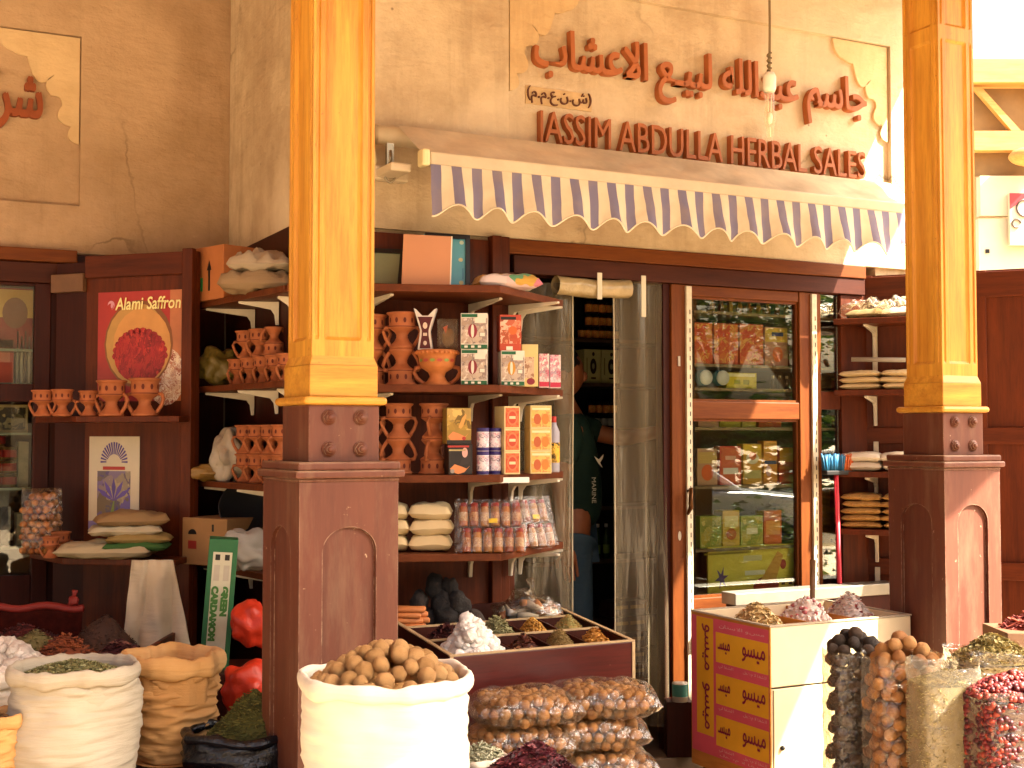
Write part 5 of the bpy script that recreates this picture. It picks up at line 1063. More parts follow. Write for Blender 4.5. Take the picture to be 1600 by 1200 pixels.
# hibiscus sack and sage sack at the bottom
hs = loc(832, 0, 3.42); sack('white sack of dark red hibiscus at the bottom edge', (hs.x, hs.y, .402), .165, .27, SACKO, seed=31, bulge=.03, taper=.97, roll=.014, wr=.012, dip=.02)
heap('spice_heap', 'dark red dried hibiscus flowers heaped in the white sack at the bottom', (hs.x, hs.y, .66), .165, .16, .13, 'flake', 1900, .0105, ['#4a1420', '#3a0e18', '#5c1c28', '#6e3034', '#2e0a12'], seed=33, pw=1.25, rough=.6)
gs = loc(752, 0, 3.74); sack('white bag of grey green sage behind the hibiscus sack', (gs.x, gs.y, .402), .075, .265, SACKO, seed=35, bulge=.05, roll=.008)
heap('herb_heap', 'grey green sage leaves heaped behind the hibiscus', (gs.x, gs.y, .655), .078, .078, .055, 'stick', 420, .009, ['#86866a', '#9a9a7e', '#74745a', '#a8a68c'], seed=36, cat='herb heap')

# ================================================================ RIGHT FOREGROUND: YELLOW LABELLED BOX AND TALL BAGS
qx0, qx1, qy0, qy1, qz0, qz1 = -.189, .55, -.95, -.416, .20, .845
PALL = T('wooden_pallet', 'low dark pallet under the white and yellow bin', 'pallet', (qx0 + .37, qy0 + .27, 0)); MB().bb(-.33, .34, -.22, .24, .003, qz0 - .001).build('pallet', M_DARK, PALL, bev=.004)
YB_ = T('labelled_bin', 'white wooden bin with yellow Arabic labels on its side full of petals', 'bin', (qx0, qy0, qz0)); QW, QD, QH = qx1 - qx0, qy1 - qy0, qz1 - qz0
M_BW = plain('#dac8a2', .55, .1, 5, .05); M_PLY = wood('raw plywood', '#b0702e', '#cc8c44', 'y', .8, .6, coat=0)
m = MB(); m.bb(.006, QW, 0, .016, .0, .400); m.bb(.006, QW, 0, .016, .408, QH - .002); m.bb(QW - .016, QW, .017, QD, 0, QH); m.bb(.006, QW - .017, QD - .016, QD, 0, QH); m.bb(.02, QW - .02, .017, QD - .017, 0, .02); m.build('front_board', M_BW, YB_, bev=.002)
m = MB(); m.bb(0, .005, -.001, QD, 0, QH); m.build('side_board', M_PLY, YB_)
m = MB(); m.bb(-.003, QW + .003, -.004, .014, QH, QH + .006); m.bb(-.003, .013, .0145, QD, QH, QH + .006); m.bb(QW - .013, QW + .003, .0145, QD, QH, QH + .006); m.bb(.0135, QW - .0135, QD - .014, QD, QH, QH + .006); m.build('rim_strip', plain('#a89a84', .5, .2, 12, .1), YB_)
m = MB(); m.bb(.006, QW - .017, .017, QD - .017, QH - .10, QH - .09, 0)
for x in (.26, .50): m.bb(x, x + .008, .017, QD - .017, QH - .089, QH - .006, 0)
m.build('tray_floor', M_PLY, YB_); MB().ball((.055, -.006, .17), .010, 0, 12, 8).build('knob', M_BLACK, YB_); MB().bb(.012, .018, -.002, 0, .0, .398).build('door_gap', c_('#6a5030'), YB_)
# label sheets on the left side: local frame x along the side (far -> near), z up, looking towards -x
SIDE = Matrix(((0, -1, 0), (-1, 0, 0), (0, 0, 1))).to_3x3()           # (a,b,z): a=0 near corner .. a=QD far corner is handled below
LAB = T
YL_, CRI, LTR, PNK = plain('#e4ac2c', .5, .1, 6, 0), plain('#d4566a', .5, .1, 8, 0), c_('#8a2444'), c_('#d8b0a8')
def sideq(m, a0, a1, z0, z1, off, mi):     # a measured from the near corner towards the back, seen from the left a grows to the left
    m.add([(-off, a1, z0), (-off, a0, z0), (-off, a0, z1), (-off, a1, z1)], [(0, 1, 2, 3)], mi)
m = MB(); S_, zt = .40, QH - .012
sideq(m, .006, QD - .005, .062, zt, .0008, 1)
rowz = [zt - .055 - i * .172 for i in range(3)]
for z in rowz: sideq(m, .008, .355, z - .122, z + .002, .0014, 0)
sideq(m, .372, .492, .14, zt - .003, .0014, 0)
m.build('paper_label', [YL_, CRI], YB_)
def sidetext(name, txt, a_left, z, w_, h_, mat, turn=0.0, bold=0.0):
    # text runs from the viewer's left (larger a) to right (smaller a)
    R = Matrix(((0, 1, 0), (-1, 0, 0), (0, 0, 1)))     # local x -> -y, local -y (front) -> -x
    if turn: R = R @ Matrix.Rotation(turn, 3, 'Y')
    return letters(name, txt, .1, mat, YB_, width=w_, height=h_, at=(-.0024, a_left, z), rot=R, fat=0 if mat is PNK else .0018)
MISO = shape_ar('ميسو')
for i, z in enumerate(rowz):
    sidetext('brand_lettering', MISO, .175, z - .092, .150, .060, LTR); sidetext('brand_lettering', shape_ar('ميسـ'), .34, z - .082, .085, .046, LTR)
    for j, (a, w_) in enumerate(((.17, .15), (.335, .10))): sidetext('small_lettering', shape_ar('الشفاء لاسنان' if 0 else 'للشفاء لا مثيل' if j == 0 else 'الشفاء لي').replace('ء', ''), a, z - .147, w_, .018, PNK, bold=0)
sidetext('small_lettering', shape_ar('مسحوق الاسنان').replace('ق', '').replace('ح', ''), .33, zt - .035, .30, .018, PNK, bold=0)
for i in range(2): sidetext('brand_lettering', MISO, .452, zt - .03 - i * .245, .19, .055, LTR, pi / 2)
sidetext('small_lettering', shape_ar('للشفاء لا مثيل').replace('ء', ''), .33, .070, .30, .014, PNK, bold=0)
def qheap(x, y, label, rx, ry, h, kind, n, s, cols, seed, pw=1.2): return heap('spice_heap', label, (qx0 + x, qy0 + y, qz1 - .085), rx, ry, h, kind, n, s, cols, 0, seed, pw)
qheap(.135, .25, 'straw coloured chips heap in the labelled white bin', .12, .20, .145, 'flake', 900, .011, ['#c8ac74', '#d4bc88', '#b89860', '#dcc898'], 51)
qheap(.38, .24, 'pale pink rosebud heap in the labelled white bin', .115, .20, .16, 'ball', 420, .008, ['#e0d2c8', '#e4d4cc', '#b86a6c', '#e8dcd2', '#e6dcd4'], 52)
qheap(.62, .24, 'red and white petal heap at the right end of the labelled bin', .105, .20, .165, 'flake', 700, .010, ['#e4dad0', '#9a4440', '#d8b4a8', '#e8ded4', '#e0d4c8'], 53)
sc_ = T('wooden_scoop', 'worn brown wooden scoop standing in the labelled bin', 'scoop', loc(1271, .80, 5.42), FR)
m = MB().tube([(0, .02, .05), (.004, .03, .13), (.012, .05, .27)], [.012, .011, .013], 10); m.build('handle', plain('#6a4a2c', .6, .3, 20, .2), sc_); MB().ball((0, 0, .03), .04, 0, 16, 12, .1, 2, (1, .45, 1.3)).build('bowl', plain('#6a4a2c', .6, .3, 20, .2), sc_)
lg = T('metal_ledge', 'grey metal ledge running under the shop window', 'ledge', (onY(1137, 935, -.10).x, -.1, onY(1137, 935, -.10).z)); MB().bb(0, 1.02, -.06, .05, -.028, .028).build('ledge', plain('#8a8478', .4, .15, 10, .05, metal=.5), lg, bev=.004)
MB().bb(.02, .98, -.04, .04, -.85, -.0285).build('ledge_support', M_DARK, lg)
tn = T('round_tin', 'small teal and white tin beside the labelled bin', 'tin', loc(1063, .131, 5.92), FR); 
sb_ = T('dark_stool', 'small dark box under the teal tin by the doorway', 'stool', loc(1060, .131, 5.96), FR); MB().bb(-.06, .06, -.06, .06, 0, .25).build('box', M_DARK, sb_, bev=.003)
tn.location.z = .382; MB().lathe([(0, 0), (.036, 0), (.036, .085), (0, .085)], 20).build('can', c_('#b8b0a4'), tn); MB().lathe([(.0366, .025), (.0366, .08)], 20).build('wrapper', c_('#3a7a70'), tn)

def tallbag(label, px0, px1, h, ztop, ht, depth, content, mats, seed, rz=FR + .1, size=.0225, lip=.0, film=None, base=None):
    wd = px_(px1 - px0, h); t = T('clear_bag', label, 'bag', loc((px0 + px1) / 2, ztop - ht, h + depth / 2), rz, 'tall clear bags at the right'); rnd = random.Random(seed)
    def sec(a, k=1.0):
        c, s_ = cos(a), sin(a); e = .45; return Vector((math.copysign(abs(c) ** e, c) * wd / 2 * k, math.copysign(abs(s_) ** e, s_) * depth / 2 * k, 0))
    m = MB()
    if content == 'balls': ballpack(m, rnd, wd * .97, depth * .95, ht - .015, size, len(mats), lambda p: abs(p.x / (wd * .49 - size * .6)) ** 4 + abs(p.y / (depth * .49 - size * .6)) ** 4 < 1, 12, 8)
    else:
        m.grid(lambda u, v: sec(2 * pi * u, .965) + Vector((0, 0, v * (ht - .02))), 40, 20, 0, True, True)
        def place(r): a = r.uniform(0, 6.283); return sec(a, .972) + Vector((0, 0, r.uniform(0, ht - .02)))
        grains(m, rnd, 2600, place, content, size, len(mats))
    m.build('contents', mats, t)
    def fl(u, v): a = 2 * pi * u; p = sec(a, 1.0); n = 1 + .022 * (1 - 3 * abs(noise.noise(Vector((cos(a) * 1.7, sin(a) * 1.7, v * 13 + seed))))) + .035 * noise.noise(Vector((cos(a) * 2.2, sin(a) * 2.2, v * 9 + seed))) + .018 * noise.noise(Vector((cos(a) * 5, sin(a) * 5, v * 24))); return Vector((p.x * n, p.y * n, v * (ht + lip * (1 + .8 * noise.noise(Vector((cos(a) * 1.4, sin(a) * 1.4, seed)))))))
    MB().grid(fl, 110, 90, 0, True, True).build('film', film or CELLO2, t); return t
stand('long dark stand under the tall clear bags at the right', rect(1270, 1760, 3.72, 4.62), .36)
rz_ = FR + .1
tallbag('clear bag packed with black dried limes', 1293, 1370, 4.22, .885, .52, .17, 'balls', DNUT, 61)
tallbag('clear bag packed with light brown dried limes', 1356, 1468, 4.04, .875, .512, .20, 'balls', ONUT, 62, lip=.03)
def topspots(px, z, h, rx, ry, hh, r, n, seed): return [Matrix.Rotation(rz_, 3, 'Z') @ (p) + loc(px, z, h) for p in pile_spots((0, 0, 0), rx, ry, hh, r, n, seed)]
single_nuts('dried_lime', 'black dried lime piled on top of the dark lime bag', 'black limes on the open bag', topspots(1334, .885, 4.31, .082, .07, .05, .024, 20, 9), .025, DNUT, 9)
single_nuts('dried_lime', 'light brown dried lime piled on top of the pale lime bag', 'brown limes on the open bag', topspots(1413, .872, 4.14, .09, .08, .075, .026, 20, 11), .027, ONUT, 11)
HG = [plain(c, .75, .25, 60, .2) for c in ('#8c7c48', '#a09058', '#786a38', '#b0a26c')]; RG = [plain(c, .5, .3, 60, .2) for c in ('#4a1216', '#6a1c1c', '#38090e', '#8a3422')]
tallbag('milky clear bag of grey green herb between the limes and the red berries', 1428, 1525, 3.86, .865, .502, .17, 'stick', HG, 63, size=.0055, lip=.045, film=film('milky bag film', '#eee9da', 2.0, .1, .13, '#dcd8c4', 9, .8, (1, 1, 2.2)))
heap('herb_heap', 'grey green herb filling the milky bag', loc(1480, .845, 3.95), .105, .075, .035, 'stick', 700, .007, ['#8c7c48', '#a09058', '#786a38'], rz_, 64, cat='herb heap')
tallbag('white-rimmed clear bag of pale dried flowers at the right behind the berries', 1484, 1610, 4.22, .86, .497, .2, 'stick', [plain(c, .75, .25, 60, .2) for c in ('#98884c', '#b0a060', '#847438', '#c0b27c')], 65, size=.006, lip=.03)
heap('herb_heap', 'mound of pale dried flowers rising behind the red berries', loc(1552, .85, 4.32), .15, .10, .085, 'flake', 1300, .010, ['#a09054', '#b8a868', '#8a7a40', '#c8bc88'], rz_, 66, 1.1, cat='herb heap')
tallbag('clear bag of dark red dried berries cut off by the right edge', 1520, 1640, 3.72, .845, .482, .2, 'ball', RG, 67, size=.0085, lip=.012)
heap('berry_heap', 'dark red dried berries heaped on the bag at the right edge', loc(1582, .835, 3.82), .135, .11, .065, 'ball', 620, .0085, ['#5a161a', '#7a2422', '#440c12', '#8a3a30'], rz_, 68, cat='berry heap', rough=.5)
heap('spice_heap', 'small heap of red chillies in a pale box far right', loc(1628, .855, 5.0), .16, .10, .07, 'stick', 260, .014, ['#7a2a1c', '#8c3c24', '#5c1c14'], FR, 69)
cbx = T('cardboard_carton', 'pale brown carton under the red chillies at the right edge', 'carton', loc(1640, .003, 5.0), FR); MB().bb(-.2, .2, -.13, .13, 0, .85).build('carton', plain('#6a4a30', .8, .15, 6, .1), cbx, bev=.003)
# ================================================================ SHOP WINDOW, RIGHT LEAF
YG = 0.03; zq = lambda py, px=1150: onY(px, py, YG).z; xq = lambda px, py=600: onY(px, py, YG).x
GW = T('glazed_door', 'brown framed glazed shop door with two panes and white slotted strips', 'door', (0, YG, 0))
xa, xb, xc, xd = xq(1046), xq(1075), xq(1246), xq(1279); zr = [zq(467), zq(628), zq(655), zq(930)]
parts('stile', [(xa, xb, -.02, .03, .14, ZH - .002), (xc, xd, -.02, .03, .14, ZH - .002)], M_ORGZ, GW, .003)
parts('rail', [(xb + .001, xc - .001, -.016, .03, zr[0], ZH - .002), (xb + .001, xc - .001, -.016, .03, zr[2], zr[1]), (xb + .001, xc - .001, -.016, .03, .14, zr[3])], M_ORG, GW, .004)
m = MB()
for z0, z1 in ((zr[1] , zr[0]), (zr[3], zr[2])):
    for a in ((xb, xb + .012, z0, z1), (xc - .012, xc, z0, z1), (xb + .0125, xc - .0125, z1 - .012, z1), (xb + .0125, xc - .0125, z0, z0 + .012)): m.bb(a[0] + .0005, a[1] - .0005, -.004, .026, a[2] + .0005, a[3] - .0005)
m.build('glazing_bead', M_ORGZ, GW)
for z0, z1 in ((zr[1], zr[0]), (zr[3], zr[2])): MB().bb(xb + .003, xc - .003, .008, .012, z0 + .003, z1 - .003).build('pane', M_GLASS, GW)
WS = plain('#c9bea4', .5, .25, 30, .1)
for x0 in (xq(1067), xq(1263)):
    m = MB().bb(x0, x0 + .030, -.034, -.021, .16, ZH - .01); n_ = 46
    for k in range(n_): m.bb(x0 + .016, x0 + .021, -.0346, -.0341, .2 + k * (ZH - .3) / n_, .2 + k * (ZH - .3) / n_ + .022, 1)
    m.build('slotted_strip', [WS, M_BLACK], GW)
m = MB(); xk = xq(1057); m.bb(xk - .006, xk + .006, -.024, -.0205, zq(575), zq(560)); m.ell(xk, zq(833), .009, .022, -.0206, 0); m.build('keyhole_plate', plain('#b8b0a0', .3, .1, 9, 0, metal=.6), GW)
m = MB(); xk = xq(1066); m.tube([(xk, -.04, zq(765)), (xk + .004, -.06, zq(760)), (xk + .004, -.06, zq(790)), (xk, -.04, zq(800))], [.007, .010, .012, .007], 10); m.build('handle', plain('#5a3a1c', .3, .1, 9, 0, metal=.7), GW)
m = MB(); m.bb(xq(1036), xa - .001, -.004, .05, .14, ZH - .002); m.build('hinge_post', M_DARK, GW)
SW = T('side_window', 'narrow glazed side window between the glazed door and the shelf leaf', 'window', (0, YG, 0)); xe, xf = xq(1311), XH + .10
m = MB(); m.bb(xe, xf, -.018, .03, .14, ZH - .002); m.bb(xd + .001, xe - .001, -.012, .03, zq(640, 1300), zq(612, 1300)); m.bb(xd + .001, xe - .001, -.012, .03, .14, zq(930, 1300)); m.bb(xd + .001, xe - .001, -.012, .03, zq(452, 1300), ZH - .002); m.build('frame', M_RED, SW, bev=.003)
MB().bb(xd + .001, xe - .001, .008, .011, zq(930, 1300), zq(452, 1300)).build('pane', M_GLASS2, SW)
# shelves and goods behind the glass
def bright(h): h = h.lstrip('#'); return '#' + ''.join('%02x' % int(255 * (int(h[i:i + 2], 16) / 255) ** .9) for i in (0, 2, 4))  # lifts print colours of goods behind glass, standing in for light on them
paper_ = paper
def paper(h): return paper_(bright(h))
c_ = paper
IY = .175; IC = T('glass_cabinet', 'dark display cabinet with shelves behind the shop door glass', 'cabinet', (0, IY, 0))
zi = lambda py, px=1150: onY(px, py, IY).z; xi = lambda px, py=650: onY(px, py, IY).x
CZ = [zi(492), zi(572), zi(608), zi(668), zi(757), zi(852), zi(921)]
m = MB(); x0, x1 = xi(1062), xi(1316)
for z in CZ: m.bb(x0, x1, -.11, .16, z - .014, z)
m.build('shelf', plain('#8a7450', .5, .2, 9, .05), IC); MB().bb(x0 - .02, x1 + .02, .161, .18, .14, ZH).build('back_board', plain('#6a5436', .7, .2, 6, .05), IC); m = MB(); m.bb(x0 - .02, x0 - .001, -.13, .16, .14, ZH); m.bb(x1 + .001, x1 + .02, -.13, .16, .14, ZH); m.build('side_board', plain('#3a2c1c', .7, .2, 6, .05), IC)
def wgood(name, label, cat, p0, p1, y0, y1, k, base, dec=(), d=.08, group=None, dy=0.0):
    a, b = xi(p0), xi(p1); zt = zi(y0, (p0 + p1) / 2); z = CZ[k] + .001; hh = max(.02, px_(y1 - y0, hY((p0 + p1) / 2, IY))); t = T(name, label, cat, ((a + b) / 2, IY - .04 + dy, z), 0, group)
    MB().bb(-(b - a) / 2, (b - a) / 2, -d / 2, d / 2, 0, hh).build('carton', base if not isinstance(base, str) else paper(base), t, bev=.0015)
    if dec: m = MB(); mm = []; art(m, b - a, hh, d, list(dec), mm); m.build('printed_face', mm, t)
RP = printed('red gold pattern', ['#c0502c', '#cc7a38', '#d4a050', '#b84024', '#c87040'], 34); RM = c_('#8a2a24')
G6 = 'boxes behind the door glass'
for i, (a, b) in enumerate(((1064, 1099), (1101, 1139), (1141, 1178))): wgood('spice_box', ('left', 'middle', 'right')[i] + ' red and gold patterned box on the upper cabinet shelf', 'box', a, b, 508, 572, 1, '#a8401e', [('r', 0, .5, .96, .94, RP)], .08, G6)
wgood('spice_box', 'gold topped pinkish box beside the three patterned boxes', 'box', 1180, 1216, 512, 572, 1, '#a8705a', [('r', 0, .8, .95, .36, YEL), ('e', .1, .3, .22, .2, ORA), ('r', .1, .82, .5, .1, PUR)], .08, G6)
wgood('spice_box', 'plain dark red box at the end of the upper cabinet shelf', 'box', 1218, 1239, 520, 572, 1, '#8a2420', [('r', 0, .5, .6, .4, RM)], .08, G6)
for i in range(9):
    t = T('small_jar', 'small gold labelled jar in the top row behind the door glass', 'jar', (xi(1108 + i * 14.5), IY - .03, CZ[0] + .001), 0, 'gold jars at the top of the cabinet'); MB().lathe([(0, 0), (.014, 0), (.014, .04), (.009, .048), (.009, .06), (0, .06)], 12).build('jar', (c_('#a8782c'), c_('#8a4a20'), c_('#b89a3c'))[i % 3], t)
for i, px in enumerate((1086, 1112)):
    t = T('white_tub', ('left' if i == 0 else 'right') + ' tub with round white lid facing out behind the door glass', 'tub', (xi(px), IY - .06, CZ[2] + .05), 0, 'tubs with white lids'); m = MB().tube([(0, -.03, 0), (0, .05, 0)], .049 * .78, 24); m.build('tub', c_('#3a6a70'), t); MB().tube([(0, -.038, 0), (0, -.0305, 0)], .046 * .78, 24).build('lid', c_('#cfd4c8'), t)
wgood('yellow_box', 'bright yellow green box beside the white lidded tubs', 'box', 1121, 1168, 583, 607, 2, '#c0b020', [('r', 0, .85, .9, .2, c_('#d8d49c')), ('r', -.3, .4, .2, .3, c_('#8a8a18')), ('r', .3, .4, .2, .3, c_('#8a8a18'))], .07)
for i in range(4):
    t = T('small_bottle', 'small dark bottle with a cream cap behind the door glass', 'bottle', (xi(1198 + i * 11), IY - .05, CZ[2] + .001), 0, 'small dark bottles in the cabinet'); MB().lathe([(0, 0), (.013, 0), (.013, .045), (.006, .055), (0, .055)], 12).build('bottle', c_('#3a2a1c'), t); MB().lathe([(0, 0), (.007, 0), (.007, .014), (0, .014)], 10, 0, (0, 0, .055)).build('cap', c_('#c8b890'), t)
for i, (a, b, c) in enumerate(((1076, 1108, '#b8907c'), (1110, 1142, '#a8a030'), (1144, 1166, '#b8ac38'))): wgood('flat_box', ('pink', 'yellow green', 'olive yellow')[i] + ' flat box on the shelf under the middle rail', 'box', a, b, 657, 668, 3, c, (), .08, 'flat boxes under the middle rail')
wgood('flat_box', 'orange flat box on the shelf under the middle rail', 'box', 1170, 1205, 656, 668, 3, '#b8481c', (), .08, 'flat boxes under the middle rail')
EMB = c_('#c8883c')
for i, (a, b, y0, base, dec, lab) in enumerate(((1077, 1108, 700, '#a8805c', [('r', 0, .75, .9, .3, c_('#b89a50')), ('e', .0, .35, .3, .22, ORA)], 'dull gold packet'), (1112, 1145, 697, '#b8402a', [('r', 0, .5, .85, .9, c_('#c05a34')), ('r', 0, .36, .7, .16, WHT), ('r', 0, .7, .5, .1, c_('#d8a080'))], 'orange red packet with a white word band'), (1148, 1177, 694, '#c08a2c', [('r', 0, .85, .9, .25, c_('#d0a828')), ('e', 0, .64, .34, .14, c_('#c8c0a0')), ('e', 0, .7, .2, .1, ORA), ('r', 0, .25, .9, .2, c_('#a89c5c'))], 'gold packet with an oval emblem'), (1180, 1201, 690, '#c07820', [('r', 0, .85, .9, .26, c_('#c89030')), ('r', 0, .5, .9, .08, PUR), ('e', -.3, .3, .2, .12, c_('#c8a0a0'))], 'orange packet with a purple stripe'), (1204, 1233, 701, '#b8301c', [('r', 0, .78, .95, .4, c_('#c88a24')), ('r', 0, .5, .95, .2, c_('#c0602a'))], 'red and orange shaded packet'))):
    wgood('packet', lab + ' on the lower cabinet shelf behind the glass', 'packet', a, b, y0, 757, 4, base, dec, .05, 'packets on the lower cabinet shelf')
for i in range(5): 
    o = MB().pillow((0, 0, 0), .16, .12, .05, 0, .3, i * 2.0, 12, None, lo=.4, p=.35).build('dark_bag', plain('#4a3a24', .4, .3, 20, .2), None); o.location = (xi(1226), IY - .02, CZ[5] + .003 + i * .045); tag(o, 'dark pillow bag in the pile at the right behind the glass', 'bag', 'dark bags behind the door glass')
FL2 = c_('#5a3a6a')
def flower(cx, cz): return [('p', [(cx + .15 * cos(a) * (.35 if k % 2 else 1), cz + .26 * sin(a) * (.35 if k % 2 else 1)) for k in range(12) for a in [k * pi / 6 + .2]], FL2)]
t = wgood('saffron_board', 'yellow board with a purple crocus and red saffron threads standing behind the glass', 'board', 1087, 1228, 850, 920, 6, '#d2c040', flower(-.72, .32) + [('e', .25, .1, .14, .20, c_('#7a1c10')), ('e', .12, .08, .08, .12, c_('#8a2414')), ('r', -.05, .72, .20, .12, c_('#ccc488')), ('r', .0, .40, .22, .10, c_('#d0cca8')), ('e', .62, .55, .035, .11, RED_), ('r', .62, .12, .04, .05, BLK), ('r', .78, .12, .04, .05, BLK), ('p', [(.1, .2), (.5, .85), (.62, .75), (.45, .2)], c_('#c08a34')), ('r', -.6, .85, .5, .04, c_('#8a7a20'))], .012, dy=-.05)
wgood('saffron_board', 'pale pink board standing behind the yellow saffron board', 'board', 1172, 1240, 843, 920, 6, '#b89a88', [('e', .75, .35, .08, .1, PUR), ('e', .4, .85, .3, .05, c_('#7a3a2c'))], .012, dy=.02)
GRF = printed('green gold', ['#8a9a3c', '#c8b04a', '#6a8030', '#d0c070'], 40)
for i, (a, b, y0, bs, dc, lab) in enumerate(((1079, 1112, 803, '#8f9a3a', [('r', 0, .5, .9, .9, GRF)], 'green and gold patterned carton'), (1114, 1140, 796, '#c8a030', [('r', 0, .7, .8, .3, c_('#d8c878')), ('e', 0, .35, .3, .16, c_('#b0501c'))], 'yellow carton with an orange disc'), (1142, 1176, 806, '#a8b050', [('r', 0, .5, .9, .9, GRF), ('r', 0, .5, .5, .2, c_('#e0d8b0'))], 'pale green carton with a cream band'), (1178, 1205, 799, '#c05a24', [('r', 0, .5, .8, .4, c_('#d89040'))], 'burnt orange carton'))):
    wgood('tea_carton', lab + ' on the shelf above the yellow saffron board', 'carton', a, b, y0, 852, 5, bs, dc, .07, 'cartons above the saffron board')
for i, (a, b, bs) in enumerate(((1130, 1166, '#c8b838'), (1170, 1204, '#b86a30'))): wgood('flat_box', ('yellow', 'brown orange')[i] + ' box tucked behind the jars in the top row of the door cabinet', 'box', a, b, 476, 492, 0, bs, [('r', 0, .5, .7, .4, c_('#d8cc90'))], .05, 'flat boxes in the top cabinet row', dy=.1)
wgood('teal_box', 'teal grey box at the right end of the top cabinet row', 'box', 1208, 1240, 474, 492, 0, '#5a8078', [('r', 0, .7, .9, .3, c_('#b0c4b8'))], .08, None, dy=.06)
# goods in the narrow window
for k, (y0, y1, kk) in enumerate(((478, 492, 0), (600, 608, 2), (645, 668, 3))):
    for i in range(3 if kk == 3 else 2):
        t = T('small_jar', 'tiny red and gold jar in the narrow side window, row %s' % ('at the top', 'below the orange boxes', 'under the rail')[k], 'jar', (xi(1286 + 10 * i), IY - .08, CZ[kk] + .001), 0, 'tiny jars in the side window'); hh = .05; MB().lathe([(0, 0), (.011, 0), (.011, hh * .7), (.007, hh), (0, hh)], 10).build('jar', c_('#8a1f1a'), t); MB().lathe([(0, 0), (.0085, 0), (.0085, .014), (0, .014)], 10, 0, (0, 0, hh)).build('lid', c_('#c8a040'), t)
for i in range(2): wgood('orange_box', ('left' if i == 0 else 'right') + ' orange box with gold bands in the side window', 'box', 1281 + 15 * i, 1294 + 15 * i, 527, 572, 1, '#b0581c', [('r', 0, .75, .9, .3, c_('#c8903c')), ('r', 0, .35, .9, .2, c_('#c88a40')), ('r', 0, .08, .98, .14, RM)], .06, 'orange boxes in the side window')
for i in range(2): wgood('blue_box', ('left' if i == 0 else 'right') + ' blue box with white figures in the side window', 'box', 1281 + 14 * i, 1293 + 14 * i, 715, 757, 4, '#1f5a8a', [('e', 0, .75, .2, .1, WHT), ('p', [(-.6, .4), (.6, .5), (.2, .3)], WHT), ('r', 0, .05, .98, .1, EMB)], .06, 'blue boxes in the side window')
wgood('tall_box', 'red topped yellow box low in the side window', 'box', 1281, 1309, 770, 852, 5, '#b8841c', [('r', 0, .82, .98, .36, c_('#9c2018')), ('r', .2, .84, .5, .06, c_('#d0a080')), ('r', 0, .03, .98, .06, BLK)], .06)
wgood('pink_box', 'pink and white box lowest in the side window', 'box', 1281, 1309, 868, 921, 6, '#a85a70', [('r', 0, .82, .98, .36, c_('#c8a8a0')), ('e', 0, .78, .3, .14, c_('#8a3a5a')), ('r', 0, .35, .9, .08, c_('#c8a0a0'))], .06)
# right leaf with shelves
paper = paper_; c_ = paper
HA, HB = 6.60, 6.22; R0, R1 = loc(1350, 0, HA), loc(1660, 0, HB); RV = R1 - R0; RL = RV.length; RRZ = math.atan2(RV.y, RV.x)
def rf(px, py=600, off=0.0):
    k = (px - 800) / FPX; l0, l1 = .275 * HA, .43 * HB; t = (k * HA - l0) / ((l1 - l0) - k * (HB - HA)); h = HA + (HB - HA) * t; return t * RL, zof(py, h)
RLF = T('shutter_door', 'large red brown panelled shutter opened at the right carrying four bag shelves', 'shutter', (R0.x, R0.y, 0), RRZ); ztp = rf(1400, 430)[1]
m = MB(); m.bb(0, RL, -.012, .02, .12, ztp); m.build('panel', M_RED, RLF)
parts('rail', [(.0, RL, -.032, -.0125, rf(1560, y1)[1], min(ztp + .002, rf(1560, y0)[1])) for y0, y1 in ((425, 465), (668, 694), (878, 905))], M_REDX, RLF, .004)
parts('stile', [(a, b, -.030, -.0127, .12, ztp - .001) for a, b in ((0, .07), (rf(1545)[0] - .06, rf(1545)[0] + .02), (RL - .08, RL))], M_RED, RLF, .004)
xu = rf(1376)[0]
parts('slotted_upright', [(xu - .012, xu + .012, -.040, -.0325, rf(1376, y1)[1], rf(1376, y0)[1]) for y0, y1 in ((505, 580), (690, 712), (885, 960))], WS, RLF)
RM_ = Matrix.Rotation(RRZ, 3, 'Z'); rp = lambda x, y: (R0 + RM_ @ Vector((x, y, 0)))
ZR = [zof(497, 6.36), zof(609, 6.36), zof(737, 6.36), zof(827, 6.36)]; lr = ['top right shelf holding crumpled clear bags', 'second right shelf holding cream bags', 'third right shelf holding white bags', 'lowest right shelf holding bags of pulses']
Rb0 = rf(1338)[0] ; 
for i, z in enumerate(ZR):
    shelf(lr[i] + ' beside the golden pillar', [rp(-.04, -.034), rp(-.09, -.25), rp(.52, -.25), rp(.52, -.034)], z, .028, [(rp(xu, -.033), rp(xu - .02, -.235))], M_RED, 'shelves on the right shutter', .15)
def rbags(level, cols, rows_, hh, mat, name, lab, w_=.20, contents=None):
    for c in range(cols):
        for r in range(rows_):
            p = rp(-.065 + w_ / 2 + c * (w_ * .97) + .01 * sin(r * 3 + c), -.145); p.z = ZR[level] + .001 + r * hh * .88
            o = MB().pillow((0, 0, 0), w_, .19, hh, 0, .15, c * 5 + r * 1.7 + level, 16, None, lo=.42, p=.34).build(name, mat, None); o.location = p; o.rotation_euler = (0, 0, RRZ + .06 * sin(r * 5 + c * 2)); tag(o, '%s, %s layer of the %s column on the right shutter' % (lab, ('bottom', 'second', 'third', 'fourth', 'fifth')[r], ('first', 'second', 'third')[c]), 'bag', lab + 's on the right shutter')
rbags(1, 3, 3, .036, CRB, 'cream_bag', 'cream powder bag'); rbags(2, 3, 2, .052, plain('#d2c8b4', .45, .1, 7, .25, .004), 'white_bag', 'white powder bag')
PUL = printed('pulses', ['#9a7440', '#b08a50', '#86622f', '#a87c44', '#c09a60'], 120, .3); rbags(3, 3, 5, .039, PUL, 'pulse_bag', 'clear bag of brown pulses')
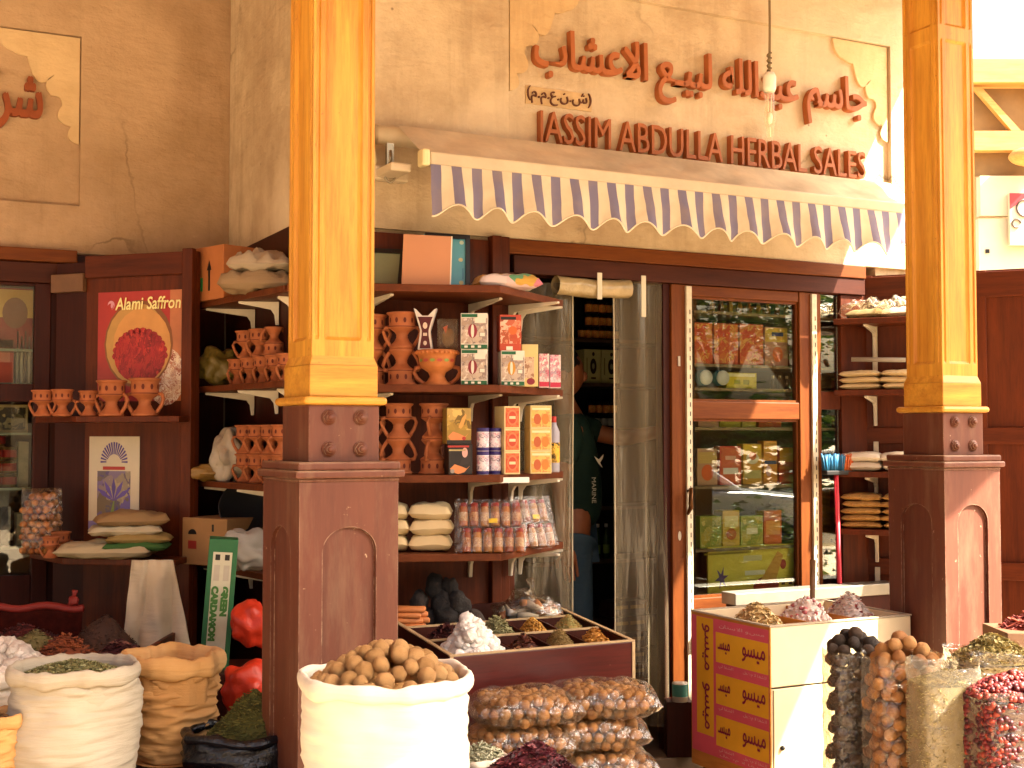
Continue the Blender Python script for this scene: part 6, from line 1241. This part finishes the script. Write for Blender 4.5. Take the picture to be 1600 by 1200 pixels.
for i, (x, s, lab) in enumerate(((.06, 1.0, 'grey green crumpled clear bag at the left of the top right shelf'), (.22, .9, 'white crumpled clear bag on the top right shelf beside the pillar'))):
    t = T('clear_bag', lab, 'bag', rp(x, -.15) + Vector((0, 0, ZR[0] + .001)), RRZ); MB().pillow((0, 0, 0), .19, .15, .05, 0, .4, i + 2, 16, None, lo=.4, p=.4).build('contents', plain(('#8a8060', '#c8c2b4')[i], .6, .3, 30, .3), t); MB().pillow((0, 0, 0), .25 * s, .19, .085, 0, .9, i + 6, 22, None, lo=.3, p=.35).build('film', CELLO, t)
tb_ = T('cardboard_tube', 'thin grey tube lying on the cream bags of the right shutter', 'tube', rp(.12, -.2) + Vector((0, 0, ZR[1] + .135)), RRZ); MB().tube([(-.13, 0, .02), (.13, .02, .012)], .012, 12).build('tube', plain('#9a9284', .6, .1, 9, 0), tb_)
br_ = T('broom', 'red handled broom with blue and orange bristles standing head up', 'broom', (onY(1306, 700, -.06).x, -.06, .0)); zb0 = onY(1306, 742, -.06).z
MB().tube([(.02, -.02, .132), (0, 0, zb0)], .012, 10).build('handle', c_('#a82430'), br_); m = MB().bb(-.075, .10, -.02, .02, zb0, zb0 + .022); m.build('head', M_BLACK, br_, bev=.004)
m = MB(); rnd = random.Random(3)
for i in range(170):
    x = rnd.uniform(-.072, .098); y = rnd.uniform(-.017, .017); m.tube([(x, y, zb0 + .022), (x * 1.15 + rnd.uniform(-.006, .006), y * 1.3, zb0 + .022 + rnd.uniform(.07, .085))], .0028, 4, 0 if x < .035 else 1)
m.build('bristles', [c_('#2f6f94'), c_('#c0602c')], br_)

# ================================================================ DOORWAY: CURTAIN, ROOM, PERSON
PVC = film('curtain film', '#cfc6b0', 1.6, .06, .20, '#a8987a', 3, .4, (3.2, 3.2, .25)); YC_ = .045
def curtain(label, p0, p1, y0, y1, seed, amp=.02):
    a = onY(p0, y0, YC_); b = onY(p1, y0, YC_); zb = onY((p0 + p1) / 2, y1, YC_).z; t = T('plastic_curtain', label, 'curtain', (a.x, YC_, zb)); Wc = b.x - a.x; Hc = a.z - zb
    def fn(u, v): x = u * Wc; n = noise.noise(Vector((u * 2.2 + seed, v * .7, seed))); return Vector((x + .014 * n * (1 - v), amp * sin(u * 13 + seed + 1.2 * n + .5 * v) * (.5 + .5 * (1 - v)) + .012 * noise.noise(Vector((u * 6, v * 2, seed))), v * Hc))
    m = MB().grid(fn, 60, 40); m.build('sheet', PVC, t)
    m = MB(); m.tube([fn(1.0 if seed < 3 else 0.0, i / 40) for i in range(41)], .004, 5); m.build('welded_edge', plain('#b0a488', .3, .2, 9, 0), t)
curtain('clear plastic door curtain hanging over the left of the doorway', 800, 896, 438, 965, 1.0); curtain('clear plastic door curtain hanging over the right of the doorway', 956, 1036, 436, 1140, 4.0, .028)
rl = T('rolled_curtain', 'rolled up plastic curtain tied under the door head', 'curtain', onY(868, 445, .0)); x1 = onY(982, 447, .0).x - rl.location.x
def roll(u, v): a = 2 * pi * u; r = .042 + .006 * noise.noise(Vector((cos(a) * 2, sin(a) * 2, v * 5))); return Vector((v * x1, r * cos(a), r * sin(a) - .006 * sin(pi * v)))
m = MB().grid(roll, 24, 24, 0, True, True); m.build('roll', plain('#a8946a', .25, .3, 14, .3, .01, spec=.6), rl)
for x, l in ((x1 * .52, .06), (x1 * 1.13, .13)):
    m = MB().bb(x - .012, x + .012, -.052, -.048, -l, .06); m.build('white_tie', plain('#c8c0a8', .6, .1, 9, 0), rl)
YS = 1.45; RS = T('room_shelf', 'dark shelving with jars and cartons inside the doorway', 'shelf', (0, YS, 0)); m = MB(); xs = lambda px, py=600: onY(px, py, YS).x; zs = lambda py, px=920: onY(px, py, YS).z
SZ = [zs(y) for y in (532, 600, 668, 790, 872, 960)]
for z in SZ: m.bb(xs(820), xs(1030), -.14, .16, z - .02, z)
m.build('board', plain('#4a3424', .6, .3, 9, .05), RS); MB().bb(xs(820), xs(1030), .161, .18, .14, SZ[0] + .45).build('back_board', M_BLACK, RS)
JO, JD = printed('jar label', ['#d08030', '#dcae60', '#a05a2c'], 60), c_('#241810')
def rjar(px, k, row, lab, grp, mt, r=.022, hh=.075):
    t = T('small_jar', lab, 'jar', (xs(px), YS - .05, SZ[k] + .001 + row * (hh + .001)), 0, grp); MB().lathe([(0, 0), (r, 0), (r, hh * .8), (r * .7, hh * .84), (r * .7, hh), (0, hh)], 12).build('jar', JD, t); MB().lathe([(r + .0006, hh * .12), (r + .0006, hh * .7)], 12).build('wrapper', mt, t)
for r in range(3):
    for i in range(6 if r == 0 else 4): rjar(902 + (i + (2 if r else 0)) * 10.5 - (10 if r else 0), 0, r, 'small jar with an orange label in the top rows inside the shop', 'orange labelled jars inside the shop', JO)
for i in range(4): rjar(918 + i * 11, 2, 1, 'orange labelled jar above the silver ones inside the shop', 'orange jars above the silver jars', JO)
for i in range(4): rjar(914 + i * 11, 2, 0, 'dark jar with a silver label just above the person', 'silver labelled jars inside the shop', c_('#a8a8a0'))
GC_ = plain('#b4b684', .5, .1, 9, 0)
for i, (a, b) in enumerate(((901, 926), (928, 955))):
    p0, p1 = xs(a), xs(b); t = T('green_carton', ('left' if i == 0 else 'right') + ' pale green carton with a dark oval badge inside the shop', 'carton', ((p0 + p1) / 2, YS - .03, SZ[1] + .001), 0, 'green cartons inside the shop'); hh = px_(56, 7.0); MB().bb((p0 - p1) / 2, (p1 - p0) / 2, -.06, .06, 0, hh).build('carton', GC_, t, bev=.002); m = MB(); mm = []; art(m, p1 - p0, hh, .12, [('e', .1, .5, .20, .23, BLK), ('e', .1, .5, .08, .09, c_('#8a8a70')), ('e', .1, .86, .08, .06, BLK), ('r', .1, .15, .3, .05, BLK), ('r', -.7, .5, .05, .5, c_('#5a5a3c'))], mm); m.build('printed_face', mm, t)
for i in range(2):
    t = T('green_bottle', ('left' if i == 0 else 'right') + ' green bottle with a pale cap deep inside the shop', 'bottle', (xs(925 + i * 13), YS - .06, SZ[4] + .001), 0, 'green bottles inside the shop'); MB().lathe([(0, 0), (.02, 0), (.02, .11), (.008, .15), (.008, .18), (0, .18)], 14).build('bottle', plain('#2f4a22', .2, .2, 9, 0), t); MB().lathe([(0, 0), (.010, 0), (.010, .02), (0, .02)], 12, 0, (0, 0, .18)).build('cap', c_('#b8b4a8'), t); MB().lathe([(.0205, .03), (.0205, .08)], 14).build('wrapper', c_('#5c7a2c'), t)
for r in range(6):
    for i in range(2): t = T('dark_box', 'dark red packet box in the floor stack inside the doorway', 'box', (xs(930 + i * 24), YS - .22, .131 + r * .09), 0, 'dark boxes stacked inside the doorway'); MB().bb(-.075, .075, -.06, .06, 0, .085).build('carton', c_('#34140f'), t, bev=.002); m = MB(); m.quad(0, .05, .09, .02, -.0605, 0); m.build('printed_face', [c_('#8a6a30')], t)
# counter wood low on the right inside
ct = T('shop_counter', 'orange brown counter front inside the doorway on the right', 'counter', (xs(985), .75, .131)); MB().bb(0, .9, -.02, .3, 0, .78).build('counter_front', M_ORG, ct, bev=.004); MB().bb(-.02, .92, -.05, .32, .781, .81).build('counter_top', M_REDX, ct, bev=.004)

# ---- the person
def skin(name, joints, edges, mat, parent, root=0, sub=2):
    me = bpy.data.meshes.new(name); me.from_pydata([j[0] for j in joints], edges, []); me.materials.append(mat); o = bpy.data.objects.new(name, me); COL.objects.link(o); o.parent = parent; KIDS.setdefault(parent.name, []).append(o)
    md = o.modifiers.new('skin', 'SKIN'); md.use_smooth_shade = True
    if not me.skin_vertices: 
        bpy.context.view_layer.objects.active = o; bpy.ops.mesh.customdata_skin_add()
    for i, j in enumerate(joints):
        r = j[1]; me.skin_vertices[0].data[i].radius = r if isinstance(r, tuple) else (r, r); me.skin_vertices[0].data[i].use_root = (i == root)
    s = o.modifiers.new('sub', 'SUBSURF'); s.levels = sub; s.render_levels = sub; return o
pp = loc(893, .131, 6.55); PER = T('person', 'person in a dark green T-shirt and jeans reaching right behind the plastic curtain', 'person', pp, FR); PER.scale = (1.05, 1.05, 1.05)
SKN = plain('#8a5232', .5, .1, 20, .05); SHT = cloth('dark green cotton', '#12241f', '#1a312a', 400, weave=.1); JEA = cloth('blue denim', '#34495a', '#44596a', 420, weave=.3); HAIR = plain('#0f0b09', .6, .3, 60, .4)
J = [((0, 0, .98), .10), ((.01, 0, 1.15), .095), ((.015, 0, 1.34), .11), ((-.005, 0, 1.47), (.075, .10)), ((-.03, 0, 1.55), .052), ((-.045, 0, 1.63), .055),
     ((0, -.17, 1.44), .055), ((-.07, -.235, 1.17), .042), ((-.045, -.235, .93), .030), ((-.03, -.235, .86), .03),
     ((.02, .17, 1.44), .055), ((.27, .19, 1.38), .043), ((.50, .10, 1.43), .031), ((.56, .085, 1.43), .028),
     ((.0, -.09, .90), .09), ((.03, -.10, .50), .06), ((-.02, -.10, .09), .042), ((.0, .09, .90), .09), ((.03, .10, .50), .06), ((-.02, .10, .09), .042), ((.12, -.11, .04), .035), ((.12, .11, .04), .035)]
E_ = [(0, 1), (1, 2), (2, 3), (3, 4), (4, 5), (2, 6), (6, 7), (7, 8), (8, 9), (2, 10), (10, 11), (11, 12), (12, 13), (0, 14), (14, 15), (15, 16), (16, 20), (0, 17), (17, 18), (18, 19), (19, 21)]
skin('body', J, E_, SKN, PER)
m = MB().ball((-.035, 0, 1.70), .105, 0, 22, 16, .04, 2, (.95, .74, 1.12)); m.ball((.062, 0, 1.685), .02, 0, 10, 8, 0, 1, (1, .7, 1.3)); m.ball((-.04, -.078, 1.69), .028, 0, 10, 8, 0, 1, (.7, .35, 1)); m.ball((-.04, .078, 1.69), .028, 0, 10, 8, 0, 1, (.7, .35, 1)); m.build('head', SKN, PER)
m = MB().ball((-.055, 0, 1.735), .112, 0, 22, 16, .12, 4, (.95, .78, .98)); m.build('hair', HAIR, PER)
skin('tshirt', [((0, 0, .92), (.15, .17)), ((.01, 0, 1.15), (.14, .16)), ((.015, 0, 1.34), (.14, .18)), ((-.005, 0, 1.49), (.075, .10)), ((0, -.18, 1.44), .078), ((-.045, -.225, 1.25), .066), ((.02, .18, 1.44), .078), ((.17, .19, 1.41), .066)], [(0, 1), (1, 2), (2, 3), (2, 4), (4, 5), (2, 6), (6, 7)], SHT, PER)
skin('jeans', [((0, 0, 1.0), (.135, .158)), ((.0, -.09, .88), .105), ((.03, -.10, .50), .078), ((-.02, -.10, .12), .062), ((.0, .09, .88), .105), ((.03, .10, .50), .078), ((-.02, .10, .12), .062)], [(0, 1), (1, 2), (2, 3), (0, 4), (4, 5), (5, 6)], JEA, PER)
def hand(base, d, up, name='hand'):
    d = Vector(d).normalized(); up = Vector(up).normalized(); s_ = d.cross(up); B = Vector(base); m = MB(); Rm = Matrix((d, s_, up)).transposed()
    m.ball(B + d * .045, .045, 0, 12, 8, 0, 1, (1.05, .85, .36), Rm)
    for k, (o, L_) in enumerate(((-.030, .062), (-.011, .074), (.010, .070), (.029, .054))):
        p = B + d * .078 + s_ * o; m.tube([p - d * .02, p + d * L_ * .45 - up * .004, p + d * L_ * .8 - up * .018, p + d * L_ - up * .034], [.009, .0085, .0078, .006], 8)
    p = B + d * .03 - s_ * .034; m.tube([p, p + d * .025 - s_ * .022 - up * .006, p + d * .055 - s_ * .026 - up * .016], [.012, .010, .008], 8); m.build(name, SKN, PER)
hand((.545, .088, 1.43), (1, -.2, -.05), (0, 0, 1)); hand((-.03, -.235, .875), (.15, 0, -1), (0, 1, .1))
letters('shirt_lettering', 'MARINE', .05, c_('#a8a898'), PER, width=.12, height=.022, at=(.088, -.205, 1.20), rot=Matrix.Rotation(radians(25), 3, 'Z') @ Matrix.Rotation(radians(90), 3, 'Y'))
m = MB(); m.poly([(.10, 1.30), (.122, 1.285), (.145, 1.31), (.14, 1.29), (.128, 1.27), (.14, 1.245), (.12, 1.265)], -.197, 0); m.build('bird_print', c_('#b8b8a8'), PER)
# ================================================================ BEYOND: SUNLIT BUILDINGS, STREET BEHIND THE CAMERA (seen in the door glass)
hb_ = 15.0
FB = T('far_building', 'sunlit white building beyond the right pillar with a timber canopy and a sign board', 'building', loc(1530, 0, hb_) + Vector((FX, FY, 0)) * 2.7, FR)
def fx(px): return px_(px - 1530, hb_)
def fz(py): return zof(py, hb_)
WALLW = plain('#cdbf9e', .85, .12, 2, .1)
M_YW = wood('pale timber', '#b98a4a', '#d2a868', 'x', .5, .6)
MB().bb(-.6, 9, .0, .4, 0, 7.0).build('wall', WALLW, FB)
m = MB(); m.bb(-.02, 4, -2.8, -2.6, fz(132), fz(96)); m.bb(0.0, 4, -2.75, -2.6, fz(236), fz(206)); m.build('canopy_beam', M_YW, FB)
m = MB(); m.bb(0, 4, -2.55, -.05, fz(98), fz(96) + .05); m.build('canopy_roof', M_YW, FB)
for i in range(4):
    x = .02 + i * .62; m = MB(); m.prismY([(x, fz(136)), (x + .09, fz(136)), (x + .55, fz(204)), (x + .44, fz(204))], -2.70, -2.62); m.build('brace', M_YW, FB)
m = MB(); m.bb(0.0, 4, -2.58, -2.55, fz(272), fz(134)); m.build('painted_shade_sheet', plain('#8a6c44', .8, .2, 4, .1), FB)  # brown sheet standing for the shade under the far canopy
m = MB(); m.bb(fx(1538), 4, -2.75, -2.62, fz(338), fz(276)); m.build('fascia', plain('#d2c7ac', .8, .1, 3, .05), FB)
m = MB(); m.bb(fx(1536), 4, -2.72, -2.6, 0, fz(342)); m.build('lower_wall', plain('#d2c7ac', .8, .1, 3, .05), FB)
m = MB(); m.bb(fx(1580), fx(1690), -2.82, -2.76, fz(385), fz(305)); m.build('sign_board', plain('#d2c8b0', .6, .1, 5, 0), FB); m = MB(); m.prismY([(fx(1580), fz(305)), (fx(1640), fz(305)), (fx(1640), fz(312)), (fx(1596), fz(318)), (fx(1580), fz(330))], -2.83, -2.821); m.build('red_corner', c_('#b8383c'), FB)
m = MB(); m.tube([(fx(1604) + .10 * cos(a * .4), -2.83, fz(328) + .10 * sin(a * .4)) for a in range(4, 13)], .012, 6); m.tube([(fx(1590) + .05 * cos(a * .4), -2.83, fz(352) + .05 * sin(a * .4)) for a in range(0, 14)], .010, 6); m.build('sign_mark', c_('#5a5048'), FB)
m = MB(); m.ball((fx(1612), -2.9, fz(250)), .27, 0, 20, 12, 0, 1, (1, .8, .42)); m.build('lamp_bracket', M_YW, FB)
MB().bb(fx(1546), fx(1552), -2.735, -2.721, fz(396), fz(390)).build('wall_mark', M_BLACK, FB)
# sandy facade across the street behind the camera, trees and a parked car: what the glass mirrors and what throws warm light back
OPP = T('opposite_building', 'sand coloured building across the street behind the camera', 'building', (0, -19, 0)); MB().bb(-26, 2.0, -3, 0, 0, 6.5).build('wall', M_PLASTER, OPP)
parts('window', [(-24.5 + i * 3.2, -23.2 + i * 3.2, .002, .05, 1.0, 3.0) for i in range(8)], M_DARK, OPP); MB().bb(-26.1, 2.1, -3.1, .12, 6.5, 6.75).build('parapet', M_PLASTER, OPP)
LEAF = [plain(c, .55, .3, 8, 0) for c in ('#3c5a1e', '#54742a', '#2c4416', '#6c8a38')]
def tree(label, x, y, ht, cr, seed):
    rnd = random.Random(seed); t = T('street_tree', label, 'tree', (x, y, 0), 0, 'trees across the street'); m = MB(); tops = []
    m.tube([(0, 0, 0), (.05, .02, ht * .2), (-.04, .05, ht * .42)], [.17, .13, .10], 10)
    for k in range(7):
        a = k * 2.4 + seed; q = Vector((cos(a) * cr * rnd.uniform(.4, .75), sin(a) * cr * rnd.uniform(.4, .75), ht * rnd.uniform(.55, .92))); m.tube([(-.04, .05, ht * .4), Vector((-.04, .05, ht * .42)).lerp(q, .5) + Vector((0, 0, .15)), q], [.07, .045, .02], 6); tops.append(q)
    m.build('trunk', plain('#4a3826', .9, .3, 9, .5), t); m = MB()
    for k in range(2600):
        c = tops[rnd.randrange(len(tops))]; d = Vector((rnd.gauss(0, 1), rnd.gauss(0, 1), rnd.gauss(0, .8))) * cr * .27; p = c + d; s = rnd.uniform(.06, .14); R = Matrix.Rotation(rnd.uniform(0, 6.28), 3, 'Z') @ Matrix.Rotation(rnd.uniform(-1, 1), 3, 'X')
        m.add([p + R @ Vector(q) for q in ((-s, 0, 0), (0, -s * .5, .02), (s, 0, 0), (0, s * .5, .02))], [(0, 1, 2, 3)], rnd.randrange(4))
    m.build('crown', LEAF, t)
for i, (x, y, h, c, l) in enumerate(((3.2, -12.5, 5.2, 1.7, 'leafy green tree with a leaning crown mirrored at the left of the door glass'), (6.4, -13.5, 6.0, 2.0, 'tall leafy tree mirrored in the middle of the door glass'), (9.8, -12.8, 5.6, 1.9, 'broad leafy tree mirrored at the right of the door glass'), (13.0, -15.0, 6.2, 2.1, 'farthest leafy tree down the street'))): tree(l, x, y, h, c, 11 + i)
for i, (x, y, l) in enumerate(((4.95, -6.5, 'low green shrub mirrored before the front of the white car'), (5.75, -6.45, 'low green shrub mirrored before the wheel of the white car'))):
    sh = T('street_shrub', l, 'shrub', (x, y, 0), 0, 'shrubs along the street'); rnd = random.Random(4 + i); m = MB()
    for k in range(1100):
        p = Vector((rnd.gauss(0, .26), rnd.gauss(0, .22), abs(rnd.gauss(.22, .22)))); s = rnd.uniform(.04, .08); R = Matrix.Rotation(rnd.uniform(0, 6.28), 3, 'Z') @ Matrix.Rotation(rnd.uniform(-1, 1), 3, 'X'); m.add([p + R @ Vector(q) for q in ((-s, 0, 0), (0, -s * .5, .02), (s, 0, 0), (0, s * .5, .02))], [(0, 1, 2, 3)], rnd.randrange(4))
    m.build('foliage', LEAF, sh)
hd = T('street_hedge', 'long leafy hedge across the street mirrored behind the packets in the door glass', 'hedge', (8.0, -12.0, 0)); rnd = random.Random(17); m = MB()
for k in range(5200):
    p = Vector((rnd.uniform(-6.5, 8), rnd.uniform(-.5, .5), 2.3 * rnd.random() ** .8 + .12 * sin(k))); s = rnd.uniform(.08, .17); R = Matrix.Rotation(rnd.uniform(0, 6.28), 3, 'Z') @ Matrix.Rotation(rnd.uniform(-1.2, 1.2), 3, 'X'); m.add([p + R @ Vector(q) for q in ((-s, 0, 0), (0, -s * .55, .02), (s, 0, 0), (0, s * .55, .02))], [(0, 1, 2, 3)], rnd.randrange(4))
m.build('foliage', LEAF, hd)
CAR = T('parked_car', 'white parked car across the street mirrored in the door glass', 'car', (5.1, -8.0, 0), radians(25)); CW = plain('#d8d8d4', .25, .03, 3, 0, coat=.6)
def car_sec(pts, y0, y1, mi, m): m.prismY(pts, y0, y1, mi)
m = MB(); car_sec([(-2.1, .32), (2.1, .32), (2.15, .6), (2.0, .86), (1.1, .95), (-1.75, .98), (-2.12, .9), (-2.2, .55)], -.85, .85, 0, m); m.build('body', CW, CAR, bev=.05)
m = MB(); car_sec([(-1.8, .98), (1.05, .95), (.35, 1.42), (-1.2, 1.46)], -.74, .74, 0, m); m.build('cabin', CW, CAR, bev=.05)
m = MB()
for s_ in (-1, 1): m.prismY([(-1.55, 1.02), (.85, 1.0), (.3, 1.36), (-1.12, 1.38)], s_ * .742, s_ * .75)
m.add([(-1.82, -.62, 1.02), (-1.82, .62, 1.02), (-1.26, .6, 1.42), (-1.26, -.6, 1.42)], [(0, 1, 2, 3)]); m.build('window', plain('#22282c', .05, .1, 3, 0), CAR)
for x in (-1.35, 1.35):
    for s_ in (-1, 1): m = MB().tube([(x, s_ * .70, .32), (x, s_ * .875, .32)], .32, 24); m.tube([(x, s_ * .86, .32), (x, s_ * .885, .32)], .19, 18, 1); m.build('wheel', [M_BLACK, plain('#8a8a88', .3, .1, 5, 0, metal=.8)], CAR)
for s_ in (-1, 1): MB().bb(-2.20, -2.08, s_ * .62 - .14, s_ * .62 + .14, .72, .86).build('tail_light', c_('#a01818'), CAR, bev=.01)
